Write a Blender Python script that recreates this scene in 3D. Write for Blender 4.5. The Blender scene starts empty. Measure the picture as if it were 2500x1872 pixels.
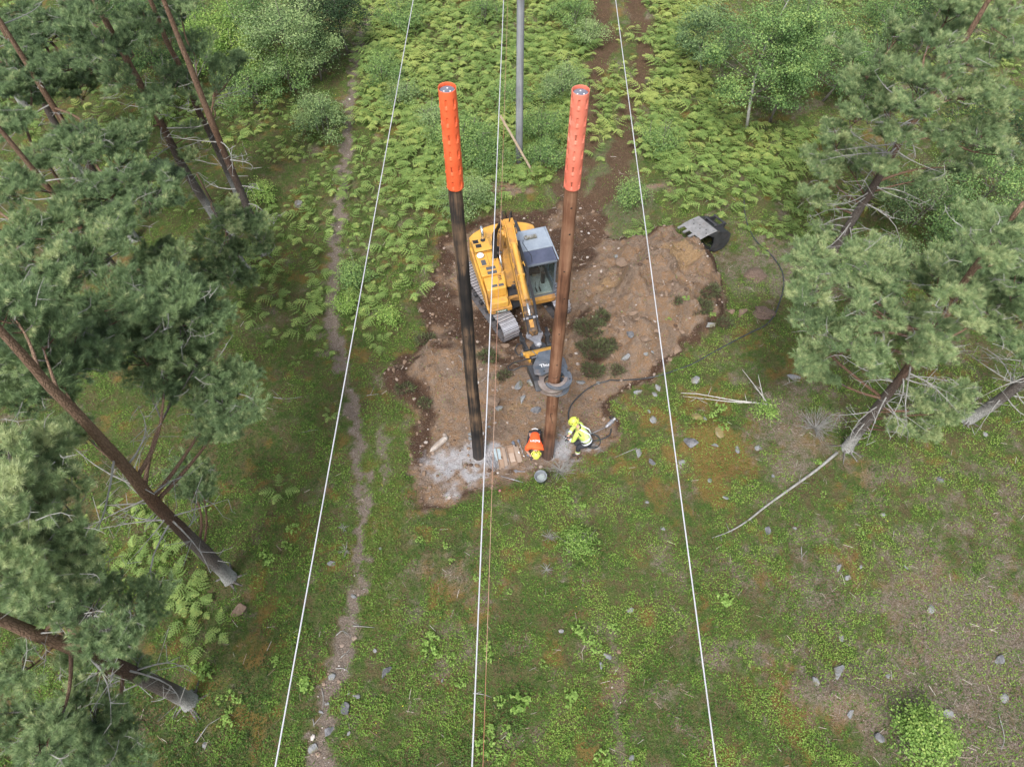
import bpy, bmesh, math, random
import numpy as np
from mathutils import Vector, Matrix
S = bpy.context.scene
COL = S.collection
# ---------------------------------------------------------------- camera, world, sun, exposure
CAMH = 20.0; PITCH = math.radians(56.2); FPX = 1690.0
cam = bpy.data.cameras.new('camera'); cam.sensor_width = 36.0; cam.lens = 36.0*FPX/2500.0
cam.clip_start = 0.1; cam.clip_end = 2000
co = bpy.data.objects.new('camera', cam); COL.objects.link(co)
co.location = (0, 0, CAMH); co.rotation_euler = (math.radians(90)-PITCH, 0, 0)
S.camera = co
SUN_EL = math.radians(58); SUN_ROT = math.radians(200)
w = bpy.data.worlds.new('World'); S.world = w; w.use_nodes = True
nt = w.node_tree; nt.nodes.clear()
sky = nt.nodes.new('ShaderNodeTexSky'); sky.sky_type = 'NISHITA'; sky.sun_disc = False
sky.sun_elevation = SUN_EL; sky.sun_rotation = SUN_ROT; sky.dust_density = 4.0; sky.ozone_density = 0.6; sky.air_density = 1.0
hs = nt.nodes.new('ShaderNodeHueSaturation'); hs.inputs['Saturation'].default_value = 0.5
bg = nt.nodes.new('ShaderNodeBackground'); bg.inputs['Strength'].default_value = 0.14
wo = nt.nodes.new('ShaderNodeOutputWorld')
nt.links.new(sky.outputs[0], hs.inputs['Color']); nt.links.new(hs.outputs[0], bg.inputs[0]); nt.links.new(bg.outputs[0], wo.inputs[0])
sl = bpy.data.lights.new('sun', 'SUN'); sl.energy = 1.6; sl.angle = math.radians(12); sl.color = (1, 0.985, 0.96)
so = bpy.data.objects.new('sun', sl); COL.objects.link(so)
sd = Vector((math.sin(SUN_ROT)*math.cos(SUN_EL), math.cos(SUN_ROT)*math.cos(SUN_EL), math.sin(SUN_EL)))
so.rotation_euler = sd.to_track_quat('Z', 'Y').to_euler(); so.location = (0, 0, 40)
S.view_settings.view_transform = 'Standard'; S.view_settings.look = 'None'
S.view_settings.exposure = 0.88; S.view_settings.gamma = 1.0
S.render.engine = 'CYCLES'

random.seed(7); RNG = np.random.default_rng(7)
# ---------------------------------------------------------------- placing: photo pixel -> point in the world
cP, sP = math.cos(PITCH), math.sin(PITCH)
def ray(x, y):
    u = (x-1250.0)/FPX; v = (y-936.0)/FPX
    return u, cP-v*sP, -sP-v*cP
def G(x, y, z=0.0):
    u, a, b = ray(x, y); t = (z-CAMH)/b
    return Vector((u*t, a*t, z))
def onY(x, y, Y):
    u, a, b = ray(x, y); t = Y/a
    return Vector((u*t, Y, CAMH+b*t))
def PRn(X, Y, Z=0.0):
    Z = Z-CAMH
    d = Y*cP-Z*sP; up = Y*sP+Z*cP
    d = np.maximum(d, 0.5)
    return 1250+FPX*X/d, 936-FPX*up/d
# ---------------------------------------------------------------- numpy noise
def _h(ix, iy, s):
    n = (ix.astype(np.int64)*374761393 + iy.astype(np.int64)*668265263 + s*974711) & 0x7fffffff
    n = ((n ^ (n >> 13))*1274126177) & 0x7fffffff
    return ((n ^ (n >> 16)) & 0xffff)/65535.0
def vn(x, y, s=0):
    x = np.asarray(x, float); y = np.asarray(y, float)
    ix = np.floor(x); iy = np.floor(y); fx = x-ix; fy = y-iy
    fx = fx*fx*(3-2*fx); fy = fy*fy*(3-2*fy)
    a = _h(ix, iy, s); b = _h(ix+1, iy, s); c = _h(ix, iy+1, s); d = _h(ix+1, iy+1, s)
    return (a*(1-fx)+b*fx)*(1-fy)+(c*(1-fx)+d*fx)*fy
def fbm(x, y, s=0, o=4):
    r = 0; a = 0.5; t = 0
    for i in range(o):
        r = r+a*vn(x*2**i+17.3*i, y*2**i-9.1*i, s+i); t += a; a *= 0.5
    return r/t
def sm(a, b, v):
    t = np.clip((v-a)/(b-a), 0, 1); return t*t*(3-2*t)
def poly_sd(px, X, Y):
    """signed distance (negative inside) to a polygon given in photo pixels, laid on the ground"""
    P = [G(*p)[:2] for p in px]; n = len(P)
    d = np.full(X.shape, 1e9); ins = np.zeros(X.shape, bool)
    for i in range(n):
        x1, y1 = P[i]; x2, y2 = P[(i+1) % n]
        ex, ey = x2-x1, y2-y1
        t = np.clip(((X-x1)*ex+(Y-y1)*ey)/(ex*ex+ey*ey+1e-9), 0, 1)
        d = np.minimum(d, np.hypot(X-x1-t*ex, Y-y1-t*ey))
        c = (y1 > Y) != (y2 > Y)
        with np.errstate(divide='ignore', invalid='ignore'):
            xx = (x2-x1)*(Y-y1)/(y2-y1+1e-12)+x1
        ins ^= (c & (X < xx))
    return np.where(ins, -d, d)
def line_d(px, X, Y, wid=None):
    """distance to a polyline minus its local half width (metres)"""
    P = [G(p[0], p[1])[:2] for p in px]; W = [p[2] for p in px]
    d = np.full(X.shape, 1e9)
    for i in range(len(P)-1):
        x1, y1 = P[i]; x2, y2 = P[i+1]; ex, ey = x2-x1, y2-y1
        t = np.clip(((X-x1)*ex+(Y-y1)*ey)/(ex*ex+ey*ey+1e-9), 0, 1)
        d = np.minimum(d, np.hypot(X-x1-t*ex, Y-y1-t*ey)-(W[i]*(1-t)+W[i+1]*t))
    return d
def blob(px, py, rx, ry, X, Y):
    c = G(px, py); return np.hypot((X-c.x)/rx, (Y-c.y)/ry)
# ---------------------------------------------------------------- layout of the ground (photo pixels)
PIT = [(1030,1240),(1005,1150),(1004,1080),(1012,1010),(960,975),(925,950),(950,905),(1010,870),(1040,830),(1030,790),(1020,740),(1050,690),
       (1075,640),(1080,590),(1150,540),(1220,520),(1330,520),(1400,470),(1450,475),(1480,530),(1500,590),(1560,612),(1640,598),(1700,620),(1750,680),
       (1775,740),(1765,800),(1700,840),(1640,880),(1600,935),(1530,955),(1490,975),(1485,1010),(1515,1040),(1505,1080),(1450,1115),(1390,1140),
       (1320,1150),(1290,1175),(1200,1190),(1140,1215),(1080,1235)]
RUT1 = [(1430,-60,.45),(1467,47,.45),(1481,94,.45),(1463,152,.42),(1450,250,.4),(1438,326,.4),(1423,400,.45),(1380,464,.7)]
RUT2 = [(1515,-60,.4),(1539,0,.4),(1561,54,.4),(1572,145,.4),(1561,210,.38),(1532,283,.38),(1525,344,.4),(1507,435,.5),(1470,478,.6),(1420,500,.6)]
RUT3 = [(1440,545,.35),(1460,570,.45),(1440,600,.3)]
PATH = [(905,20,0.22),(870,130,0.21),(855,260,0.19),(845,380,0.20),(835,480,0.21),(820,640,0.22),(812,720,0.21),(818,800,0.20),(832,880,0.19),(850,950,0.19),
        (865,1020,0.18),(875,1090,0.16),(885,1160,0.16),(890,1240,.18),(888,1300,.1),(886,1370,.12),(880,1440,.15),(862,1500,0.21),(850,1560,.33),(825,1640,.33),(800,1740,0.22),(775,1880,.33)]
PATH2 = [(935,1030,.05),(940,1090,.1),(942,1150,.1),(946,1200,.04)]
PATH3 = [(1490,1560,.1),(1510,1690,.12),(1505,1760,.14),(1530,1880,.3)]
XC, YC = 6.1, 17.4   # spoil heap
def warp(X, Y, a=0.35, f=1.3, s=5):
    return X+a*(fbm(X*f, Y*f, s)-.5)*2, Y+a*(fbm(X*f+31, Y*f+7, s+3)-.5)*2
def height(X, Y, fine=True):
    X = np.asarray(X, float); Y = np.asarray(Y, float)
    wx, wy = warp(X, Y, .4, 1.1)
    sd = poly_sd(PIT, wx, wy)
    h = 0.35*(fbm(X*.16, Y*.16, 40, 3)-.5)*sm(3, 9, np.hypot(X, Y-12)) + 0.12*(fbm(X*.8, Y*.8, 41, 3)-.5)*sm(0, 1, sd)
    h = h+0.14*sm(-.15, .15, sd)
    inside = 1-sm(-.6, 0, sd)
    # spoil heaps
    hp = [(1600,690,1.5,1.6,1.25),(1540,780,1.4,1.5,.95),(1660,780,1.5,1.2,.85),(1470,700,1.0,1.2,.35),(1700,690,.9,1.3,.75),(1600,620,1.2,.8,.7),
          (1060,900,1.0,.9,.55),(980,930,.8,.6,.6),(1090,850,.9,.7,.35),(1440,850,.7,1.1,.55),(1430,800,.5,.8,.4),(1300,905,1.0,.5,.12),(1490,920,.5,.6,.2),(1545,860,.9,.8,.25)]
    hh = 0
    for (a, b, rx, ry, k) in hp:
        q = blob(a, b, rx*1.25, ry*1.25, wx, wy); hh = hh+k*np.exp(-q*q*1.6)
    hh = hh*sm(.25, -.35, sd)
    lump = (fbm(X*1.6, Y*1.6, 50, 4)-.5)
    rid = 1-2*np.abs(fbm(X*1.9+3, Y*1.9, 55, 4)-.5); h = h+hh*(1+1.0*lump)+.5*np.minimum(hh,.6)*(rid-.75)+.16*np.minimum(hh,1)*(fbm(X*6, Y*6, 57, 3)-.5)
    h = h+inside*(.2*(fbm(X*2.3, Y*2.3, 60, 4)-.5)+.11*(fbm(X*7, Y*7, 64, 3)-.5))
    # flat work places: pole feet and under the machine
    fl = np.maximum(np.exp(-((X-.3)/2.2)**4-((Y-10.4)/1.1)**4), np.exp(-(((X-.1)/1.7)**4+((Y-17.4)/2.1)**4)))
    h = h*(1-fl*.85)
    pd = line_d(PATH, wx, wy)
    h = h-.07*sm(.15, -.1, pd)
    for R_ in (RUT1, RUT2): h = h-.09*sm(.1, -.2, line_d(R_, wx, wy))
    # mossy knolls with rock on the right
    for (a, b, rx, ry, k) in [(1690,1060,1.3,.8,.3),(1640,1000,.8,.6,.15),(1760,1050,.7,.6,.2),(2060,1690,1.5,.9,.4),(1700,950,.9,.5,.15),(1820,1180,.8,.5,.12),(2330,1080,1,.6,.15)]:
        q = blob(a, b, rx, ry, wx, wy); h = h+k*np.exp(-q*q*2)
    h = h+.035*(fbm(X*5, Y*5, 70, 2)-.5)
    return h
def hz(x, y): return float(height(np.array([x]), np.array([y]))[0])
def GT(px, py, dz=0.0):
    z = 0.0
    for _ in range(3):
        p = G(px, py, z); z = hz(p.x, p.y)
    return Vector((p.x, p.y, z+dz))
# ---------------------------------------------------------------- object helpers
def tag(o, label=None, cat=None, group=None, kind=None):
    if label: o['label'] = label
    if cat: o['category'] = cat
    if group: o['group'] = group
    if kind: o['kind'] = kind
    return o
def empty(name, loc=(0,0,0), rz=0.0, **k):
    o = bpy.data.objects.new(name, None); COL.objects.link(o); o.location = loc; o.rotation_euler = (0, 0, rz)
    o.empty_display_size = .2
    return tag(o, **k)
def trimesh(name, V, F, mat, parent=None, tint=None, smooth=False):
    """V (n,3) float, F (m,3) int numpy -> one mesh object"""
    me = bpy.data.meshes.new(name); V = np.ascontiguousarray(V, np.float32); F = np.ascontiguousarray(F, np.int32)
    k = F.shape[1]
    me.vertices.add(len(V)); me.vertices.foreach_set('co', V.ravel())
    me.loops.add(F.size); me.loops.foreach_set('vertex_index', F.ravel())
    me.polygons.add(len(F)); me.polygons.foreach_set('loop_start', np.arange(0, F.size, k, dtype=np.int32))
    try: me.polygons.foreach_set('loop_total', np.full(len(F), k, np.int32))
    except Exception: pass
    me.polygons.foreach_set('use_smooth', np.full(len(F), smooth, bool))
    if tint is not None:
        a = me.attributes.new('tint', 'FLOAT', 'POINT'); a.data.foreach_set('value', np.ascontiguousarray(tint, np.float32))
    me.update(calc_edges=True); me.materials.append(mat)
    o = bpy.data.objects.new(name, me); COL.objects.link(o)
    if parent: o.parent = parent
    return o
class MB:
    def __init__(s): s.v = []; s.f = []; s.t = []
    def add(s, vs, fs, t=0.5):
        n = len(s.v); s.v += [tuple(v) for v in vs]; s.f += [tuple(i+n for i in f) for f in fs]; s.t += [t]*len(vs)
    def box(s, c, d, M=None, taper=None, t=.5):
        cx, cy, cz = c; a, b, e = d[0]/2, d[1]/2, d[2]/2; tx, ty = taper or (1, 1)
        vs = [Vector((sx*a*(tx if sz > 0 else 1), sy*b*(ty if sz > 0 else 1), sz*e)) for sz in (-1, 1) for sx, sy in ((-1,-1),(1,-1),(1,1),(-1,1))]
        if M: vs = [M @ v for v in vs]
        vs = [v+Vector(c) for v in vs]
        s.add(vs, [(3,2,1,0),(4,5,6,7),(0,1,5,4),(1,2,6,5),(2,3,7,6),(3,0,4,7)], t)
    def beam(s, a, b, wy, wz, wy2=None, wz2=None, up=(0,0,1), t=.5):
        a = Vector(a); b = Vector(b); x = (b-a).normalized(); y = Vector(up).cross(x).normalized(); z = x.cross(y)
        wy2 = wy2 or wy; wz2 = wz2 or wz
        vs = [a+y*sy*wy/2+z*sz*wz/2 for sz in (-1, 1) for sy in (-1, 1)]+[b+y*sy*wy2/2+z*sz*wz2/2 for sz in (-1, 1) for sy in (-1, 1)]
        s.add(vs, [(0,1,3,2),(4,6,7,5),(0,4,5,1),(2,3,7,6),(0,2,6,4),(1,5,7,3)], t)
    def tube(s, pts, rad, n=8, cap=True, t=.5):
        pts = [Vector(p) for p in pts]
        if not hasattr(rad, '__len__'): rad = [rad]*len(pts)
        vs = []; fs = []; ref = None
        for i, p in enumerate(pts):
            d = (pts[min(i+1, len(pts)-1)]-pts[max(i-1, 0)])
            d = d.normalized() if d.length > 1e-9 else Vector((0,0,1))
            if ref is None: ref = d.orthogonal().normalized()
            ref = (ref-d*ref.dot(d)); ref = ref.normalized() if ref.length > 1e-6 else d.orthogonal().normalized()
            b = d.cross(ref)
            for k in range(n):
                a = 2*math.pi*k/n; vs.append(p+(ref*math.cos(a)+b*math.sin(a))*rad[i])
        for i in range(len(pts)-1):
            for k in range(n):
                k2 = (k+1) % n; fs.append((i*n+k, i*n+k2, (i+1)*n+k2, (i+1)*n+k))
        if cap: fs.append(tuple(range(n-1, -1, -1))); fs.append(tuple((len(pts)-1)*n+k for k in range(n)))
        s.add(vs, fs, t)
    def cyl(s, a, b, r, n=16, r2=None, t=.5): s.tube([a, b], [r, r if r2 is None else r2], n, True, t)
    def prism(s, prof, y0, y1, fn=None, t=.5):
        """prof: closed list of (x,z); extruded between y0 and y1"""
        n = len(prof); vs = [(x, y0, z) for x, z in prof]+[(x, y1, z) for x, z in prof]
        if fn: vs = [fn(v) for v in vs]
        s.add(vs, [tuple(range(n)), tuple(range(2*n-1, n-1, -1))]+[(i, i+n, (i+1) % n+n, (i+1) % n) for i in range(n)], t)
    def build(s, name, mat, parent=None, bevel=0.0, smooth=False, recalc=True):
        me = bpy.data.meshes.new(name); me.from_pydata(s.v, [], s.f)
        a = me.attributes.new('tint', 'FLOAT', 'POINT'); a.data.foreach_set('value', np.array(s.t, np.float32))
        if recalc:
            bm = bmesh.new(); bm.from_mesh(me); bmesh.ops.recalc_face_normals(bm, faces=bm.faces); bm.to_mesh(me); bm.free()
        if smooth: me.polygons.foreach_set('use_smooth', np.ones(len(me.polygons), bool))
        me.materials.append(mat); me.update()
        o = bpy.data.objects.new(name, me); COL.objects.link(o)
        if parent: o.parent = parent
        if bevel:
            m = o.modifiers.new('bevel', 'BEVEL'); m.width = bevel; m.segments = 2; m.limit_method = 'ANGLE'; m.angle_limit = math.radians(35)
            if not smooth: me.polygons.foreach_set('use_smooth', np.ones(len(me.polygons), bool)); m.harden_normals = True
        return o
def copy_tree(o, parent=None):
    c = o.copy(); COL.objects.link(c)
    if parent: c.parent = parent
    for ch in list(o.children): copy_tree(ch, c)
    return c
# ---------------------------------------------------------------- materials
def newmat(name):
    m = bpy.data.materials.new(name); m.use_nodes = True; nt = m.node_tree
    return m, nt, nt.nodes, nt.links, nt.nodes['Principled BSDF']
def ramp(N, stops, interp='LINEAR'):
    r = N.new('ShaderNodeValToRGB'); e = r.color_ramp.elements; r.color_ramp.interpolation = interp
    while len(e) < len(stops): e.new(.5)
    for i, (p, c) in enumerate(stops): e[i].position = p; e[i].color = (*c, 1)
    return r
def surf(name, c1, c2=None, scale=6, rough=.6, metal=0, bump=.2, bscale=None, c3=None, coat=0, stretch=(1,1,1), w3=(.55,.7), spec=.5):
    """worn solid: two tones mottled by noise, a third tone (dirt) in patches, bump"""
    m, nt, N, L, B = newmat(name)
    tc = N.new('ShaderNodeTexCoord'); mp = N.new('ShaderNodeMapping'); mp.inputs['Scale'].default_value = stretch
    L.new(tc.outputs['Object'], mp.inputs[0])
    n1 = N.new('ShaderNodeTexNoise'); n1.inputs['Scale'].default_value = scale; n1.inputs['Detail'].default_value = 6; n1.inputs['Roughness'].default_value = .65
    L.new(mp.outputs[0], n1.inputs[0])
    r = ramp(N, [(.35, c1), (.65, c2 or c1)]); L.new(n1.outputs[0], r.inputs[0]); out = r.outputs[0]
    if c3:
        n2 = N.new('ShaderNodeTexNoise'); n2.inputs['Scale'].default_value = scale*.6; n2.inputs['Detail'].default_value = 8; n2.inputs['Roughness'].default_value = .7
        L.new(tc.outputs['Object'], n2.inputs[0]); r2 = ramp(N, [(w3[0], (0,0,0)), (w3[1], (1,1,1))]); L.new(n2.outputs[0], r2.inputs[0])
        mx = N.new('ShaderNodeMix'); mx.data_type = 'RGBA'; L.new(r2.outputs[0], mx.inputs[0]); L.new(out, mx.inputs[6]); mx.inputs[7].default_value = (*c3, 1); out = mx.outputs[2]
    L.new(out, B.inputs['Base Color'])
    B.inputs['Roughness'].default_value = rough; B.inputs['Metallic'].default_value = metal; B.inputs['Coat Weight'].default_value = coat
    B.inputs['Specular IOR Level'].default_value = spec
    if bump:
        n3 = N.new('ShaderNodeTexNoise'); n3.inputs['Scale'].default_value = bscale or scale*4; n3.inputs['Detail'].default_value = 5; L.new(mp.outputs[0], n3.inputs[0])
        b = N.new('ShaderNodeBump'); b.inputs['Strength'].default_value = bump; b.inputs['Distance'].default_value = .02
        L.new(n3.outputs[0], b.inputs['Height']); L.new(b.outputs[0], B.inputs['Normal'])
    return m
def leafmat(name, stops, rough=.55, trans=.35):
    m, nt, N, L, B = newmat(name)
    a = N.new('ShaderNodeAttribute'); a.attribute_name = 'tint'
    r = ramp(N, stops); L.new(a.outputs['Fac'], r.inputs[0])
    L.new(r.outputs[0], B.inputs['Base Color']); B.inputs['Roughness'].default_value = rough; B.inputs['Specular IOR Level'].default_value = .3
    t = N.new('ShaderNodeBsdfTranslucent'); L.new(r.outputs[0], t.inputs[0]); mx = N.new('ShaderNodeMixShader'); mx.inputs[0].default_value = trans
    L.new(B.outputs[0], mx.inputs[1]); L.new(t.outputs[0], mx.inputs[2]); L.new(mx.outputs[0], N['Material Output'].inputs[0])
    return m
M = {}
M['needle'] = leafmat('pine_needles', [(0,(.04,.06,.04)),(.3,(.095,.15,.075)),(.6,(.185,.275,.125)),(.85,(.30,.395,.18)),(1,(.50,.55,.28))], .5, .2)
M['birch'] = leafmat('birch_leaves', [(0,(.04,.09,.04)),(.35,(.115,.21,.07)),(.7,(.22,.35,.11)),(1,(.38,.5,.15))])
M['blue_leaf'] = leafmat('grey_green_leaves', [(0,(.05,.1,.045)),(.35,(.15,.24,.10)),(.7,(.27,.38,.15)),(1,(.42,.53,.22))])
M['lime_leaf'] = leafmat('lime_leaves', [(0,(.06,.12,.025)),(.4,(.17,.3,.06)),(.75,(.3,.44,.11)),(1,(.45,.56,.15))])
M['dark_leaf'] = leafmat('dark_leaves', [(0,(.015,.035,.015)),(.6,(.04,.08,.03)),(1,(.07,.12,.04))])
M['fern'] = leafmat('bracken_green', [(0,(.08,.14,.035)),(.4,(.18,.285,.08)),(.75,(.30,.42,.125)),(1,(.46,.53,.16))], .6, .4)
M['under'] = leafmat('undergrowth_leaves', [(0,(.13,.08,.04)),(.14,(.2,.14,.06)),(.17,(.04,.07,.018)),(.42,(.075,.15,.028)),(.8,(.18,.31,.05)),(.97,(.27,.38,.08)),(1,(.6,.55,.06))], .6, .3)
M['heather'] = leafmat('heather_turf', [(0,(.06,.04,.03)),(.25,(.10,.08,.05)),(.5,(.085,.105,.05)),(1,(.16,.22,.07))], .8, .1)
def barkmat():
    m, nt, N, L, B = newmat('pine_bark')
    a = N.new('ShaderNodeAttribute'); a.attribute_name = 'tint'
    tc = N.new('ShaderNodeTexCoord'); mp = N.new('ShaderNodeMapping'); mp.inputs['Scale'].default_value = (1,1,.35); L.new(tc.outputs['Object'], mp.inputs[0])
    v = N.new('ShaderNodeTexVoronoi'); v.inputs['Scale'].default_value = 24; v.feature = 'DISTANCE_TO_EDGE'; L.new(mp.outputs[0], v.inputs[0])
    n = N.new('ShaderNodeTexNoise'); n.inputs['Scale'].default_value = 4; n.inputs['Detail'].default_value = 6; L.new(mp.outputs[0], n.inputs[0])
    ad = N.new('ShaderNodeMath'); ad.operation = 'MULTIPLY_ADD'; L.new(n.outputs[0], ad.inputs[0]); ad.inputs[1].default_value = .3; L.new(a.outputs['Fac'], ad.inputs[2])
    r = ramp(N, [(.1,(.40,.40,.38)),(.3,(.14,.125,.115)),(.5,(.105,.075,.062)),(.75,(.155,.092,.062)),(1,(.24,.16,.11))]); L.new(ad.outputs[0], r.inputs[0])
    rv = ramp(N, [(0,(.45,.45,.45)),(.14,(1,1,1))]); L.new(v.outputs['Distance'], rv.inputs[0])
    mx = N.new('ShaderNodeMix'); mx.data_type = 'RGBA'; mx.blend_type = 'MULTIPLY'; mx.inputs[0].default_value = .75; L.new(r.outputs[0], mx.inputs[6]); L.new(rv.outputs[0], mx.inputs[7])
    L.new(mx.outputs[2], B.inputs['Base Color']); B.inputs['Roughness'].default_value = .9; B.inputs['Specular IOR Level'].default_value = .15
    b = N.new('ShaderNodeBump'); b.inputs['Strength'].default_value = .8; b.inputs['Distance'].default_value = .03; L.new(rv.outputs[0], b.inputs['Height']); L.new(b.outputs[0], B.inputs['Normal'])
    return m
M['bark'] = barkmat()
M['twig'] = surf('grey_lichen_twigs', (.20,.19,.17), (.33,.33,.31), 8, .9, bump=0, c3=(.14,.095,.07))
M['birchbark'] = surf('birch_bark', (.40,.38,.35), (.55,.53,.49), 5, .7, c3=(.06,.05,.045), stretch=(1,1,3))
M['greybark'] = surf('alder_bark', (.12,.11,.09), (.2,.18,.15), 8, .9)
M['rock'] = surf('grey_stone', (.15,.155,.165), (.34,.345,.35), 9, .9, bump=1, c3=(.13,.12,.07), w3=(.45,.6))
M['rock_tan'] = surf('tan_stone', (.17,.115,.08), (.28,.2,.14), 9, .9, bump=1, c3=(.2,.14,.1), w3=(.45,.6))
M['rock_moss'] = surf('mossy_stone', (.17,.14,.06), (.26,.2,.08), 7, .95, bump=.9, c3=(.24,.24,.23))
M['rock_dark'] = surf('dark_stone', (.07,.07,.075), (.2,.2,.21), 6, .85, bump=.8)
# ================================================================ GROUND
def axis(lo, hi, st, far):
    a = list(np.arange(lo, hi+1e-6, st)); s = st; x = hi
    while x < far: s *= 1.5; x += s; a.append(x)
    s = st; x = lo
    while x > -far: s *= 1.5; x -= s; a.insert(0, x)
    return np.array(a)
gx = axis(-31, 31, .08, 420); gy = axis(-1, 43, .08, 420)
XX, YY = np.meshgrid(gx, gy); Xf = XX.ravel(); Yf = YY.ravel()
near = (np.abs(Xf) < 34) & (Yf > -4) & (Yf < 47)
Zf = np.zeros(len(Xf)); Zf[near] = height(Xf[near], Yf[near]); Zf[~near] = .14+.3*(fbm(Xf[~near]*.16, Yf[~near]*.16, 40, 3)-.5)
HG = Zf.reshape(XX.shape)
def hfast(x, y):
    """bilinear height lookup in the ground grid"""
    i = np.clip(np.searchsorted(gy, y)-1, 0, len(gy)-2); j = np.clip(np.searchsorted(gx, x)-1, 0, len(gx)-2)
    fy = (y-gy[i])/(gy[i+1]-gy[i]); fx = (x-gx[j])/(gx[j+1]-gx[j])
    return (HG[i, j]*(1-fx)+HG[i, j+1]*fx)*(1-fy)+(HG[i+1, j]*(1-fx)+HG[i+1, j+1]*fx)*fy
def masks(X, Y):
    wx, wy = warp(X, Y, .5, 1.3); w2x, w2y = warp(X, Y, .42, 3.4, 9)
    n1 = fbm(X*.9, Y*.9, 80); n2 = fbm(X*2.6, Y*2.6, 90); n3 = fbm(X*7, Y*7, 95, 3)
    soil = sm(.12, -.12, poly_sd(PIT, (wx+w2x)/2, (wy+w2y)/2)+.25*(n3-.5))
    for q in (blob(1450,560,.75,.9,wx,wy), blob(1240,470,1.6,.5,wx,wy)+.3, blob(1600,470,.9,.5,wx,wy)+.35): soil = np.maximum(soil, sm(1.1, .8, q+.5*(n2-.5)))
    path = np.zeros(X.shape)
    for P, k in ((PATH,1), (PATH2,.8), (PATH3,.6)): path = np.maximum(path, k*sm(.1, -.08, line_d(P, w2x, w2y)+.18*(n3-.5)))
    rut = np.zeros(X.shape)
    for P in (RUT1, RUT2, RUT3): rut = np.maximum(rut, sm(.2, -.1, line_d(P, wx, wy)+.5*(n2-.5)))
    dust = np.zeros(X.shape)
    for (a, b, rx, ry, k) in [(1175,1115,.95,.5,1.3),(1095,1130,.9,.6,.95),(1060,1170,.5,.35,.7),(1160,1170,.7,.3,.9),(1100,1195,.4,.3,.7),(1360,1100,.6,.55,1),(1380,1075,.5,.35,.8),
                              (1440,1098,.5,.16,.95),(1390,1130,.5,.25,.7),(1240,1110,.9,.45,.6),(1150,1085,.5,.3,.7),(1290,1150,.8,.3,.4),(1140,960,.5,.5,.25),(1290,930,.6,.5,.3)]:
        dust = np.maximum(dust, k*np.exp(-blob(a,b,rx,ry,w2x,w2y)**2))
    dust = .8*sm(.30, .9, dust*(.45+1.25*n3))
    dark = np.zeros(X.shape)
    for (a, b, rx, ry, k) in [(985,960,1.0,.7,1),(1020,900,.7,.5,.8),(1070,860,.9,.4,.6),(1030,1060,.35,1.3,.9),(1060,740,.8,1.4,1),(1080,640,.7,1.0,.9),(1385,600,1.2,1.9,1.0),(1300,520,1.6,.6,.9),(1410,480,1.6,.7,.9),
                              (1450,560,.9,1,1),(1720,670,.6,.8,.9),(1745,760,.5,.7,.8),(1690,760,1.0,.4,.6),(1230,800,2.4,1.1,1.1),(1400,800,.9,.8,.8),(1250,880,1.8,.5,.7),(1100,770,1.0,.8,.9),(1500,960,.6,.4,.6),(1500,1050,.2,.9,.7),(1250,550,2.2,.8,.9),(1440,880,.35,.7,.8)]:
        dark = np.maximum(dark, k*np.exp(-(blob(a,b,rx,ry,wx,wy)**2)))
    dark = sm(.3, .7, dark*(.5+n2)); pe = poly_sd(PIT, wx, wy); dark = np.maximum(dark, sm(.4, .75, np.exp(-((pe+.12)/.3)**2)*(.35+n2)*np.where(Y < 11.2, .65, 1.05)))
    sand = np.zeros(X.shape)
    for (a, b, rx, ry, k) in [(1645,690,.8,.6,1.2),(1480,720,.8,1.0,.7),(1150,1010,.9,.35,.55),(1270,1000,1.2,.5,.6),(1110,960,.8,.6,.4)]: sand = np.maximum(sand, k*np.exp(-blob(a,b,rx,ry,wx,wy)**2))
    sand = sm(.35, .85, sand*(.6+.8*n2))
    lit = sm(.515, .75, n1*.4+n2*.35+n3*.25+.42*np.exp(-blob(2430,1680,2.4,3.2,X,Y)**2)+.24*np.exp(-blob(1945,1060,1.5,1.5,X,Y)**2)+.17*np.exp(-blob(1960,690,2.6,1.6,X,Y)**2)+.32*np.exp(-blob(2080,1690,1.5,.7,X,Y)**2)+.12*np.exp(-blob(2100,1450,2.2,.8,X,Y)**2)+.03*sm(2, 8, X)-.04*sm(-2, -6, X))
    moss = sm(.50, .66, fbm(X*1.1+40, Y*1.1, 120)*.6+.4*fbm(X*4, Y*4, 130)+.27*np.exp(-blob(1690,1085,2.4,1.9,X,Y)**2)+.08*np.exp(-blob(2330,1100,1.5,1.0,X,Y)**2)+.05*np.exp(-blob(1950,1680,2,1.5,X,Y)**2)-.055)
    slash = sm(.45, .75, np.exp(-(blob(1440,560,2.8,4.6,X,Y)**2))*(.4+n2)+.5*np.exp(-(blob(1500,300,1.6,8,X,Y)**2)))
    grass = .75*sm(.25, .95, np.exp(-(np.maximum(line_d([(915,1080,.05),(935,1250,.2),(925,1400,.3),(920,1480,.1)], w2x, wy),0)/.7)**2)*(.5+.9*n2))
    return dict(soil=soil, path=path, rut=rut, dust=dust, dark=dark, sand=sand, lit=lit, moss=moss, slash=slash, grass=grass)
mk = {k: np.zeros(len(Xf), np.float32) for k in ('soil','path','rut','dust','dark','sand','lit','moss','slash','grass')}
for k, v in masks(Xf[near], Yf[near]).items(): mk[k][near] = v
ny, nx = XX.shape; idx = np.arange(ny*nx).reshape(ny, nx)
Fq = np.stack([idx[:-1,:-1], idx[:-1,1:], idx[1:,1:], idx[1:,:-1]], -1).reshape(-1, 4)
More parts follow.
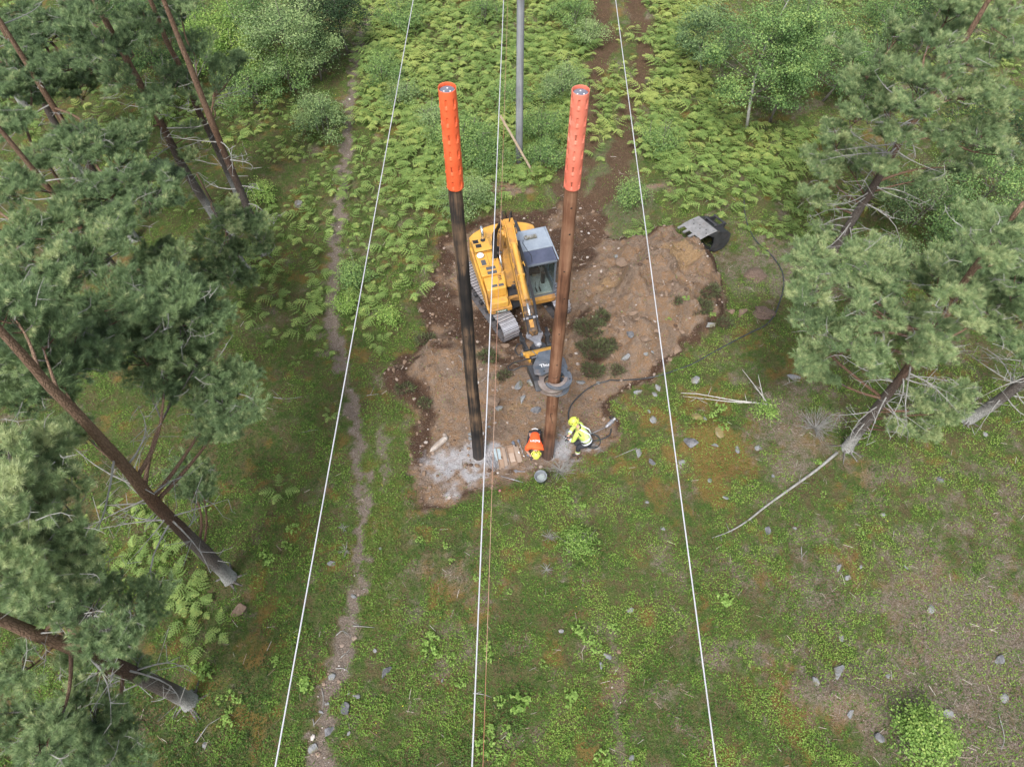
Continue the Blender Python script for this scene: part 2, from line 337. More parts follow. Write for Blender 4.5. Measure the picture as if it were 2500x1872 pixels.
def groundmat():
    m, nt, N, L, B = newmat('forest_floor')
    tc = N.new('ShaderNodeTexCoord')
    def attr(n):
        a = N.new('ShaderNodeAttribute'); a.attribute_name = n; return a
    A = attr('mask_a'); Bm = attr('mask_b'); C_ = attr('mask_c')
    def sep(a):
        s = N.new('ShaderNodeSeparateColor'); L.new(a.outputs['Color'], s.inputs[0]); return s.outputs
    sa, sb, sc = sep(A), sep(Bm), sep(C_)
    def noise(s, d=6, r=.65, out=0):
        n = N.new('ShaderNodeTexNoise'); n.inputs['Scale'].default_value = s; n.inputs['Detail'].default_value = d; n.inputs['Roughness'].default_value = r
        L.new(tc.outputs['Object'], n.inputs[0]); return n.outputs[out]
    def rmp(src, stops, ip='LINEAR'):
        r = ramp(N, stops, ip); L.new(src, r.inputs[0]); return r.outputs[0]
    def mix(f, a, b, bt='MIX'):
        x = N.new('ShaderNodeMix'); x.data_type = 'RGBA'; x.blend_type = bt
        if isinstance(f, float): x.inputs[0].default_value = f
        else: L.new(f, x.inputs[0])
        for s, i in ((a, 6), (b, 7)):
            if isinstance(s, tuple): x.inputs[i].default_value = (*s, 1)
            else: L.new(s, x.inputs[i])
        return x.outputs[2]
    def mul(a, b):
        x = N.new('ShaderNodeMath'); x.operation = 'MULTIPLY'; L.new(a, x.inputs[0])
        if isinstance(b, float): x.inputs[1].default_value = b
        else: L.new(b, x.inputs[1])
        return x.outputs[0]
    nA, nB, nC = noise(1.7), noise(8, 6, .75), noise(24, 5, .75)
    base = rmp(nA, [(.3,(.04,.08,.018)),(.46,(.085,.14,.03)),(.57,(.14,.11,.055)),(.72,(.10,.08,.045))])
    base = mix(rmp(nB, [(.42,(0,0,0)),(.62,(1,1,1))]), base, rmp(nC, [(.3,(.04,.07,.016)),(.7,(.21,.19,.09))]))
    mossc = rmp(nB, [(.3,(.13,.10,.03)),(.5,(.26,.155,.05)),(.7,(.22,.19,.06))]); base = mix(mul(sb[2], rmp(nC, [(.3,(.3,)*3),(.6,(.95,)*3)])), base, mossc)
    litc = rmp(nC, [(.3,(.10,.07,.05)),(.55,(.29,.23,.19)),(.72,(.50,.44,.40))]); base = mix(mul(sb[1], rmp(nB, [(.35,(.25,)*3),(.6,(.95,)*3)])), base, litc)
    # pale cones, chips and leaf flakes
    v = N.new('ShaderNodeTexVoronoi'); v.inputs['Scale'].default_value = 14; v.inputs['Randomness'].default_value = 1; L.new(tc.outputs['Object'], v.inputs[0])
    fl = rmp(v.outputs['Distance'], [(.12,(1,1,1)),(.2,(0,0,0))]); vs_ = N.new('ShaderNodeSeparateColor'); L.new(v.outputs['Color'], vs_.inputs[0])
    fl = mul(fl, rmp(vs_.outputs[0], [(.70,(0,0,0)),(.74,(1,1,1))])); addl = N.new('ShaderNodeMath'); addl.operation = 'MULTIPLY_ADD'; L.new(sb[1], addl.inputs[0]); addl.inputs[1].default_value = .8; addl.inputs[2].default_value = .15
    base = mix(mul(fl, addl.outputs[0]), base, (.55,.48,.42))
    slc = rmp(nB, [(.3,(.10,.07,.045)),(.45,(.17,.15,.09)),(.6,(.15,.19,.09)),(.75,(.25,.25,.15))]); base = mix(mul(sc[0], .85), base, slc)
    grc = rmp(nC, [(.3,(.08,.11,.02)),(.6,(.14,.19,.045)),(.8,(.22,.2,.08))]); base = mix(mul(sc[1], .8), base, grc)
    # soil
    soil = rmp(nA, [(.3,(.16,.10,.065)),(.44,(.27,.20,.15)),(.54,(.31,.185,.10)),(.64,(.31,.235,.18)),(.76,(.19,.13,.095))])
    soil = mix(rmp(nB, [(.4,(0,0,0)),(.65,(.75,.75,.75))]), soil, rmp(nC, [(.3,(.12,.075,.05)),(.7,(.42,.33,.25))]))
    soil = mix(sa[2], soil, rmp(nC, [(.3,(.26,.16,.08)),(.7,(.44,.31,.18))]))
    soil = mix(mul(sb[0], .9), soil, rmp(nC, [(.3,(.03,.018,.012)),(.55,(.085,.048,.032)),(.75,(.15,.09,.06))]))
    vg = N.new('ShaderNodeTexVoronoi'); vg.inputs['Scale'].default_value = 22; L.new(tc.outputs['Object'], vg.inputs[0])
    pc = N.new('ShaderNodeSeparateColor'); L.new(vg.outputs['Color'], pc.inputs[0])
    peb = mul(rmp(vg.outputs['Distance'], [(.25,(1,1,1)),(.36,(0,0,0))]), rmp(pc.outputs[0], [(.62,(0,0,0)),(.66,(1,1,1))]))
    soil = mix(mul(peb, .6), soil, rmp(pc.outputs[1], [(0,(.2,.15,.11)),(1,(.5,.43,.36))]))
    soil = mix(mul(sa[1], rmp(nC, [(.25,(.6,)*3),(.6,(1,)*3)])), soil, rmp(nB, [(.3,(.42,.42,.44)),(.7,(.66,.68,.73))]))
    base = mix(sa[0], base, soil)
    # ruts and footpath
    base = mix(mul(C_out(sc, 2), .9), base, rmp(nC, [(.3,(.06,.035,.022)),(.55,(.14,.085,.055)),(.75,(.24,.17,.12))]))
    pth = rmp(nC, [(.3,(.15,.115,.09)),(.55,(.26,.21,.17)),(.75,(.38,.33,.28))])
    pth = mix(mul(peb, .55), pth, rmp(pc.outputs[1], [(0,(.3,.27,.24)),(1,(.68,.64,.6))]))
    pa = N.new('ShaderNodeAttribute'); pa.attribute_name = 'path'
    base = mix(pa.outputs['Fac'], base, pth)
    L.new(base, B.inputs['Base Color']); B.inputs['Roughness'].default_value = .95; B.inputs['Specular IOR Level'].default_value = .12
    ad = N.new('ShaderNodeMath'); ad.operation = 'ADD'; L.new(nB, ad.inputs[0]); L.new(mul(nC, .5), ad.inputs[1])
    ad2 = N.new('ShaderNodeMath'); ad2.operation = 'ADD'; L.new(ad.outputs[0], ad2.inputs[0]); L.new(mul(peb, .4), ad2.inputs[1])
    b = N.new('ShaderNodeBump'); b.inputs['Strength'].default_value = 1; b.inputs['Distance'].default_value = .13; L.new(ad2.outputs[0], b.inputs['Height']); L.new(b.outputs[0], B.inputs['Normal'])
    return m
def C_out(s, i): return s[i]
ground = trimesh('ground', np.stack([Xf, Yf, Zf], 1), Fq, groundmat(), smooth=True); ground['kind'] = 'structure'
def colattr(n, a, b, c):
    A_ = ground.data.attributes.new(n, 'FLOAT_COLOR', 'POINT'); A_.data.foreach_set('color', np.stack([a, b, c, np.ones_like(a)], 1).astype(np.float32).ravel())
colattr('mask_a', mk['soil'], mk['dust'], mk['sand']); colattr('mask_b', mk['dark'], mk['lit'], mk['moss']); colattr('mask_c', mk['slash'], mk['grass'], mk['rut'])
A_ = ground.data.attributes.new('path', 'FLOAT', 'POINT'); A_.data.foreach_set('value', mk['path'])
G3 = {k: v.reshape(XX.shape) for k, v in mk.items()}
def mget(k, x, y):
    i = np.clip(np.searchsorted(gy, y), 0, len(gy)-1); j = np.clip(np.searchsorted(gx, x), 0, len(gx)-1); return G3[k][i, j]
# ================================================================ instancing of small shapes into one mesh
def frames(d, spin=None):
    """rotation matrices whose local Z is d (n,3)"""
    d = d/np.linalg.norm(d, axis=1, keepdims=True)
    a = np.where(np.abs(d[:, 2:3]) < .9, np.array([[0,0,1.]]), np.array([[1.,0,0]])); x = np.cross(a, d); x /= np.linalg.norm(x, axis=1, keepdims=True); y = np.cross(d, x)
    if spin is None: spin = RNG.random(len(d))*6.283
    c, s = np.cos(spin)[:, None], np.sin(spin)[:, None]
    x2 = x*c+y*s; y2 = -x*s+y*c
    return np.stack([x2, y2, d], 2)
def scatter(TV, TF, pos, R, sc, tint, jit=0.08):
    n = len(pos); V = np.einsum('nij,kj->nki', R, TV)*sc[:, None, None]+pos[:, None, :]
    F = (TF[None]+(np.arange(n)*len(TV))[:, None, None]).reshape(-1, TF.shape[1])
    T = np.repeat(tint, len(TV))+(RNG.random(n*len(TV))-.5)*jit
    return V.reshape(-1, 3), F, np.clip(T, 0, 1)
def join(parts):
    V = []; F = []; T = []; o = 0
    for v, f, t in parts: V.append(v); F.append(f+o); T.append(t); o += len(v)
    return np.concatenate(V), np.concatenate(F), np.concatenate(T)
LEAF_V = np.array([(0,0,0),(.35,.42,.06),(0,1,0),(-.35,.42,.06)], float); LEAF_F = np.array([(0,1,2),(0,2,3)])
def visible_pts(n, ylo=1.2, yhi=41):
    """points on the ground, denser near the camera, as leaves show there"""
    yy = ylo+(yhi-ylo)*RNG.random(int(n))**1.35; d = yy*cP+CAMH*sP
    xx = (RNG.random(len(yy))*2-1)*(d*.74*1.04+.4)
    return xx, yy
# blueberry and lingonberry leaves
xx, yy = visible_pts(1000000)
dn = 1-.97*mget('soil', xx, yy); dn *= 1-.97*mget('path', xx, yy); dn *= 1-.9*mget('rut', xx, yy); dn *= 1-.6*mget('lit', xx, yy); dn *= 1-.5*mget('moss', xx, yy); dn *= 1-.4*mget('slash', xx, yy); dn *= 1-.6*mget('grass', xx, yy)
pt = .55*fbm(xx*1.3, yy*1.3, 200)+.45*fbm(xx*4.5, yy*4.5, 210, 3)
dn *= sm(.36, .54, pt)*.86+.14
ok = RNG.random(len(xx)) < dn; xx = xx[ok]; yy = yy[ok]; pt = pt[ok]; n = len(xx)
hh = (.02+.13*sm(.45, .65, pt))*RNG.random(n)
pos = np.stack([xx, yy, hfast(xx, yy)+.01+hh], 1)
d = np.stack([RNG.normal(0,.55,n), RNG.normal(0,.55,n), np.ones(n)], 1)
hue = fbm(xx*.7, yy*.7, 220); tn = .17+.60*np.clip((pt-.40)*3.2+(hue-.52)*2.1+.35, 0, 1)*.95+RNG.normal(0,.12,n)+.15*sm(-3, 2, xx)
tn = np.where(RNG.random(n) < .1, RNG.random(n)*.15, np.clip(tn, .18, .96)); tn = np.where((RNG.random(n) < .0012) & (fbm(xx*.5, yy*.5, 230) > .5), 1, tn)
V, F, T = scatter(LEAF_V-np.array([0,.5,0]), LEAF_F, pos, frames(d), .025+.03*RNG.random(n), tn, .02)
uo = trimesh('blueberry_undergrowth', V, F, M['under'], tint=T); tag(uo, 'low green blueberry and lingonberry scrub covering the forest floor', 'undergrowth', kind='stuff')
# grass blades
xx, yy = visible_pts(190000, 1.2, 34)
dn = .9*mget('grass', xx, yy)+.22*sm(.5, .62, fbm(xx*.8, yy*.8, 240))+.5*mget('slash', xx, yy)*.5+.35*np.exp(-((poly_sd(PIT, xx, yy)-.35)/.35)**2)
dn *= (1-mget('soil', xx, yy))*(1-.9*mget('path', xx, yy))*(1-.7*mget('rut', xx, yy))
ok = RNG.random(len(xx)) < dn; xx = xx[ok]; yy = yy[ok]; n = len(xx)
BL = np.array([(-.05,0,0),(.05,0,0),(.02,.12,.6),(0,.45,1)], float); BF = np.array([(0,1,2),(0,2,3)])
V, F, T = scatter(BL, BF, np.stack([xx, yy, hfast(xx, yy)], 1), frames(np.stack([RNG.normal(0,.4,n), RNG.normal(0,.4,n), np.ones(n)], 1)), .08+.1*RNG.random(n), np.clip(.55+RNG.normal(0,.18,n)+.2*(fbm(xx, yy, 250)-.5), .2, .98), .05)
go = trimesh('grass', V, F, M['under'], tint=T); tag(go, 'short green and straw coloured grass beside the footpath and dug soil', 'grass', kind='stuff')
# moss cushions (orange brown) on the knolls and dry twigs/chips
TW = np.array([(-.5,-.02,0),(.5,-.02,0),(.5,.02,.02),(-.5,.02,.02)], float); TWF = np.array([(0,1,2),(0,2,3)])
xx, yy = visible_pts(70000, 1.2, 36); dn = .12+.7*mget('lit', xx, yy)+.25*mget('soil', xx, yy)*mget('dark', xx, yy)+.5*mget('slash', xx, yy)+.2*mget('path', xx, yy); dn *= 1-.9*mget('dust', xx, yy)
ok = RNG.random(len(xx)) < dn*.5; xx = xx[ok]; yy = yy[ok]; n = len(xx)
a = RNG.random(n)*6.283; dd = np.stack([RNG.normal(0,.15,n), RNG.normal(0,.15,n), np.ones(n)], 1)
V, F, T = scatter(TW, TWF, np.stack([xx, yy, hfast(xx, yy)+.02+.03*RNG.random(n)], 1), frames(dd), .06+.22*RNG.random(n)**3, RNG.random(n), .1)
M['chips'] = leafmat('dry_chips', [(0,(.10,.06,.04)),(.5,(.25,.18,.13)),(1,(.52,.47,.42))], .9, 0)
to = trimesh('forest_litter', V, F, M['chips'], tint=T); tag(to, 'dry twigs, bark chips and needles strewn over bare patches', 'litter', kind='stuff')
# pebbles and clods
def ico(sub=1):
    bm = bmesh.new(); bmesh.ops.create_icosphere(bm, subdivisions=sub, radius=1); V = np.array([v.co[:] for v in bm.verts]); F = np.array([[v.index for v in f.verts] for f in bm.faces]); bm.free(); return V, F
IV, IF = ico(1); IV = IV*np.array([1,.8,.55])*(1+.25*(RNG.random((len(IV),1))-.5))
xx, yy = visible_pts(90000, 1.2, 30)
bl = sm(1500, 1600, PRn(xx, yy)[1]); dn = mget('path', xx, yy)*(.12+.16*bl)+.6*mget('soil', xx, yy)*(1-.6*mget('dust', xx, yy))
ok = RNG.random(len(xx)) < dn*.5; xx = xx[ok]; yy = yy[ok]; n = len(xx)
s_ = .012+.075*RNG.random(n)**5+.016*RNG.random(n)
ispath = mget('path', xx, yy) > .4; tn = np.where(ispath, .42+.5*RNG.random(n)**1.5, np.clip(RNG.normal(.35,.2,n), 0, 1))
V, F, T = scatter(IV, IF, np.stack([xx, yy, hfast(xx, yy)+s_*.2], 1), frames(np.stack([RNG.normal(0,.3,n), RNG.normal(0,.3,n), np.ones(n)], 1)), s_, tn, .02)
M['pebble'] = leafmat('pebbles', [(0,(.08,.05,.035)),(.35,(.21,.145,.10)),(.6,(.3,.24,.2)),(1,(.6,.57,.54))], .9, 0)
po = trimesh('gravel', V, F, M['pebble'], tint=T); tag(po, 'small pale stones and clods scattered on the path and dug soil', 'gravel', kind='stuff')
xx, yy = visible_pts(5200, 8, 27); dn = mget('soil', xx, yy)*(.25+.75*np.exp(-blob(1600,770,2.6,2.4,xx,yy)**2))*(1-.8*mget('dust', xx, yy)); ok = RNG.random(len(xx)) < dn*.55; xx = xx[ok]; yy = yy[ok]; n = len(xx); s_ = .03+.09*RNG.random(n)**2.2
V, F, T = scatter(IV, IF, np.stack([xx, yy, hfast(xx, yy)+s_*.1], 1), frames(np.stack([RNG.normal(0,.4,n), RNG.normal(0,.4,n), np.ones(n)], 1)), s_, np.clip(RNG.normal(.27,.16,n), 0, .8), .02)
co_ = trimesh('clods', V, F, M['pebble'], tint=T); tag(co_, 'broken brown clods and stones lying all over the dug soil', 'clods', kind='stuff')
# uprooted root mats / torn turf in the dug soil
def turf(px, py, r, seed, label, mat='heather', root=True):
    r *= .85; c = GT(px, py); e = empty('torn_turf', c, label=label, cat='turf clump')
    rg = np.random.default_rng(seed); V, F = ico(3); nn = fbm(V[:,0]*2+seed, V[:,1]*2+V[:,2]*1.7, seed)
    V = V*np.array([r, r*.7, r*.34])*(.45+1.15*nn)[:, None]; trimesh('soil_clod', V, F, M['darksoil'], e, smooth=True)
    n = int(2600*r*r*3); d = rg.normal(0,1,(n,3)); d /= np.linalg.norm(d,axis=1,keepdims=True); d[:,2] = np.abs(d[:,2])
    p = d*np.array([r, r*.7, r*.34])*(.45+1.15*fbm(d[:,0]*2+seed, d[:,1]*2+d[:,2]*1.7, seed))[:,None]*(.95+.15*rg.random((n,1))); sel = d[:,2] > rg.random(n)*.5; p = p[sel]; d = d[sel]; n = len(p)
    v, f, t = scatter(BL, BF, p, frames(d+rg.normal(0,.5,(n,3))), .09+.1*rg.random(n), np.clip(rg.normal(.42,.25,n), 0, 1)); trimesh('leaves', v, f, M[mat], e, tint=t)
    return e
M['darksoil'] = surf('dark_humus', (.04,.025,.017), (.11,.065,.043), 9, .95, bump=1, bscale=30)
for i, (a, b, r, l) in enumerate([(1462,775,.42,'green topped heather turf at the head of the bank behind the brown pole'),(1478,850,.4,'ragged turf edge against the left foot of the spoil heap'),(1448,905,.42,'lowest hanging heather turf above the black cable'),(1452,860,.62,'dark shaggy heather turf hanging between the clamped pole and the spoil heap'),(1438,815,.55,'grey green heather turf tipped up behind the clamped pole'),(1715,745,.42,'torn green turf lying on the right side of the spoil heap'),
        (1735,705,.4,'dark rooty sod on the upper right rim of the spoil heap'),(1760,790,.36,'dark sod clump low on the right edge of the spoil heap'),(1035,985,.25,'leafy sod fallen at the left edge of the pit'),(1190,870,.33,'flattened turf between the black pole and the digger tracks'),
        (1500,905,.3,'small sod at the bottom left of the spoil heap'),(1040,830,.35,'brown turf clod beside the dark pole at the pit top'),(1230,920,.25,'dark heather sod lying in the middle of the pit'),(1640,765,.2,'small weedy sod on the middle of the spoil heap'),
        (990,960,.3,'rooty brown sod at the far left of the pit'),(1340,1165,.22,'grass sod on the pit edge beside the grey bucket')]): turf(a, b, r, 300+i, l)
# ================================================================ FERNS
def frond(L_=.7, W=.42, lift=.5, droop=.5, np_=8, seed=0):
    """one bracken frond along +X, a triangular blade of tapering pinnae on an arched midrib"""
    rg = np.random.default_rng(seed); V = []; F = []; T = []
    def rib(t): return np.array([L_*t*.98, 0, lift*math.sin(min(t*1.25,1)*math.pi/2)*.5*L_*1.5-droop*L_*.45*t*t])
    def tri(a, b, c, t):
        n = len(V); V.extend([a, b, c]); F.append((n, n+1, n+2)); T.extend([t]*3)
    for k in range(10):
        a, b = rib(k/10), rib((k+1)/10); w = np.array([0,.008*(1.2-k/10),0]); tri(a-w, a+w, b, .5)
    for k in range(np_):
        t = .3+.68*(k/(np_-1))**.92; wl = W*(1-((t-.3)/.72))**.85+.03; p = rib(t)
        for s in (-1, 1):
            ang = math.radians(62-18*t+rg.normal(0,5)); dx = np.array([math.cos(ang), s*math.sin(ang), -.18+rg.normal(0,.06)]); wp = np.array([-dx[1]*s, dx[0]*s, 0])*s
            tv = .55+.25*t+rg.normal(0,.08); ww = .03+.035*wl
            q = p+dx*wl*(1+rg.normal(0,.05)); tri(p-wp*ww*.5, p+wp*ww*.5, q, tv)
            m_ = max(2, int(wl/.085))
            for j in range(m_):
                u = (j+.6)/(m_+.6); c = p+dx*wl*u; r_ = ww*1.15*(1-u)+.008
                for ss in (-1, 1): tri(c-dx*r_*.45, c+dx*r_*.5, c+wp*ss*r_*1.25+dx*r_*.6, tv+.06)
    return np.array(V), np.array(F), np.array(T)
def fernmesh(seed, nf, size):
    rg = np.random.default_rng(seed); ps = []; a0 = rg.random()*6.283
    for i in range(nf):
        L_ = size*(.75+.4*rg.random()); v, f, t = frond(L_, L_*.5, .55+.45*rg.random(), .15+.45*rg.random(), 7, seed*10+i)
        a = a0+i*6.283/nf+rg.normal(0,.35); c, s = math.cos(a), math.sin(a); R_ = np.array([[c,-s,0],[s,c,0],[0,0,1]]); tl = rg.normal(0,.12); R2 = np.array([[1,0,0],[0,math.cos(tl),-math.sin(tl)],[0,math.sin(tl),math.cos(tl)]])
        ps.append((v@R2.T@R_.T, f, t+rg.normal(0,.06)))
    return join(ps)
FT = [fernmesh(i, [3,4,5,4,3,5,2,4][i], .62) for i in range(8)]
FM = []
for v, f, t in FT:
    o = trimesh('bracken_fern', v, f, M['fern'], tint=np.clip(t, 0, 1)); FM.append(o.data); bpy.data.objects.remove(o)
FREG = [ # polygon in photo pixels, spacing m, size, tint shift, region text
 ([(880,-60),(1440,-60),(1450,60),(1470,120),(1430,170),(1420,340),(1340,430),(1250,480),(1150,520),(1000,520),(960,300),(880,300)], .44, 1.08, .06, 'in the dense fern bed behind the two new poles'),
 ([(870,300),(960,300),(1000,520),(1080,560),(1060,640),(1020,740),(960,780),(860,800),(850,600)], .66, .95, .02, 'between the narrow footpath and the yellow digger'),
 ([(870,800),(1000,780),(900,900),(880,900)], 1.15, .75, .05, 'in the thin patch beside the path left of the pit'),
 ([(480,230),(830,300),(820,640),(800,760),(700,760),(600,640),(640,480),(560,420),(450,330)], .74, .95, .03, 'in the clearing left of the footpath'),
 ([(600,640),(800,760),(810,960),(640,800),(560,760)], .95, .85, .06, 'left of the footpath below the clearing'),
 ([(640,800),(810,900),(830,1060),(790,1100),(660,960)], 1.9, .7, .08, 'standing alone on the berry scrub left of the path'),
 ([(420,500),(560,420),(640,600),(560,700),(420,640)], 1.15, .75, .08, 'among the pine trunks at left'),
 ([(1480,100),(1550,60),(1540,200),(1500,300),(1480,430),(1440,440),(1440,330),(1460,250)], .55, 1.0, .08, 'on the strip between the two wheel ruts'),
 ([(1590,-60),(1750,-60),(1700,200),(1850,330),(2000,320),(2000,420),(1900,450),(1760,430),(1700,420),(1560,400),(1540,300),(1580,200)], .45, 1.1, .15, 'in the bright fern bed right of the wheel ruts'),
 ([(1560,400),(1700,420),(1760,430),(1900,430),(1960,480),(1920,600),(1840,580),(1780,530),(1640,520),(1560,470)], .62, 1.0, .3, 'around the lying bucket at right'),
 ([(1920,480),(2120,480),(2200,600),(2120,660),(2060,620),(1930,600)], .85, .85, .22, 'under the leaning pine at right'),
 ([(1770,590),(1900,600),(1900,740),(1800,700)], 1.35, .7, .3, 'beside the black cable right of the spoil heap'),
 ([(1490,560),(1610,570),(1600,600),(1540,620)], .5, 1.05, .2, 'tuft at the top edge of the spoil heap'),
 ([(220,1130),(330,1180),(470,1330),(460,1400),(560,1560),(470,1590),(400,1480),(340,1450),(260,1400),(200,1330)], .6, .85, -.05, 'under the big pine at lower left'),
 ([(640,1180),(800,1200),(790,1340),(660,1330)], 1.4, .7, .05, 'in the open scrub left of the path, halfway down'),
 ([(1960,720),(2050,700),(2060,780),(1990,800)], .9, .7, .15, 'by the right hand pines'),
 ([(0,-60),(480,-60),(480,230),(420,500),(0,300)], .9, 1, -.1, 'beneath the pines at upper left'),
 ([(2000,-60),(2500,-60),(2500,300),(2100,350)], .9, 1, 0, 'beneath the trees at upper right'),
]
ferns = []
for ri, (poly, sp, sz, ts, txt) in enumerate(FREG):
    Pw = [G(*p)[:2] for p in poly]; x0, x1 = min(p[0] for p in Pw), max(p[0] for p in Pw); y0, y1 = min(p[1] for p in Pw), max(p[1] for p in Pw)
    ntry = int((x1-x0)*(y1-y0)/(sp*sp)*3.5); X = x0+(x1-x0)*RNG.random(ntry); Y = y0+(y1-y0)*RNG.random(ntry)
    sdv = poly_sd(poly, X, Y)+.9*(fbm(X*.6, Y*.6, 260)-.45)
    okm = (sdv < 0) & (mget('path', X, Y) < .15) & (mget('rut', X, Y) < .25) & (mget('soil', X, Y) < .3) & (fbm(X*.9, Y*.9, 270+ri) > (.32 if sp < .5 else .38 if sp < .7 else .44))
    grid = {}
    for x, y in zip(X[okm], Y[okm]):
        s = sp*(.7+.5*random.random()); cx, cy = int(x/s), int(y/s); bad = False

        key = (int(x//sp), int(y//sp))
        for i in (-1,0,1):
            for j in (-1,0,1):
                for (qx, qy) in grid.get((key[0]+i, key[1]+j), ()):
                    if (qx-x)**2+(qy-y)**2 < s*s*.8: bad = True
        if bad: continue
        grid.setdefault(key, []).append((x, y)); ferns.append((x, y, ri, sz*(.6+.75*random.random())))
dist = np.array([math.hypot(f[1], 1.2*abs(f[0])*0)+0 for f in ferns]); vis = []
for i, f in enumerate(ferns):
    px, py = PRn(f[0], f[1], .2); inside = (0 < px < 2500) and (0 < py < 1872) and not (px < 430 and py < 1100) and not (px > 2100 and py < 1000)
    vis.append((0 if inside else 1, math.hypot(f[0], f[1]), i))
vis.sort(); pick = [v[2] for v in vis[:300]]; rest = [v[2] for v in vis[300:]]
REGCOL = {}
for c_, i in enumerate(pick):
    x, y, ri, sz = ferns[i]; o = bpy.data.objects.new('bracken_fern', FM[i % 8]); COL.objects.link(o)
    o.location = (x, y, hz(x, y)-.02); o.rotation_euler = (0, 0, random.random()*6.283); o.scale = (sz,)*3
    tag(o, 'bracken fern with feathery fronds '+FREG[ri][4], 'fern', 'ferns '+FREG[ri][4])
parts = []
for k in range(8):
    I = [i for i in rest if i % 8 == k]
    if not I: continue
    v, f, t = FT[k]; n = len(I); x = np.array([ferns[i][0] for i in I]); y = np.array([ferns[i][1] for i in I]); sz = np.array([ferns[i][3] for i in I])
    a = RNG.random(n)*6.283; R_ = np.zeros((n,3,3)); R_[:,0,0] = np.cos(a); R_[:,0,1] = -np.sin(a); R_[:,1,0] = np.sin(a); R_[:,1,1] = np.cos(a); R_[:,2,2] = 1
    V = np.einsum('nij,kj->nki', R_, v)*sz[:,None,None]+np.stack([x, y, hfast(x, y)-.02], 1)[:,None,:]
    sh = np.array([FREG[ferns[i][2]][3]*.6 for i in I])+.9*(fbm(x*.8, y*.8, 280)-.5)+RNG.normal(0,.09,n)
    parts.append((V.reshape(-1,3), (f[None]+(np.arange(n)*len(v))[:,None,None]).reshape(-1,3), np.clip((t[None]+sh[:,None]+.03).ravel(), 0, 1)))
V, F, T = join(parts); fo = trimesh('fern_thicket', V, F, M['fern'], tint=T); tag(fo, 'continuous bed of bracken ferns spreading over the far clearing', 'ferns', kind='stuff')
print('ferns', len(ferns), 'tris', len(F))
# ================================================================ POLES AND WIRES
def wood_mat(name, c1, c2, c3, crack=.8):
    m, nt, N, L, B = newmat(name); tc = N.new('ShaderNodeTexCoord'); mp = N.new('ShaderNodeMapping'); mp.inputs['Scale'].default_value = (9,9,.35); L.new(tc.outputs['Object'], mp.inputs[0])
    n = N.new('ShaderNodeTexNoise'); n.inputs['Scale'].default_value = 1; n.inputs['Detail'].default_value = 8; n.inputs['Roughness'].default_value = .7; L.new(mp.outputs[0], n.inputs[0])
    n2 = N.new('ShaderNodeTexNoise'); n2.inputs['Scale'].default_value = .9; n2.inputs['Detail'].default_value = 5; L.new(tc.outputs['Object'], n2.inputs[0])
    sx = N.new('ShaderNodeSeparateXYZ'); L.new(tc.outputs['Object'], sx.inputs[0]); zr = N.new('ShaderNodeMapRange'); zr.inputs[1].default_value = .15; zr.inputs[2].default_value = 1.7; zr.inputs[3].default_value = .62; zr.inputs[4].default_value = 0; L.new(sx.outputs[2], zr.inputs[0])
    r = ramp(N, [(.3,c1),(.5,c2),(.68,c3)]); ad = N.new('ShaderNodeMath'); ad.operation = 'MULTIPLY_ADD'; L.new(n2.outputs[0], ad.inputs[0]); ad.inputs[1].default_value = .9; ad.inputs[2].default_value = -.45
    a2 = N.new('ShaderNodeMath'); a2.operation = 'ADD'; L.new(ad.outputs[0], a2.inputs[0]); L.new(n.outputs[0], a2.inputs[1]); L.new(a2.outputs[0], r.inputs[0]); mz = N.new('ShaderNodeMix'); mz.data_type = 'RGBA'; L.new(zr.outputs[0], mz.inputs[0]); L.new(r.outputs[0], mz.inputs[6]); mz.inputs[7].default_value = (.055,.052,.052,1); L.new(mz.outputs[2], B.inputs['Base Color'])
    B.inputs['Roughness'].default_value = .75; B.inputs['Specular IOR Level'].default_value = .25
    b = N.new('ShaderNodeBump'); b.inputs['Strength'].default_value = .7; b.inputs['Distance'].default_value = .015; L.new(n.outputs[0], b.inputs['Height']); L.new(b.outputs[0], B.inputs['Normal']); return m
M['pole_black'] = wood_mat('tarred_dark_wood', (.012,.012,.014), (.035,.029,.027), (.19,.12,.075))
M['pole_brown'] = wood_mat('creosoted_brown_wood', (.06,.028,.018), (.18,.085,.05), (.31,.17,.105))
M['pole_grey'] = wood_mat('weathered_grey_wood', (.17,.175,.19), (.25,.26,.28), (.33,.34,.36))
M['orange_plastic'] = surf('orange_plastic', (.74,.115,.04), (.84,.15,.055), 3, .5, bump=0, c3=(.82,.27,.16), w3=(.58,.78))
M['coral_plastic'] = surf('faded_coral_plastic', (.68,.17,.11), (.78,.23,.155), 3, .55, bump=0, c3=(.8,.36,.27), w3=(.55,.75))
M['capgrey'] = surf('slate_cap', (.12,.14,.18), (.16,.18,.22), 6, .5, bump=0)
M['white'] = surf('white_paint', (.8,.8,.8), (.74,.74,.74), 6, .5, bump=0)
M['knot'] = surf('dark_knot', (.02,.012,.01), (.03,.02,.015), 6, .8, bump=0)
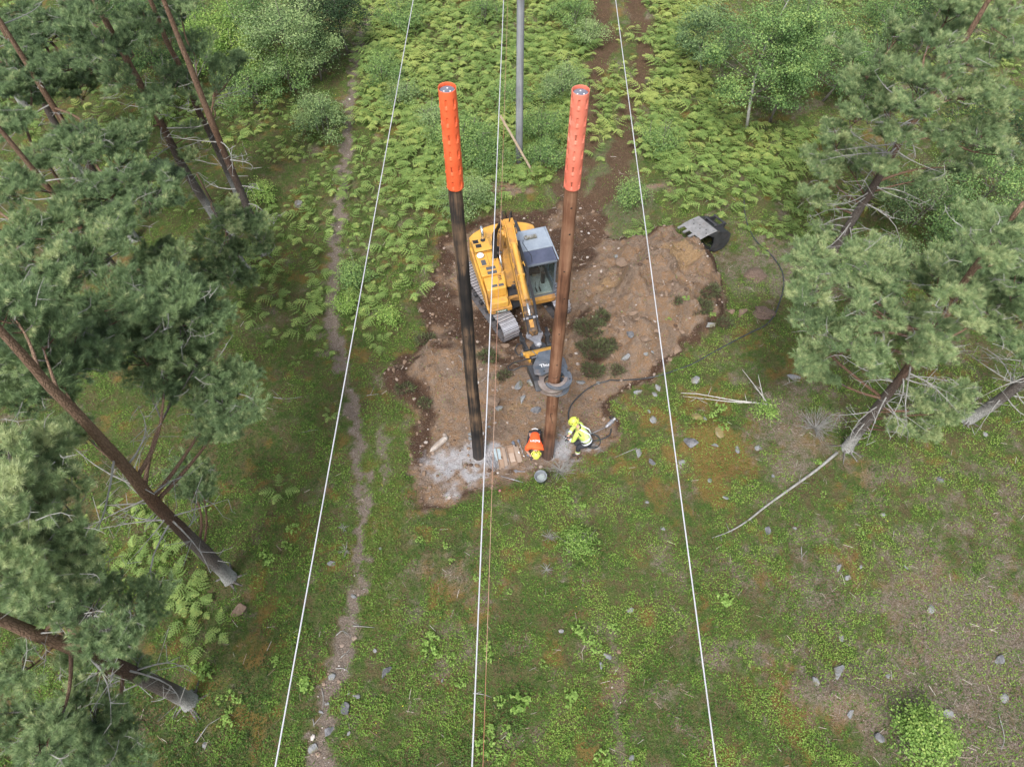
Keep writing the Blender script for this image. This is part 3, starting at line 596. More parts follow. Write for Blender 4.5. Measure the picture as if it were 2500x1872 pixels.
def sleeve(parent, z0, z1, r0, r1, mat, phase, name):
    """rolled plastic guard with pressed slots and round dimples; overlaps itself in a spiral seam"""
    nu, nz = 160, 220; V = []; F = []
    for iz in range(nz+1):
        z = z0+(z1-z0)*iz/nz
        for iu in range(nu+1):
            u = iu/nu; a = phase+u*(2*math.pi+.75); r = (r0+(r1-r0)*iz/nz)+.013*u
            zz = z; dent = 0
            for col in range(6):
                ac = .35+col*1.047; da = ((a-ac+math.pi) % (2*math.pi))-math.pi; s = da*r
                off = .17*(col % 2)*0
                pz = (z-z0-.12+off)/.345; k = round(pz); dz = (pz-k)*.345
                if 0 <= k <= 5:
                    q = max(0, abs(dz-.03)-.045); d_ = math.hypot(q, s)/.019
                    if d_ < 1.5: dent -= .022*(1-min(1, max(0, (d_-.6)/.9)))
                    d2 = math.hypot(dz+.085, s)/.03
                    if d2 < 1: dent += .012*(1-d2*d2)
            r += dent; V.append((r*math.cos(a), r*math.sin(a), zz))
    for iz in range(nz):
        for iu in range(nu):
            a = iz*(nu+1)+iu; F.append((a, a+1, a+nu+2, a+nu+1))
    o = trimesh(name, np.array(V), np.array(F), mat, parent, smooth=True)
    s = o.modifiers.new('thick', 'SOLIDIFY'); s.thickness = .006; s.offset = 1
    return o
def newpole(px, top, r0, r1, wood, sl, zs, label, phase, knots):
    e = empty('utility_pole', G(px, 1112), label=label, cat='utility pole', group='new poles of the portal pair')
    mb = MB(); nz = 60
    mb.tube([((r0*.06*math.sin(i*.21)), 0, -.3+(top+.3)*i/nz) for i in range(nz+1)], [r0+(r1-r0)*i/nz+.003*math.sin(i*1.7) for i in range(nz+1)], 28)
    mb.build('shaft', wood, e, smooth=True)
    c = MB(); c.cyl((r0*.06*math.sin(nz*.21),0,top-.002), (r0*.06*math.sin(nz*.21),0,top+.016), r1+.006, 28); cp = c.build('cap', M['capgrey'], e, bevel=.004)
    for k in range(3):
        s = MB(); a = 1.57+k*2.094; p = (r0*.06*math.sin(nz*.21)+.062*math.cos(a), .062*math.sin(a)); s.cyl((*p, top+.01), (*p, top+.024), .013, 10); s.build('screw', M['white'], cp)
    sleeve(e, zs, top+.07, r1+.022, r1+.014, sl, phase, 'guard_sleeve')
    for (z, a) in knots:
        rr = r0+(r1-r0)*(z+.3)/(top+.3); k = MB(); k.cyl((rr*math.cos(a)*.98, rr*math.sin(a)*.98, z), (rr*math.cos(a)*1.02, rr*math.sin(a)*1.02, z), .022, 10); k.build('knot', M['knot'], e)
    return e
pl = newpole(1168, 13.05, .187, .128, M['pole_black'], M['orange_plastic'], 11.03, 'left new pole, tarred black wood with a vivid orange guard sleeve at its top', 1.9, [(9,-1.3),(6.5,-1.8),(4.2,-1.2),(2.2,-1.7)])
pr = newpole(1337, 13.0, .187, .125, M['pole_brown'], M['coral_plastic'], 11.03, 'right new pole, brown creosoted wood clamped by the digger, with a faded coral sleeve', 2.7, [(10.6,-1.5),(9.9,-1.4),(8.8,-1.7),(7.9,-1.3),(6.6,-1.6),(5.3,-1.5),(3.3,-1.4),(2.9,-1.6)])
# drawn crack on the right pole foot, plank splints on the left pole
for (z0, z1, a0, a1) in [(2.9,2.35,-1.9,-1.35),(4.75,4.8,-2.1,-1.1)]:
    c = MB(); pts = []
    for i in range(7):
        t = i/6; z = z0+(z1-z0)*t+(.08*math.sin(t*3.1)*-1 if z1 > 4 else 0); a = a0+(a1-a0)*t; r = .188-.063*(z+.3)/13.3; pts.append((r*math.cos(a), r*math.sin(a), z))
    c.tube(pts, .008, 5); c.build('crack', M['knot'], pr)
ob = G(1267, 400); ge = empty('utility_pole', (ob.x, ob.y, hz(ob.x, ob.y)), label='old weathered grey utility pole standing among bushes behind the digger', cat='utility pole')
mb = MB(); mb.tube([(0,0,-.3+12.6*i/30) for i in range(31)], [.155-.03*i/30 for i in range(31)], 24); mb.build('shaft', M['pole_grey'], ge, smooth=True)
for z in (1.9, 2.6, 3.5):
    c = MB(); c.tube([(.156*math.cos(a/8*6.283), .156*math.sin(a/8*6.283), z) for a in range(9)], .004, 4); c.build('strap', M['capgrey'], ge)
M['wire'] = surf('white_coated_wire', (.52,.52,.54), (.42,.42,.44), 1.5, .4, bump=0)
M['cord'] = surf('orange_cord', (.40,.16,.09), (.55,.38,.28), 1.2, .6, bump=0)
ZW = 12.5
for (xa, xb, lab) in [(1009, 672, 'left overhead wire, white, passing beside the black pole over the footpath'), (1229.5, 1152.5, 'middle overhead wire, white, passing over the digger and down beside the black pole'), (1503, 1749, 'right overhead wire, white, passing over the spoil heap')]:
    a = G(xa, 0, ZW); b = G(xb, 1872, ZW); d = (a-b); pts = [b+d*t for t in (-4, -2, -.5, 0, .25, .5, .75, 1, 1.5, 3, 5)]
    mb = MB(); mb.tube(pts, .0082, 8); tag(mb.build('overhead_wire', M['wire'], smooth=True), lab, 'wire', 'overhead wires')
a = G(1240, 0, 12.2); b = G(1179, 1872, 12.2); d = a-b; mb = MB(); mb.tube([b+d*t for t in (-4,-1,0,.5,1,2,5)], .0034, 6); tag(mb.build('marker_cord', M['cord'], smooth=True), 'thin orange cord running beside the middle white wire', 'cord')
# leaning plank by the grey pole
M['plank'] = surf('pale_plank', (.36,.27,.18), (.45,.36,.26), 4, .8, bump=.3, stretch=(1,1,5))
p0 = GT(1306, 430, 0); p1 = G(1221, 282, 2.35); mb = MB(); mb.beam(p0, p1, .10, .035); tag(mb.build('plank', M['plank'], bevel=.003), 'long pale plank leaning aslant in front of the old grey pole', 'plank')
# ================================================================ EXCAVATOR
Y_ = M['yellow'] = surf('digger_yellow', (.56,.29,.045), (.64,.35,.065), 2.5, .42, bump=.08, bscale=30, c3=(.30,.17,.085), w3=(.5,.72), spec=.5)
YD = M['yellow_dirty'] = surf('worn_yellow', (.48,.235,.045), (.56,.29,.06), 3, .5, bump=.15, c3=(.2,.11,.06), w3=(.42,.62))
BK = M['black_steel'] = surf('black_steel', (.022,.023,.026), (.05,.05,.055), 6, .45, bump=.1, c3=(.12,.09,.07), w3=(.58,.8))
GS = M['grip'] = surf('anti_slip_pad', (.06,.065,.075), (.09,.095,.105), 30, .8, bump=.4, bscale=120)
CAB = M['cab_grey'] = surf('cab_roof_grey', (.23,.27,.325), (.30,.345,.40), 3, .4, bump=0, c3=(.34,.36,.38), w3=(.6,.8))
CF = M['cab_frame'] = surf('cab_frame_slate', (.10,.12,.145), (.14,.16,.185), 4, .4, bump=0)
M['grease_steel'] = surf('greasy_rusty_steel', (.03,.028,.027), (.11,.075,.05), 7, .45, .1, bump=.2, c3=(.32,.17,.06), w3=(.52,.66))
M['grouser'] = surf('bright_grouser', (.42,.41,.43), (.58,.57,.6), 6, .35, .5, bump=.1)
ST = M['steel_worn'] = surf('worn_steel', (.26,.26,.28), (.42,.42,.45), 5, .4, .5, bump=.2, c3=(.2,.15,.12), w3=(.5,.7))
TP = M['track_steel'] = surf('track_steel', (.09,.085,.09), (.15,.145,.155), 5, .6, .3, bump=.2, c3=(.11,.085,.07), w3=(.5,.7))
CH = M['chrome'] = surf('chrome', (.75,.75,.77), (.75,.75,.77), 2, .15, .9, bump=0)
RB = M['rubber'] = surf('rubber_hose', (.018,.018,.02), (.03,.03,.033), 20, .6, bump=0)
DK = M['dark_interior'] = surf('dark_interior', (.02,.02,.022), (.035,.035,.04), 10, .8)
BG = M['bluegrey'] = surf('blue_grey_paint', (.07,.085,.105), (.15,.17,.2), 4, .45, .15, bump=.2, c3=(.17,.15,.145), w3=(.5,.66))
RU = M['rust_arc'] = surf('rusty_worn_arc', (.23,.19,.175), (.34,.29,.26), 5, .5, .3, bump=.15, c3=(.2,.13,.1), w3=(.5,.7))
def glassmat():
    m, nt, N, L, B = newmat('cab_glass'); g = N.new('ShaderNodeBsdfGlossy'); g.inputs['Roughness'].default_value = .03; g.inputs[0].default_value = (.9,.95,1,1)
    t = N.new('ShaderNodeBsdfTransparent'); t.inputs[0].default_value = (.80,.88,.88,1); fr = N.new('ShaderNodeLayerWeight'); fr.inputs[0].default_value = .12
    mx = N.new('ShaderNodeMixShader'); L.new(fr.outputs['Facing'], mx.inputs[0]); L.new(t.outputs[0], mx.inputs[1]); L.new(g.outputs[0], mx.inputs[2]); L.new(mx.outputs[0], N['Material Output'].inputs[0]); return m
M['cab_floor'] = surf('dusty_floor_mat', (.45,.43,.41), (.62,.6,.57), 12, .9, bump=0); M['glass'] = glassmat(); M['tint_glass'] = surf('tinted_skylight', (.055,.065,.10), (.09,.10,.15), 2, .12, bump=0)
EX = empty('excavator', (0.015, 17.34, 0.0), math.radians(-74.5), label='yellow tracked excavator with grey cab, its long arm reaching to the brown pole', cat='excavator')
def rot(ang, c=(0,0)):
    ca, sa = math.cos(ang), math.sin(ang)
    return lambda p: (c[0]+p[0]*ca-p[1]*sa, c[1]+p[0]*sa+p[1]*ca, p[2])
TA = math.radians(14); RT = rot(TA)
def track(side):
    yc = side*1.08; R = .39; hl = 1.47; zc = .42; W = .62
    per = 4*hl+2*math.pi*R; n = 60; sh = MB()
    def at(s):
        s = s % per
        if s < 2*hl: return (-hl+s, zc+R), 0
        s -= 2*hl
        if s < math.pi*R: a = s/R; return (hl+R*math.sin(a), zc+R*math.cos(a)), -a
        s -= math.pi*R
        if s < 2*hl: return (hl-s, zc-R), -math.pi
        s -= 2*hl; a = s/R; return (-hl-R*math.sin(a), zc-R*math.cos(a)), -math.pi-a
    for i in range(n):
        (x, z), a = at(per*i/n); a = -a; ln = per/n*.93; tx, tz = math.cos(a), -math.sin(a); nx, nz = math.sin(a), math.cos(a)
        prof = [(-ln/2,0),(ln/2,0),(ln/2,.01),(ln*.2,.012),(ln*.16,.06),(-ln*.16,.06),(-ln*.2,.012),(-ln/2,.01)]
        pts = [(x+p*tx+q*nx, z+p*tz+q*nz) for p, q in prof]
        sh.prism(pts, yc-W/2, yc+W/2, RT)
    t = sh.build('track', TP, EX); t.data.materials.append(M['grouser'])
    for pl in t.data.polygons:
        if abs(pl.area/W-.32*per/n*.93) < .004: pl.material_index = 1
    fr = MB(); fr.prism([(-hl-.1,zc-.16),(hl+.1,zc-.16),(hl+.15,zc+.1),(hl*.6,zc+.22),(-hl*.6,zc+.22),(-hl-.15,zc+.1)], yc-.14, yc+.14, RT); fr.build('track_frame', BK, t, bevel=.02)
    for x in (-hl, hl):
        w_ = MB(); w_.cyl(RT((x,yc-.1,zc)), RT((x,yc+.1,zc)), R-.04, 24); w_.cyl(RT((x,yc-.16,zc)), RT((x,yc+.16,zc)), .13, 16); w_.build('sprocket' if x < 0 else 'idler', BK, t, bevel=.01)
    for k in range(6):
        x = -1.1+k*.44; w_ = MB(); w_.cyl(RT((x,yc-.2,zc-.25)), RT((x,yc+.2,zc-.25)), .09, 14); w_.build('roller', BK, t, bevel=.008)
track(-1); track(1)
mb = MB(); mb.prism([(-.85,.42),(.85,.42),(.7,.8),(-.7,.8)], -.85, .85, RT); mb.cyl((0,0,.78), (0,0,.98), .55, 28); mb.build('undercarriage', BK, EX, bevel=.02)
# deck with rounded tail
def arcx(y): return -1.12-.82*math.sqrt(max(0, 1-(y/1.42)**2))
prof = [(1.37,1.24),(1.37,.22),(1.05,.2),(.95,-.38),(1.37,-.38),(1.4,-1.1),(1.32,-1.24)]+[(arcx(-1.24+2.48*i/16), -1.24+2.48*i/16) for i in range(17)]
mb = MB(); n = len(prof); mb.add([(x,y,.94) for x,y in prof]+[(x,y,1.14) for x,y in prof], [tuple(range(n)), tuple(range(2*n-1,n-1,-1))]+[(i,(i+1)%n,(i+1)%n+n,i+n) for i in range(n)]); mb.build('deck', YD, EX, bevel=.02)
# counterweight
mb = MB(); ys = [-1.25+2.5*i/20 for i in range(21)]; out = [(arcx(y)-.02, y) for y in ys]; inn = [(-1.28, y) for y in reversed(ys)]; pr_ = out+inn; n = len(pr_)
mb.add([(x,y,1.0) for x,y in pr_]+[(x*.985,y*.985,2.0) for x,y in pr_], [tuple(range(n)), tuple(range(2*n-1,n-1,-1))]+[(i,(i+1)%n,(i+1)%n+n,i+n) for i in range(n)]); mb.build('counterweight', Y_, EX, bevel=.05)
# right hand side body: stepped hood, y -1.25..-0.42
def panel(name, prof, y0, y1, mat, b=.025): m_ = MB(); m_.prism(prof, y0, y1); return m_.build(name, mat, EX, bevel=b)
hood = panel('engine_hood', [(-1.27,1.14),(-1.27,2.08),(-.62,2.12),(-.62,1.14)], -1.22, -.40, Y_, .06)
panel('fuel_tank', [(-.61,1.14),(-.61,2.0),(.42,1.93),(.42,1.14)], -1.23, -.45, Y_, .05)
sb = panel('storage_box', [(.43,1.14),(.43,1.86),(.98,1.76),(1.04,1.14)], -1.18, -.48, Y_, .04)
panel('step', [(1.05,1.14),(1.05,1.42),(1.31,1.38),(1.34,1.14)], -1.12, -.5, Y_, .03)
side = MB(); side.prism([(-1.2,1.14),(-1.2,1.78),(1.0,1.62),(1.36,1.14)], -1.285, -1.2); side.build('side_panel', Y_, EX, bevel=.03)
hc = panel('rear_hood', [(-1.27,1.14),(-1.27,1.98),(-.75,1.98),(-.75,1.14)], .68, 1.22, Y_, .05)
panel('air_filter_housing', [(-1.75,1.9),(-1.75,2.16),(-.55,2.16),(-.55,1.14),(-1.2,1.14)], .33, .64, BK, .04)
def decal(name, x0, x1, y0, y1, z, mat, parent=EX, slope=0, ang=0):
    m_ = MB(); vs = [(x0,y0,z+slope*(x0)),(x1,y0,z+slope*(x1)),(x1,y1,z+slope*(x1)),(x0,y1,z+slope*(x0))]
    m_.add([(a,b,c-.004) for a,b,c in vs]+[(a,b,c+.005) for a,b,c in vs], [(3,2,1,0),(4,5,6,7),(0,1,5,4),(1,2,6,5),(2,3,7,6),(3,0,4,7)]); return m_.build(name, mat, parent, bevel=.003)
sl_ = -.07/1.03
for (x0,x1,y0,y1) in [(-.28,-.04,-1.1,-.93)]: decal('grip_pad', x0,x1,y0,y1, 1.962, GS, slope=sl_)
s2 = -.10/.55
for (x0,x1,y0,y1) in [(.07,.2,-1.0,-.66),(.27,.4,-1.0,-.66)]: decal('grip_pad', x0,x1,y0,y1, 1.962, GS, slope=sl_)
for (x0,x1,y0,y1) in [(.79,.89,-.98,-.78),(.8,.9,-.74,-.55)]: decal('grip_pad', x0,x1,y0,y1, 1.942, GS, slope=s2)
decal('grip_pad', 1.12,1.24,-.9,-.68, 1.575, GS, slope=-.04/.26*1)
# seams, vents, cap ring
for (x0,x1,y0,y1,z,s) in [(-.625,-.605,-1.2,-.42,2.06,0),(-.6,.42,-.83,-.822,1.963,sl_),(.02,.028,-1.2,-.83,1.963,sl_),(-1.2,-.66,-.93,-.922,2.113,.04/.65)]: decal('seam', x0,x1,y0,y1,z, DK, slope=s)
for (xa, ya) in [(-1.12,-1.08),(-.88,-1.03)]:
    v_ = decal('vent', xa-.08,xa+.1,ya-.09,ya+.11,2.155, DK, slope=.04/.65)
    for k in range(5): g_ = MB(); g_.box((xa-.07+k*.037, ya+.01, 2.168+(xa-.07+k*.037)*.0615), (.008,.2,.012)); g_.build('slat', BK, v_)
for k in range(3): decal('vent', .49+k*.065,.52+k*.065,-.68,-.5,1.945, DK, slope=s2)
for k in range(9): decal('vent', -1.22+k*.05,-1.2+k*.05,-.62,-.5,2.155, DK, slope=.04/.65)
r_ = MB(); r_.tube([(-.25+.1*math.cos(a*.5236), -.62+.075*math.sin(a*.5236), 1.985) for a in range(13)], .007, 5); r_.build('tank_cap_ring', DK, EX)
ep = MB(); ep.cyl((-1.12,-.8,2.05), (-1.12,-.8,2.125), .085, 18); sk = ep.build('exhaust_socket', DK, EX)
ep = MB(); ep.tube([(-1.12,-.8,2.05),(-1.12,-.8,2.3),(-1.14,-.8,2.42),(-1.22,-.8,2.52),(-1.34,-.8,2.57)], [.05]*5, 14); ep.build('exhaust_pipe', CH, EX, smooth=True)
# centre bay: dark machinery between tank and cab
mb = MB(); mb.box((0,-.1,1.2), (1.9,.62,.12)); mb.box((-.95,-.08,1.55), (.6,.7,.7)); mb.build('machinery_bay', DK, EX, bevel=.02)
mb = MB(); mb.cyl((.55,-.12,1.12), (.55,-.12,1.5), .2, 20); mb.cyl((.55,-.12,1.5), (.55,-.12,1.62), .14, 16); mb.build('swing_motor', BK, EX, bevel=.02)
mb = MB(); mb.box((.98,-.12,1.16), (.12,.6,.1)); mb.build('cross_beam', YD, EX, bevel=.015)
for y in (-.42,.14): mb = MB(); mb.box((.1,y,1.5), (.5,.05,.6)); mb.build('boom_bracket', YD, EX, bevel=.015)
# cab
cab = MB(); cx0, cx1, cy0, cy1, zt, zb = -.36, 1.2, .18, 1.24, 2.92, 1.12
for (x, y) in ((cx0,cy0),(cx0,cy1),(cx1,cy0),(cx1,cy1)): cab.box((x+(.04 if x < 0 else -.04), y+(.035 if y < .5 else -.035), (zt+zb)/2-.03), (.08,.07,zt-zb-.06))
cab.box((.42,cy1-.035,1.5), (.07,.066,.8)); cab.box(((cx0+cx1)/2,cy1-.03,1.3), (cx1-cx0-.17,.05,.4)); cab.box(((cx0+cx1)/2,cy0+.03,1.4), (cx1-cx0-.17,.05,.6)); cab.box((cx0+.03,(cy0+cy1)/2,1.6), (.05,cy1-cy0-.15,1.0))
cab.box((cx1-.03,(cy0+cy1)/2,zb+.03), (.07,cy1-cy0-.15,.08)); cab.box((cx1-.03,(cy0+cy1)/2,zt-.12), (.08,cy1-cy0-.15,.12))
cabo = cab.build('cab', CF, EX, bevel=.015)
mb = MB(); mb.prism([(cx0-.03,zt-.06),(cx0-.03,zt),(.62,zt+.03),(.62,zt-.06)], cy0-.02, cy1+.02); mb.build('roof', CAB, cabo, bevel=.025)
mb = MB(); mb.prism([(.63,zt-.05),(.63,zt+.012),(1.2,zt-.045),(1.2,zt-.09)], cy0, cy1); mb.build('skylight', M['tint_glass'], cabo, bevel=.02)
mb = MB(); mb.box((1.22,(cy0+cy1)/2,zt-.1), (.05,cy1-cy0,.05)); mb.box((1.235,.45,zt-.085), (.03,.09,.04)); mb.box((1.235,.95,zt-.085), (.03,.09,.04)); mb.build('visor', CF, cabo, bevel=.008)
mb = MB(); mb.box((.05,.63,zt+.065), (.15,.44,.075)); wl = mb.build('roof_light_box', M['rock'], cabo, bevel=.012)
mb = MB(); mb.tube([(.12,.35,zt+.05),(.3,.28,zt+.1),(.6,.33,zt+.09),(.9,.42,zt+.05),(1.1,.38,zt-.02),(1.22,.33,zt-.1)], .009, 6); mb.build('cable', RB, cabo, smooth=True)
mb = MB(); mb.prism([(cx0,zt-.02),(1.22,zt-.06),(1.22,zt-.02),(cx0,zt+.03)], cy1+.02, cy1+.06); mb.build('roof_gutter', CAB, cabo, bevel=.008)
mb = MB(); mb.box((cx1-.01,(cy0+cy1)/2,1.95), (.01,cy1-cy0-.16,1.5)); mb.build('windscreen', M['glass'], cabo)
mb = MB(); mb.box((.05,cy1-.015,2.1), (.7,.008,1.1)); mb.box((.8,cy1-.015,2.1), (.66,.008,1.1)); mb.build('side_window', M['glass'], cabo)
mb = MB(); mb.box(((cx0+cx1)/2,(cy0+cy1)/2,1.16), (cx1-cx0-.1,cy1-cy0-.1,.05)); mb.build('floor', M['cab_floor'], cabo)
mb = MB(); mb.box((.15,.68,1.5), (.5,.5,.16)); mb.box((-.13,.68,1.9), (.14,.48,.75)); mb.box((.1,.4,1.68), (.42,.09,.1)); mb.box((.1,.96,1.68), (.42,.09,.1)); mb.box((-.12,.68,2.35), (.1,.26,.2)); mb.build('seat', DK, cabo, bevel=.04)
mb = MB(); mb.box((.62,.4,1.45), (.14,.12,.5)); mb.box((.62,.96,1.45), (.14,.12,.5)); mb.cyl((.62,.4,1.7), (.66,.4,1.86), .02, 8); mb.cyl((.62,.96,1.7), (.66,.96,1.86), .02, 8); mb.box((.95,.62,1.25), (.2,.05,.04)); mb.box((.95,.76,1.25), (.2,.05,.04)); mb.cyl((.84,.62,1.2), (.84,.62,1.55), .012, 6); mb.cyl((.84,.76,1.2), (.84,.76,1.55), .012, 6); mb.build('control_levers', DK, cabo, bevel=.008)
mb = MB(); mb.box((.55,.66,1.56), (.06,.14,.03)); mb.build('armrest_pad', M['plank'], cabo)
for (x, y) in ((-.55,1.2),(1.25,1.42)):
    mb = MB(); mb.tube([(x,y-.2,2.2),(x,y,2.25)], .012, 6); mb.box((x,y+.02,2.22), (.05,.17,.24)); mb.build('mirror', BK, EX, bevel=.015)
# arm: boom up, stick forward, hydraulic rams, hoses
def L(fwd): return -.25-.063*(fwd-.5)
def arm(name, pts, w, mat, parent=EX, bevel=.02, dy=0):
    mb = MB(); mb.prism(pts, -w/2+dy, w/2+dy, lambda p: (p[0], p[1]+L(p[0]), p[2])); return mb.build(name, mat, parent, bevel=bevel)
boom = arm('boom', [(.35,1.38),(.05,1.9),(-.28,2.6),(-.30,3.3),(0.02,4.05),(.28,4.62),(.52,4.66),(.66,4.4),(.45,3.9),(.2,3.2),(.3,2.6),(.62,1.9),(.72,1.45),(.55,1.3)], .34, YD)
stick = arm('stick', [(.12,4.3),(.2,4.62),(.55,4.72),(1.3,4.55),(2.6,4.28),(4.02,3.92),(4.15,3.78),(4.05,3.62),(2.6,3.72),(1.2,3.95),(.4,4.12)], .27, YD)
for s in (-1, 1):
    arm('stick_flange', [(.18,4.6),(.2,4.72),(.6,4.80),(1.25,4.63),(1.25,4.55),(.6,4.68)], .03, Y_, stick, .006, dy=s*.125)
mb = MB(); mb.box((.25,L(.25),4.68), (.3,.42,.16)); mb.cyl((.45,L(.4)-.26,4.42), (.45,L(.4)+.26,4.42), .12, 18); mb.build('boom_head_pin', YD, boom, bevel=.02)
def ram(p0, p1, r, parent, f=.62, mat=Y_):
    a = Vector(p0); b = Vector(p1); m_ = a.lerp(b, f); q = MB(); q.cyl(a, m_, r, 18); q.cyl(m_-(b-a).normalized()*.05, m_+(b-a).normalized()*.02, r*1.15, 18); q.cyl(a-Vector((0,.0,0)), a+(b-a).normalized()*.05, r*1.1, 18)
    c = q.build('hydraulic_cylinder', mat, parent, bevel=.006, smooth=False); q = MB(); q.cyl(m_, b, r*.5, 14); q.build('piston_rod', CH, c, smooth=True); q = MB(); q.cyl(b+Vector((0,-.07,0)), b+Vector((0,.07,0)), r*.9, 14); q.build('rod_eye', BK, c, bevel=.005)
ram((1.25,L(1.2),4.72), (3.7,L(3.7),4.12), .085, stick, .76)
for s in (-1, 1): ram((1.05,-.2+s*.3,1.2), (.12,L(.1)+s*.27,2.9), .07, boom, .6)
ram((-.42,L(0)-.16,2.7), (-.05,L(0)-.16,4.3), .075, boom, .6, YD)
mb = MB()
for k in range(6): mb.tube([(.05,-.46-.03*k,1.5),(-.25,-.5-.03*k,2.1),(-.42,-.47-.03*k,2.9),(-.3,-.46-.03*k,3.6),(-.02,-.45-.02*k,4.2),(.2,-.42-.02*k,4.7)], .018, 7)
for k in range(3): mb.tube([(.55,-.02+.04*k,1.5),(.35,.0+.04*k,2.2),(.42,.0+.03*k,3.1),(.6,-.05+.03*k,3.9),(.9,-.09+.03*k,4.4),(1.8,-.13+.03*k,4.3),(3.2,-.22+.03*k,3.95),(3.95,-.3+.02*k,3.7),(4.5,-.27,3.6)], .017, 7)
mb.tube([(.2,-.4,4.7),(-.05,-.35,4.98),(-.25,-.2,4.75),(-.2,-.1,4.2)], .017, 7); mb.tube([(.3,-.2,4.72),(.1,-.1,5.0),(-.15,0,4.8),(-.05,0,4.2)], .017, 7)
mb.build('hose', RB, boom, smooth=True)
mb = MB()
for s in (-1, 1): mb.tube([(1.9,L(1.9)+s*.13,4.48),(1.9,L(1.9)+s*.16,4.58),(2.1,L(2)+s*.17,4.6)], .014, 6); mb.tube([(1.35,L(1.3)+s*.15,4.45),(2.2,L(2.2)+s*.15,4.2),(3.9,L(3.9)+s*.155,3.86)], .012, 6)
mb.box((2.35,L(2.35),4.44), (.05,.23,.2)); mb.build('pipe_clamps', Y_, stick)
for s in (-1, 1): arm('side_link', [(3.62,4.2),(3.75,4.2),(4.35,3.95),(4.35,3.85),(3.7,4.06)], .03, BK, stick, .006, dy=s*.17)
arm('bucket_linkage', [(3.28,3.62),(3.28,4.19),(3.6,4.14),(4.1,3.95),(4.2,3.8),(4.05,3.58)], .31, M['grease_steel'], stick, .02); arm('link_recess', [(3.55,4.1),(3.6,4.16),(4.02,4.0),(4.0,3.94)], .13, YD, stick, .01)
mb = MB(); mb.cyl((3.72,L(3.7)-.23,4.12), (3.72,L(3.7)+.23,4.12), .05, 14); mb.cyl((4.05,L(4)-.19,3.78), (4.05,L(4)+.19,3.78), .05, 14); mb.build('pivot_pin', ST, stick, bevel=.006)
# tiltrotator: fork plate, rotor, black valve blocks, yellow quick hitch
def at3(f, dy, z): return (f, L(f)+dy, z)
mb = MB(); pl_ = [(4.22,-.26),(4.22,-.15),(4.35,-.09),(4.35,.09),(4.22,.15),(4.22,.26),(4.36,.27),(4.62,.12),(4.86,.1),(4.98,.0),(4.86,-.1),(4.62,-.12),(4.36,-.27)]
vs = [at3(f, d, 3.93) for f, d in pl_]+[at3(f, d, 3.985) for f, d in pl_]; n = len(pl_); mb.add(vs, [tuple(range(n)), tuple(range(2*n-1,n-1,-1))]+[(i,(i+1)%n,(i+1)%n+n,i+n) for i in range(n)]); tr = mb.build('tiltrotator', ST, EX, bevel=.01)
mb = MB(); mb.cyl(at3(4.84,0,3.98), at3(4.84,0,4.0), .075, 24); mb.build('rotor_badge', BK, tr)
q = MB(); q.tube([Vector(at3(4.84+.058*math.cos(a*.3927), .058*math.sin(a*.3927), 4.004)) for a in range(17)], .009, 5)
q.tube([Vector(at3(4.84+.026*math.cos(a*.5236), .026*math.sin(a*.5236), 4.004)) for a in range(3, 12)], .006, 5); q.tube([at3(4.81,.0,4.004), at3(4.87,0,4.004)], .006, 5); q.build('badge_ring', M['white'], tr)
for s in (-1, 1):
    mb = MB(); mb.box(at3(4.62, s*.36, 3.7), (.34,.12,.2)); mb.box(at3(4.35, s*.4, 3.85), (.16,.16,.16)); mb.cyl(at3(4.15,s*.42,3.9), at3(4.6,s*.34,3.75), .045, 12); mb.build('tilt_cylinder', BK, tr, bevel=.015)
    mb = MB()
    for k in range(3): mb.tube([at3(4.1,s*(.38+.03*k),3.98), at3(4.28,s*(.38+.03*k),3.96), at3(4.6,s*(.33+.03*k),3.85), at3(4.9,s*.25,3.7)], .015, 6)
    mb.build('hose', RB, tr, smooth=True)
mb = MB(); mb.cyl(at3(4.85,0,3.3), at3(4.85,0,3.93), .23, 24); mb.box(at3(4.9,0,3.65), (.5,.45,.3)); mb.build('rotor_housing', BK, tr, bevel=.02)
mb = MB(); mb.prism([(5.1,3.78),(5.1,3.98),(5.28,4.02),(5.34,3.84)], -.52, .5, lambda p: (p[0]+.0*abs(p[1]), p[1]+L(5.2), p[2])); mb.cyl(at3(5.16,-.58,3.92), at3(5.16,-.34,3.92), .09, 16); mb.prism([(5.3,3.8),(5.3,3.94),(5.55,3.9),(5.55,3.78)], -.5, -.42, lambda p: (p[0], p[1]+L(5.2), p[2])); mb.build('quick_hitch', Y_, EX, bevel=.015)
mb = MB(); mb.cyl(at3(5.16,-.64,3.92), at3(5.16,-.58,3.92), .1, 16); mb.build('hitch_cap', BG, EX, bevel=.01)
mb = MB(); mb.box(at3(5.46,0,3.86), (.2,.84,.16)); mb.box(at3(5.62,0,3.9), (.05,.78,.3)); mb.build('grapple_frame', BK, EX, bevel=.012)
mb = MB(); mb.cyl(at3(5.58,-.4,4.04), at3(5.58,.4,4.04), .02, 8); mb.cyl(at3(5.2,-.3,4.05), at3(5.85,-.2,4.14), .014, 8); mb.build('frame_bar', ST, EX)
mb = MB(); mb.tube([at3(5.5,-.42,3.95), at3(5.5,-.62,3.95), at3(5.5,-.95,3.93), at3(5.6,-1.12,3.9), at3(5.75,-1.12,3.88), at3(5.82,-.98,3.9), at3(5.78,-.75,3.95), at3(5.85,-.62,4.0), at3(6.0,-.52,4.02)], .024, 8); mb.build('hose', RB, EX, smooth=True); mb = MB(); mb.tube([at3(4.55,-.42,3.9), at3(4.5,-.58,3.9), at3(4.7,-.72,3.85), at3(4.95,-.68,3.8), at3(5.02,-.5,3.75)], .022, 8); mb.build('hose', RB, EX, smooth=True)
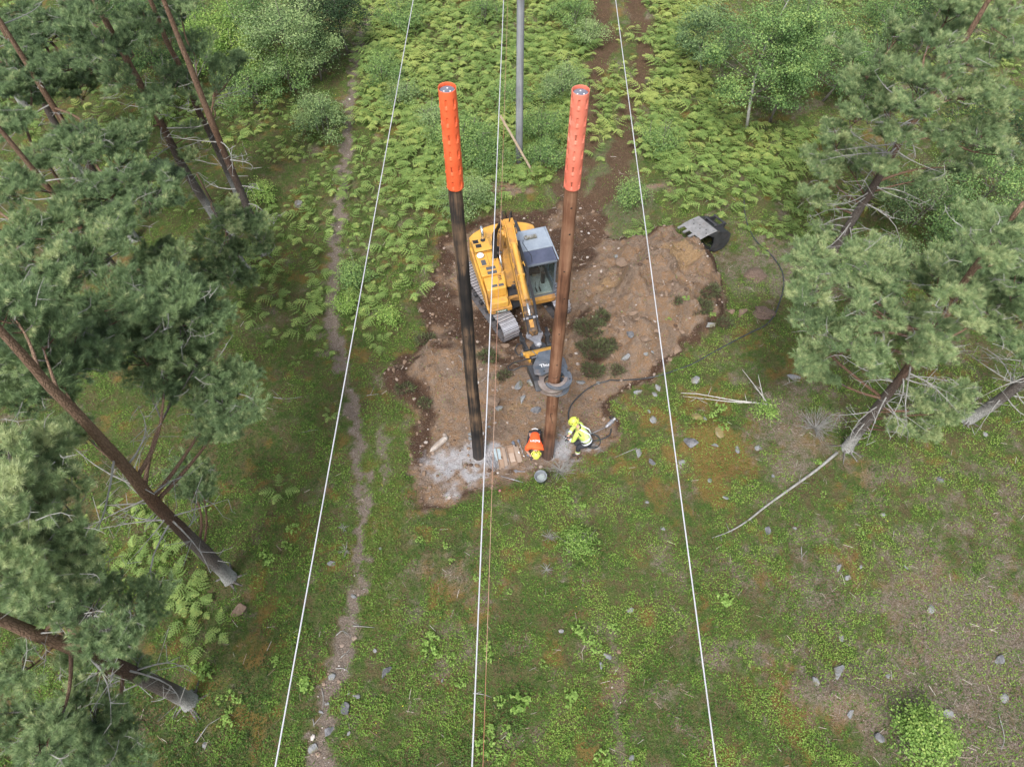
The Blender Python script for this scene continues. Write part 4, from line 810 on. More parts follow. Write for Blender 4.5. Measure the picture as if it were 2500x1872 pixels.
# the grapple: hinged body plate with lettering, two curved jaws closing round the pole
PX, PY = 6.83, -.70; GZ = 4.32
def plate(name, pts, z0, z1, mat, parent, bevel=.012):
    n = len(pts); mb = MB(); mb.add([(x,y,z0) for x,y in pts]+[(x,y,z1) for x,y in pts], [tuple(range(n)), tuple(range(2*n-1,n-1,-1))]+[(i,(i+1)%n,(i+1)%n+n,i+n) for i in range(n)]); return mb.build(name, mat, parent, bevel=bevel)
gr = plate('grapple', [(5.7,PY-.12),(5.7,PY+.36),(6.2,PY+.5),(6.55,PY+.46),(6.6,PY+.22),(6.56,PY-.05),(6.62,PY-.3),(6.5,PY-.48),(6.2,PY-.44)], GZ-.02, GZ+.05, BG, EX)
plate('underplate', [(5.7,PY-.1),(5.7,PY+.34),(6.25,PY+.47),(6.5,PY+.4),(6.5,PY-.42),(6.2,PY-.44)], GZ-.42, GZ-.36, BG, gr)
def jaw(a0, a1, ri, ro, z0, z1, mat, name, cx=PX, cy=PY, tip=True):
    n = 22; P = []
    for i in range(n+1): t = i/n; a = a0+(a1-a0)*t; r = ro-(ro-ri)*(.75*max(0, t-.55)/.45 if tip else 0); P.append((cx+r*math.cos(a), cy+r*math.sin(a)))
    for i in range(n, -1, -1): t = i/n; a = a0+(a1-a0)*t; P.append((cx+ri*math.cos(a), cy+ri*math.sin(a)))
    m_ = len(P); mb = MB(); nn = n+1
    vs = [(x,y,z0) for x,y in P]+[(x,y,z1) for x,y in P]; fs = []
    for i in range(n): j = m_-1-i; fs += [(i,i+1,j-1,j), (i+m_,j+m_,j-1+m_,i+1+m_), (i,i+m_,i+1+m_,i+1), (j,j-1,j-1+m_,j+m_)]
    fs += [(0,m_-1,2*m_-1,m_), (n,n+m_,n+1+m_,n+1)]; mb.add(vs, fs); return mb.build(name, mat, gr, bevel=.008)
jaw(math.radians(165), math.radians(-72), .27, .47, GZ-.02, GZ+.045, BG, 'jaw')
jaw(math.radians(-165), math.radians(48), .29, .46, GZ-.14, GZ-.07, RU, 'jaw')
jaw(math.radians(75), math.radians(-60), .24, .34, GZ+.046, GZ+.075, RU, 'wear_strip')
jaw(math.radians(165), math.radians(-55), .27, .42, GZ-.42, GZ-.36, BG, 'jaw')
jaw(math.radians(-165), math.radians(20), .29, .44, GZ-.34, GZ-.29, RU, 'jaw')
mb = MB(); mb.prism([(6.05,GZ-.34),(6.05,GZ-.05),(6.7,GZ-.06),(6.95,GZ-.3)], PY-.56, PY-.38); mb.build('jaw_arm', BK, gr, bevel=.03)
for (x, y) in [(6.42,PY-.36),(6.42,PY+.38),(6.68,PY+.42),(6.98,PY+.37),(6.5,PY-.2)]:
    mb = MB(); mb.cyl((x,y,GZ+.03), (x,y,GZ+.062), .05 if y < 0 and x < 6.45 or x < 6.45 else .025, 14); mb.build('pin_head', BG if x < 6.45 else DK, gr, bevel=.004)
# lettering
def lettering(txt, size, mat, name, parent, Mx, ext=.002):
    c = bpy.data.curves.new('t', 'FONT'); c.body = txt; c.size = size; c.extrude = ext; c.align_x = 'CENTER'; c.align_y = 'CENTER'; c.resolution_u = 2; c.offset = size*.012
    o = bpy.data.objects.new('t', c); COL.objects.link(o); bpy.context.view_layer.update()
    me = bpy.data.meshes.new_from_object(o.evaluated_get(bpy.context.evaluated_depsgraph_get())); bpy.data.objects.remove(o); me.materials.clear(); me.materials.append(mat)
    o = bpy.data.objects.new(name, me); COL.objects.link(o); o.parent = parent; o.matrix_local = Mx; return o
lettering('Thum', .17, M['white'], 'lettering', gr, Matrix.Translation((6.28,PY-.06,GZ+.053)) @ Matrix.Rotation(math.radians(88), 4, 'Z'))
M['green_plate'] = surf('green_plate', (.03,.10,.07), (.04,.13,.09), 5, .5, bump=0)
mb = MB(); mb.box((1.405,-.78,1.04), (.012,.42,.09)); gp = mb.build('name_plate', M['green_plate'], EX)
lettering('BUILDER', .085, M['white'], 'lettering', gp, Matrix.Translation((1.4125,-.78,1.04)) @ Matrix(((0,0,1,0),(1,0,0,0),(0,1,0,0),(0,0,0,1))))
# the arm's height profile along its reach (boom foot fixed)
def reshape(o, fn):
    if o.data and len(o.data.vertices):
        ml = o.matrix_local.copy()
        if o.parent != EX:
            q = o.parent
            while q and q != EX: ml = q.matrix_local @ ml; q = q.parent
        inv = ml.inverted()
        for v in o.data.vertices:
            p = ml @ v.co; v.co = inv @ Vector((p.x, p.y, fn(p)))
    for c in o.children: reshape(c, fn)
def dz(f): return float(np.interp(f, [0,.6,2,3.6,4.3,4.85,5.25,5.7,6.3,6.83,7.4], [-.55,-.62,-.72,-.84,-.80,-.62,-.36,-.14,.0,.12,.2]))
bpy.context.view_layer.update()
for c in list(EX.children):
    k = c.name.split('.')[0]
    if k == 'boom': reshape(c, lambda p: p.z if p.z < 1.4 else 1.4+(p.z-1.4)*.80)
    elif k in ('stick','tiltrotator','quick_hitch','hitch_cap','grapple_frame','frame_bar','hose','grapple'): reshape(c, lambda p: p.z+dz(p.x))
# white sack on the hood
V, F = ico(3); V = V*(1+.25*(fbm(V[:,0]*2+5, V[:,1]*2+V[:,2], 77)-.5))[:,None]*np.array([.13,.12,.08])
sk = trimesh('sack', V, F, M['white'], smooth=True); sk.location = EX.matrix_basis @ Vector((-.46,-1.08,2.07)) if True else None
sk.location = Matrix.Translation(EX.location) @ Matrix.Rotation(math.radians(-74.5), 4, 'Z') @ Vector((-.44,-1.06,2.06)); tag(sk, 'crumpled white sack lying on the yellow engine hood', 'sack')
# ================================================================ SPARE BUCKET lying in the ferns
bw = GT(1712, 598, 0); B_ = empty('digging_bucket', (bw.x, bw.y, bw.z+.02), math.radians(200), label='black and grey toothed digging bucket lying in ferns right of the spoil heap', cat='excavator bucket')
# local: x towards teeth, y width, z up ; rests on its back edge
M['bucket_in'] = surf('scraped_steel', (.21,.205,.2), (.34,.33,.325), 5, .4, .3, bump=.1, c3=(.3,.25,.22), w3=(.55,.7))
def strip(name, prof, w, th, mat, parent, bevel=.01):
    mb = MB(); n = len(prof); nr = []
    for i, p in enumerate(prof):
        a = prof[max(0,i-1)]; b = prof[min(n-1,i+1)]; d = Vector((b[0]-a[0], b[1]-a[1])).normalized(); nr.append((-d.y*th, d.x*th))
    pts = list(prof)+[(p[0]+q[0], p[1]+q[1]) for p, q in reversed(list(zip(prof, nr)))]
    m_ = len(pts); vs = [(x,-w/2,z) for x,z in pts]+[(x,w/2,z) for x,z in pts]; fs = []
    for i in range(n-1): j = m_-1-i; fs += [(i,i+1,j-1,j),(i+m_,j+m_,j-1+m_,i+1+m_),(i,i+m_,i+1+m_,i+1),(j,j-1,j-1+m_,j+m_)]
    fs += [(0,m_-1,2*m_-1,m_),(n-1,n-1+m_,n+m_,n)]; mb.add(vs, fs); return mb.build(name, mat, parent, bevel=bevel)
BW = 1.0
strip('shell', [(.05,.78),(-.4,.74),(-.62,.6),(-.66,.3),(-.5,.06),(-.2,0),(.15,.12),(.3,.2)][::-1], BW, .03, M['black_steel'], B_)
lip = strip('cutting_lip', [(.05,.81),(.42,.72),(.72,.6)], BW*.98, .03, M['bucket_in'], B_)
for s in (-1, 1):
    mb = MB(); mb.prism([(.05,.79),(-.4,.76),(-.62,.62),(-.66,.3),(-.5,.07),(-.2,.01),(.12,.12),(.05,.35),(.12,.6),(.42,.72)], s*BW/2-.015, s*BW/2+.015); mb.build('side_plate', M['rock_dark'] if s < 0 else M['black_steel'], B_, bevel=.005)
for k in range(4):
    mb = MB(); y = -BW/2+.08+k*(BW-.16)/3; mb.box((.82,y,.575), (.22,.09,.06), Matrix.Rotation(.33, 3, 'Y'), None); mb.build('tooth', M['bucket_in'], B_, bevel=.012)
for k in range(6): mb = MB(); mb.cyl((.33+.12*(k % 2), -.4+k*.16, .74-.03*(k%2)), (.33+.12*(k % 2), -.4+k*.16, .79-.03*(k%2)), .016, 8); mb.build('bolt_hole', DK, B_)
for s in (-1, 1): mb = MB(); mb.prism([(-.05,.8),(-.5,.74),(-.52,.88),(-.46,.95),(-.36,.9),(-.2,.88),(-.06,.93),(.0,.86)], s*.24-.02, s*.24+.02); mb.build('ear', BK, B_, bevel=.006)
mb = MB(); mb.cyl((-.45,-.3,.9), (-.45,.3,.9), .035, 14); mb.cyl((-.06,-.3,.89), (-.06,.3,.89), .035, 14); mb.build('hitch_pin', BK, B_)
B_.rotation_euler = (math.radians(8), math.radians(-13), math.radians(207)); B_.scale = (1.16,)*3
# ================================================================ SMALL THINGS IN THE PIT
# grey plastic pail with cement water
p = GT(1322, 1172); P_ = empty('pail', (p.x, p.y, p.z), label='open grey plastic pail standing on grass at the pit edge', cat='bucket')
M['pail'] = surf('grey_plastic', (.16,.175,.19), (.24,.26,.28), 6, .5, bump=0, c3=(.6,.6,.6)); M['water'] = surf('murky_water', (.27,.31,.31), (.33,.36,.36), 2, .2, bump=0)
def lathe(name, prof, mat, parent, n=32):
    mb = MB(); vs = []; fs = []
    for i, (r, z) in enumerate(prof):
        for k in range(n): a = 6.28318*k/n; vs.append((r*math.cos(a), r*math.sin(a), z))
    for i in range(len(prof)-1):
        for k in range(n): fs.append((i*n+k, i*n+(k+1)%n, (i+1)*n+(k+1)%n, (i+1)*n+k))
    mb.add(vs, fs); return mb.build(name, mat, parent, smooth=True)
lathe('tub', [(0.001,.0),(.155,.0),(.19,.36),(.2,.365),(.2,.38),(.183,.38),(.176,.36),(.145,.015),(.001,.015)], M['pail'], P_); lathe('cement_water', [(.001,.12),(.152,.12)], M['water'], P_)
mb = MB(); mb.tube([(.2*math.cos(a), .2*math.sin(a), .33-.2*abs(math.sin(a/1.0))*0-.0) for a in [i*math.pi/10 for i in range(11)]], .005, 6); mb.build('handle', ST, P_)
P_.rotation_euler = (math.radians(5), math.radians(-6), 0)
def lying(name, a, b, r, mat, label, cat, group=None, r2=None, sides=10, z=.03):
    A = GT(*a, z); Bq = GT(*b, z); mb = MB(); mb.tube([A, A.lerp(Bq,.5), Bq], [r, (r+(r2 or r))/2, r2 or r], sides); return tag(mb.build(name, mat, smooth=True), label, cat, group)
lying('steel_bar', (1223,1163), (1277,1178), .016, ST, 'long thin steel bar lying at the lower edge of the pit', 'bar')
M['handle_wood'] = surf('bare_wood', (.42,.27,.15), (.5,.34,.2), 5, .7)
lying('tool_handle', (1292,1122), (1316,1121), .018, M['handle_wood'], 'short bare wooden tool handle in front of the crouching orange worker', 'tool handle')
# wrench
A = GT(1260,1151,.03); Bq = GT(1282,1152,.03); mb = MB(); mb.beam(A, Bq, .035, .02); mb.cyl(A+Vector((0,0,-.015)), A+Vector((0,0,.018)), .05, 12); mb.box(A+Vector((-.05,.02,0)), (.06,.03,.03)); tag(mb.build('wrench', ST, bevel=.004), 'big adjustable wrench lying below the cardboard boxes', 'wrench')
# bolts (long threaded rods) by the left pole
for k, (a, b) in enumerate([((1187,1126),(1206,1152)),((1194,1125),(1209,1151)),((1197,1116),(1212,1146)),((1201,1118),(1213,1141)),((1204,1112),(1214,1133))]):
    A = GT(*a, .03+.01*k); Bq = GT(*b, .03+.01*k); mb = MB(); mb.tube([A, Bq], .011, 8); mb.cyl(A, A+(Bq-A).normalized()*.04, .028, 6); tag(mb.build('steel_rod', ST), 'long galvanised bolt in the bundle beside the black pole foot', 'bolt', 'bolts beside the black pole')
mb = MB(); A = GT(1216,1108,.02); mb.beam(GT(1212,1095,.02), GT(1217,1125,.02), .22, .012); M['blue_plastic'] = surf('clear_blue_wrap', (.28,.36,.40), (.4,.47,.5), 6, .3); tag(mb.build('plastic_wrap', M['blue_plastic'], bevel=.004), 'pale blue plastic wrap under the bolts between pole and boxes', 'plastic wrap')
# open cardboard boxes
M['card'] = surf('cardboard', (.29,.20,.14), (.36,.26,.19), 5, .85); M['card2'] = surf('cardboard_inside', (.36,.27,.21), (.43,.34,.27), 5, .85)
def carton(a, b, w, h, lab, flap=True):
    A = GT(*a); Bq = GT(*b); c = (A+Bq)/2; d = (Bq-A); ang = math.atan2(d.y, d.x); l = d.length; e = empty('cardboard_box', c, ang, label=lab, cat='cardboard box')
    mb = MB(); t = .012; mb.box((0,0,.01), (l,w,t)); mb.box((0,w/2,h/2), (l,t,h)); mb.box((0,-w/2,h/2), (l,t,h)); mb.box((l/2,0,h/2), (t,w-.03,h)); mb.box((-l/2,0,h/2), (t,w-.03,h)); mb.build('tray', M['card'], e)
    f_ = MB(); f_.beam((-l*.42,w/2+.01,h), (l*.45,w/2+.01,h), .004, .004)
    f2 = MB(); f2.add([(-l/2,w/2+.012,h),(l/2,w/2+.012,h),(l*.42,w/2+w*.75,h*.35),(-l*.46,w/2+w*.7,h*.3)], [(0,1,2,3)]); f2.add([(-l/2,w/2+.008,h-.008),(l/2,w/2+.008,h-.008),(l*.42,w/2+w*.75,h*.35-.008),(-l*.46,w/2+w*.7,h*.3-.008)], [(3,2,1,0)]); f2.build('flap', M['card2'], e)
    if flap: g_ = MB(); g_.box((l*.12,.0,h*.55), (l*.5,w*.7,.02)); g_.build('inner_carton', M['card2'], e)
    return e
carton((1217,1095), (1226,1143), .17, .1, 'narrow open cardboard box next to the bolts by the black pole', False)
carton((1243,1092), (1255,1136), .24, .12, 'wider open cardboard box with a smaller carton inside, left of the orange worker')
# power tool pieces, auger, spray cans
def can(a, b, r, mat, lab, cat='can', g=None):
    A = GT(*a, r); Bq = GT(*b, r); d = (Bq-A).normalized(); mb = MB(); mb.tube([A, A+d*.015, Bq-d*.03, Bq-d*.015, Bq], [r*.8, r, r, r*.5, r*.45], 16); return tag(mb.build('can' if cat != 'drill' else 'drill_body', mat, smooth=False, bevel=.004), lab, cat, g)
can((1252,1079), (1255,1088), .05, M['capgrey'], 'dark grey cordless tool head beside the wider cardboard box', 'power tool'); can((1256,1089), (1261,1093), .045, M['black_steel'], 'black battery pack next to the dark tool head', 'battery')
M['pinkcan'] = surf('pink_white_tube', (.75,.45,.42), (.78,.75,.75), 12, .4, bump=0); can((1257,1101), (1264,1114), .035, M['pinkcan'], 'pink and white tube against the wider cardboard box', 'tube'); can((1265,1104), (1268,1109), .035, M['white'], 'short white can right of the pink tube', 'can')
A = GT(1266,1078,.05); Bq = GT(1282,1118,.03); d = Bq-A; mb = MB(); e = empty('auger', A, label='long spiral auger bit with dark chuck lying left of the orange worker', cat='auger')
mb.tube([Vector((0,0,0)), d], .008, 6); hl_ = []; nrm = d.normalized(); s1 = nrm.orthogonal().normalized(); s2_ = nrm.cross(s1)
for i in range(90): t = .15+.85*i/89; a = i*.75; hl_.append(d*t+(s1*math.cos(a)+s2_*math.sin(a))*.017)
mb.tube(hl_, .007, 5, False); mb.build('spiral_bit', CH, e); mb = MB(); mb.cyl(-d*.07, d*.07, .042, 14); mb.build('chuck', M['capgrey'], e, bevel=.008)
mb = MB(); mb.tube([GT(1300,1131,.02), GT(1299,1140,.02), GT(1302,1142,.02), GT(1305,1139,.02), GT(1303,1130,.02)], .007, 6); tag(mb.build('shackle', ST, smooth=True), 'small steel staple lying above the wrench near the pail', 'steel staple')
# split log / plank piece at left of pit
A = GT(1052,1104,.09); Bq = GT(1092,1070,.1); mb = MB(); d = (Bq-A); mb.tube([A-d*.04, A+d*.1, A+d*.5, Bq-d*.1, Bq], [.01,.07,.1,.095,.05], 7); M['logw'] = surf('split_wood', (.25,.2,.16), (.42,.37,.33), 6, .9, bump=.5, c3=(.5,.48,.45)); tag(mb.build('split_log', M['logw']), 'grey split log with pointed ends lying alone in the left of the pit', 'log')
# hammer drill with hoses at right
A = GT(1478,1048,.15); D_ = empty('rock_drill', A, label='chromed hydraulic rock drill lying at the right edge of the pit', cat='rock drill'); d = GT(1500,1030,.25)-A; n_ = d.normalized()
mb = MB(); q = [Vector((0,0,0))+d*t for t in (-.05,.1,.2,.35,.5,.62,.8,1.0)]; mb.tube(q, [.03,.06,.055,.08,.06,.085,.05,.06], 12); mb.build('body', ST, D_, bevel=.006)
mb = MB(); s_ = Vector((-n_.y, n_.x, 0)); c_ = d*.95; mb.tube([c_-s_*.12+n_*.03, c_-s_*.05, c_+s_*.05, c_+s_*.14-n_*.02, c_+s_*.17-n_*.12], .018, 8); mb.tube([d*.55, d*.55+Vector((-.02,.12,.03)), d*.55+Vector((-.05,.2,.02))], .02, 8); mb.build('handle', RB, D_, smooth=True)
mb = MB(); mb.tube([-d*.05, GT(1437,1065,.12)-A], .014, 8); mb.build('drill_steel', ST, D_, smooth=True)
# black hydraulic cable from the woods to the workers
M['cable'] = surf('black_cable', (.03,.034,.037), (.05,.055,.06), 20, .4, bump=0)
cp_ = [(1816,490),(1818,525),(1828,560),(1845,590),(1865,608),(1885,628),(1904,655),(1912,680),(1911,710),(1902,740),(1890,770),(1868,796),(1835,812),(1790,835),(1740,862),(1690,890),(1650,905),(1610,918),(1570,926),(1520,930),(1480,933),(1450,942),(1425,958),(1402,980),(1390,1000),(1388,1025),(1400,1050),(1425,1070),(1450,1078),(1485,1066),(1492,1048)]
def smoothpts(P, k=4):
    o = []
    for i in range(len(P)-1):
        p0, p1, p2, p3 = P[max(0,i-1)], P[i], P[i+1], P[min(len(P)-1,i+2)]
        for j in range(k):
            t = j/k; o.append(tuple(.5*((2*p1[c])+(-p0[c]+p2[c])*t+(2*p0[c]-5*p1[c]+4*p2[c]-p3[c])*t*t+(-p0[c]+3*p1[c]-3*p2[c]+p3[c])*t**3) for c in range(len(p1))))
    o.append(P[-1]); return o
mb = MB(); mb.tube([GT(*q, .045) for q in smoothpts(cp_, 4)], .024, 8); tag(mb.build('hydraulic_cable', M['cable'], smooth=True), 'long black cable curving from the right ferns round the spoil heap to the workers', 'cable')
mb = MB(); cc = GT(1445,1080,.04); mb.tube([cc+Vector((.27*math.cos(a*.35), .27*math.sin(a*.35), .012*a/4)) for a in range(0, 34)], .018, 8); tag(mb.build('hose_coil', M['cable'], smooth=True), 'coil of dark hose on the ground behind the standing worker', 'hose coil')
# ================================================================ PEOPLE
def skin(name, J, Ed, mat, parent=None, sub=2, root=0):
    """J: dict name -> (Vector, radius or (rx,ry)); Ed: edges by name"""
    ks = list(J); ix = {k: i for i, k in enumerate(ks)}; me = bpy.data.meshes.new(name); me.from_pydata([tuple(J[k][0]) for k in ks], [(ix[a], ix[b]) for a, b in Ed], [])
    o = bpy.data.objects.new(name, me); COL.objects.link(o); m_ = o.modifiers.new('skin', 'SKIN'); m_.use_smooth_shade = True
    if not me.skin_vertices: me.attributes  # layer made by the modifier
    sv = me.skin_vertices[0].data
    for k in ks: r = J[k][1]; sv[ix[k]].radius = (r, r) if not isinstance(r, tuple) else r; sv[ix[k]].use_root = (ix[k] == root)
    s = o.modifiers.new('sub', 'SUBSURF'); s.levels = sub; s.render_levels = sub
    me.materials.append(mat)
    if parent: o.parent = parent
    return o
M['skin'] = surf('skin', (.50,.29,.21), (.56,.34,.25), 6, .55, bump=0)
M['hivis'] = surf('hi_vis_yellow', (.50,.64,.12), (.58,.72,.19), 4, .7, bump=.3)
M['hivis2'] = surf('hi_vis_vest', (.50,.62,.22), (.62,.72,.36), 4, .7, bump=.3)
M['shirt_orange'] = surf('orange_shirt', (.86,.10,.02), (.92,.13,.03), 4, .75, bump=.3)
M['trousers'] = surf('black_workwear', (.018,.02,.028), (.035,.037,.045), 8, .85)
M['glove'] = surf('dark_glove', (.03,.03,.035), (.07,.07,.08), 10, .8)
M['helmet'] = surf('yellow_helmet', (.66,.74,.08), (.76,.83,.15), 4, .35, bump=0, c3=(.78,.80,.45), w3=(.55,.75))
M['reflect'] = surf('reflective_tape', (.62,.66,.70), (.72,.75,.78), 4, .35, bump=0)
M['boot'] = surf('boot', (.03,.027,.025), (.06,.05,.045), 8, .8)
def basis(f, u): f = Vector(f).normalized(); u = Vector(u); r = f.cross(u).normalized(); u = r.cross(f).normalized(); return Matrix((f, -r, u)).transposed()   # columns: forward, left, up
def handchain(J, Ed, pfx, wrist, dirv, palmn, curl=.9, r=.0095):
    """palm plus four unequal bent fingers and a side thumb"""
    d = Vector(dirv).normalized(); n = Vector(palmn).normalized(); s = d.cross(n).normalized(); pc = wrist+d*.05; J[pfx+'palm'] = (pc, (.034,.018)); Ed.append((pfx+'wrist', pfx+'palm'))
    for k, ln in enumerate((.068,.078,.072,.055)):
        b = wrist+d*.095+s*(.030-.02*k); J[f'{pfx}k{k}'] = (b, r*1.15); Ed.append((pfx+'palm', f'{pfx}k{k}')); a = curl*(.8+.1*k); p1 = b+(d*math.cos(a)+n*math.sin(a))*ln*.5; J[f'{pfx}f{k}'] = (p1, r); Ed.append((f'{pfx}k{k}', f'{pfx}f{k}'))
        p2 = p1+(d*math.cos(2*a)+n*math.sin(2*a))*ln*.42; J[f'{pfx}t{k}'] = (p2, r*.85); Ed.append((f'{pfx}f{k}', f'{pfx}t{k}'))
    t0 = wrist+d*.035+s*.038+n*.01; J[pfx+'th0'] = (t0, r*1.2); t1 = t0+(d*.7+s*.6+n*.5).normalized()*.036; J[pfx+'th1'] = (t1, r*1.1); t2 = t1+(d*.8+n*.7).normalized()*.028; J[pfx+'th2'] = (t2, r*.9); Ed += [(pfx+'palm', pfx+'th0'), (pfx+'th0', pfx+'th1'), (pfx+'th1', pfx+'th2')]
def helmet(parent, c, Mx, r=.135):
    V, F = ico(3); keep = V[:,2] > -.22; V2 = V*np.array([1.14,.96,.95]); V2[:,2] = np.maximum(V2[:,2], -.2); V2 = V2*r
    o = trimesh('helmet', V2, F, M['helmet'], parent, smooth=True); o.matrix_local = Matrix.Translation(c) @ Mx.to_4x4()
    b = MB(); n = 24; pts = [(1.2*r*math.cos(2*math.pi*k/n)*(1.08 if math.cos(2*math.pi*k/n) > 0 else 1), 1.02*r*math.sin(2*math.pi*k/n), -.2*r) for k in range(n+1)]; b.tube(pts, .008, 6, False); b.build('brim', M['helmet'], o, smooth=True)
    for (x, y, z) in [(-.95,.3,.35),(-.95,-.3,.35),(-.75,.0,.68),(-.3,.85,.35),(-.3,-.85,.35),(.35,.8,.4),(.35,-.8,.4)]:
        v = MB(); p = Vector((x*1.14,y*.96,z*.95)).normalized(); p = Vector((p.x*1.14,p.y*.96,p.z*.95))*r; v.cyl(p*.97, p*1.035, .023, 8); v.build('vent', M['knot'], o)
    q = MB(); q.tube([(.15*r,1.02*r,-.1*r),(.2*r,1.05*r,-.6*r),(.1*r,.7*r,-1.3*r),(.15*r,0,-1.5*r),(.1*r,-.7*r,-1.3*r),(.2*r,-1.05*r,-.6*r),(.15*r,-1.02*r,-.1*r)], .006, 5, False); q.build('chin_strap', M['knot'], o)
    for s in (-1, 1):
        v = MB(); v.cyl((-.05*r, s*.93*r, -.42*r), (-.05*r, s*1.2*r, -.42*r), .038, 14); v.build('ear_cup', M['helmet'], o, bevel=.008)
    return o
def band(parent, pts, r, w, name='reflective_band', mat=None):
    """a soft ring round a torso or limb: list of two axis points"""
    a, b = Vector(pts[0]), Vector(pts[1]); q = MB(); q.tube([a, b], [r, r], 18, False); return q.build(name, mat or M['reflect'], parent, smooth=True)
# ---- standing, crouched worker in hi-vis, gripping a bar that runs to the pole
E1 = empty('person', G(1408, 1112), label='worker in yellow hi-vis and helmet, half crouched, pushing a bar at the brown pole', cat='person')
o1 = E1.location.copy()
def loc(px, py, z): return G(px, py, z)-o1
hip = loc(1433,1078,.68); chest = loc(1424,1058,1.04); neck = loc(1411,1042,1.27); head = loc(1400,1029,1.43)
shL = neck+Vector((-.02,-.19,-.05)); shR = neck+Vector((.07,.18,-.05))
hand = loc(1383,1070,.78); elL = (shL+hand)/2+Vector((.05,-.1,-.16)); elR = (shR+hand)/2+Vector((-.02,.14,-.12))
kL = loc(1412,1090,.52); fL = loc(1410,1108,.08); kR = loc(1404,1083,.44); fR = loc(1421,1083,.1)
J = {'hip':(hip,.13),'waist':(hip.lerp(chest,.5),.125),'chest':(chest,(.15,.125)),'neck0':(neck,.06),'neck':(neck.lerp(head,.5),.052),'head':(head,.095),'crown':(head+Vector((-.02,0,.08)),.085),'nose':(head+Vector((-.1,-.0,-.03)),.018),'chin':(head+Vector((-.06,0,-.09)),.04)}
Ed = [('hip','waist'),('waist','chest'),('chest','neck0'),('neck0','neck'),('neck','head'),('head','crown'),('head','nose'),('head','chin')]
for s, sh, el, of in (('L',shL,elL,Vector((.02,-.04,0))),('R',shR,elR,Vector((0,.05,.03)))):
    J[s+'sh'] = (sh,.07); J[s+'el'] = (el,.05); J[s+'wrist'] = (hand+of+Vector((.06,0,.01)),.032); Ed += [('chest',s+'sh'),(s+'sh',s+'el'),(s+'el',s+'wrist')]
    handchain(J, Ed, s, hand+of+Vector((.06,0,.01)), (-1,-.1,-.1), (.2,0,-1), .8)
for s, k, f, dy in (('L',kL,fL,-.1),('R',kR,fR,.1)):
    J[s+'hp'] = (hip+Vector((0,dy,-.03)),.1); J[s+'k'] = (k,.075); J[s+'a'] = (f,.05); J[s+'t'] = (f+Vector((-.17,-.03,-.04)),.04); Ed += [('hip',s+'hp'),(s+'hp',s+'k'),(s+'k',s+'a'),(s+'a',s+'t')]
skin('body', J, Ed, M['skin'], E1)
T_ = {k: (J[k][0], r) for k, r in (('hip',.155),('waist',.16),('chest',(.18,.155)),('neck0',.09),('Lsh',.095),('Rsh',.095),('Lel',.072),('Rel',.072))}; T_['Lw'] = (J['Lel'][0].lerp(J['Lwrist'][0],.82),.05); T_['Rw'] = (J['Rel'][0].lerp(J['Rwrist'][0],.82),.05)
skin('jacket', T_, [('hip','waist'),('waist','chest'),('chest','neck0'),('chest','Lsh'),('chest','Rsh'),('Lsh','Lel'),('Rsh','Rel'),('Lel','Lw'),('Rel','Rw')], M['hivis'], E1)
ax = (neck-hip).normalized()
vst = skin('vest', {'a':(hip+ax*.0,(.178,.178)),'b':(hip.lerp(chest,.5),(.18,.18)),'c':(chest,(.195,.175)),'d':(neck-ax*.04,.1)}, [('a','b'),('b','c'),('c','d')], M['hivis2'], E1)
for t in (.12,.5): c = hip.lerp(chest, t); band(E1, (c-ax*.03, c+ax*.03), .19, .06)
for s_ in (-1, 1): q = MB(); n1_ = ax.cross(Vector((0,1,0))).normalized()*-1; q.tube([neck+Vector((.04,s_*.09,.03))+ax*-.02, chest+n1_*.16+Vector((.03,s_*.09,.04)), hip.lerp(chest,.5)+n1_*.17+Vector((.03,s_*.09,.03))], .022, 6); q.build('reflective_brace', M['reflect'], E1, smooth=True)
q = MB(); q.tube([hip-ax*.06, hip-ax*.0], .183, 18, False); q.build('dark_hem', M['trousers'], E1, smooth=True)
for el, w_ in (('Lel','Lwrist'),('Rel','Rwrist')):
    a, b = J[el][0], J[w_][0]; band(E1, (a.lerp(b,.35), a.lerp(b,.6)), .066, .05)
q = MB(); cc = J['Lsh'][0]; q.tube([cc+Vector((.02,-.055,.09)), cc+Vector((.09,-.1,.0)), cc+Vector((.12,-.06,-.1)), cc+Vector((.07,-.03,-.17))], .017, 6); q.tube([neck+Vector((.05,-.09,.03)), neck+Vector((.09,0,.0)), neck+Vector((.05,.1,.03))], .02, 6); q.build('black_trim', M['trousers'], E1, smooth=True)
skin('trousers', {'hip':(hip+Vector((0,0,-.02)),.14),'Lhp':(J['Lhp'][0],.115),'Rhp':(J['Rhp'][0],.115),'Lk':(kL,.09),'Rk':(kR,.09),'La':(fL+Vector((0,0,.08)),.07),'Ra':(fR+Vector((0,0,.08)),.07)}, [('hip','Lhp'),('hip','Rhp'),('Lhp','Lk'),('Rhp','Rk'),('Lk','La'),('Rk','Ra')], M['trousers'], E1)
for k, f in ((kL,fL),(kR,fR)):
    a = f+Vector((0,0,.06)); band(E1, (a.lerp(k,.12), a.lerp(k,.28)), .082, .05); band(E1, (a.lerp(k,.32), a.lerp(k,.45)), .086, .05, 'hi_vis_band', M['hivis'])
for k, f in (('L',fL),('R',fR)): skin('boot', {'a':(f+Vector((.03,0,-.01)),.06),'b':(f+Vector((-.1,-.02,-.03)),.052),'c':(f+Vector((-.19,-.03,-.04)),.04)}, [('a','b'),('b','c')], M['boot'], E1)
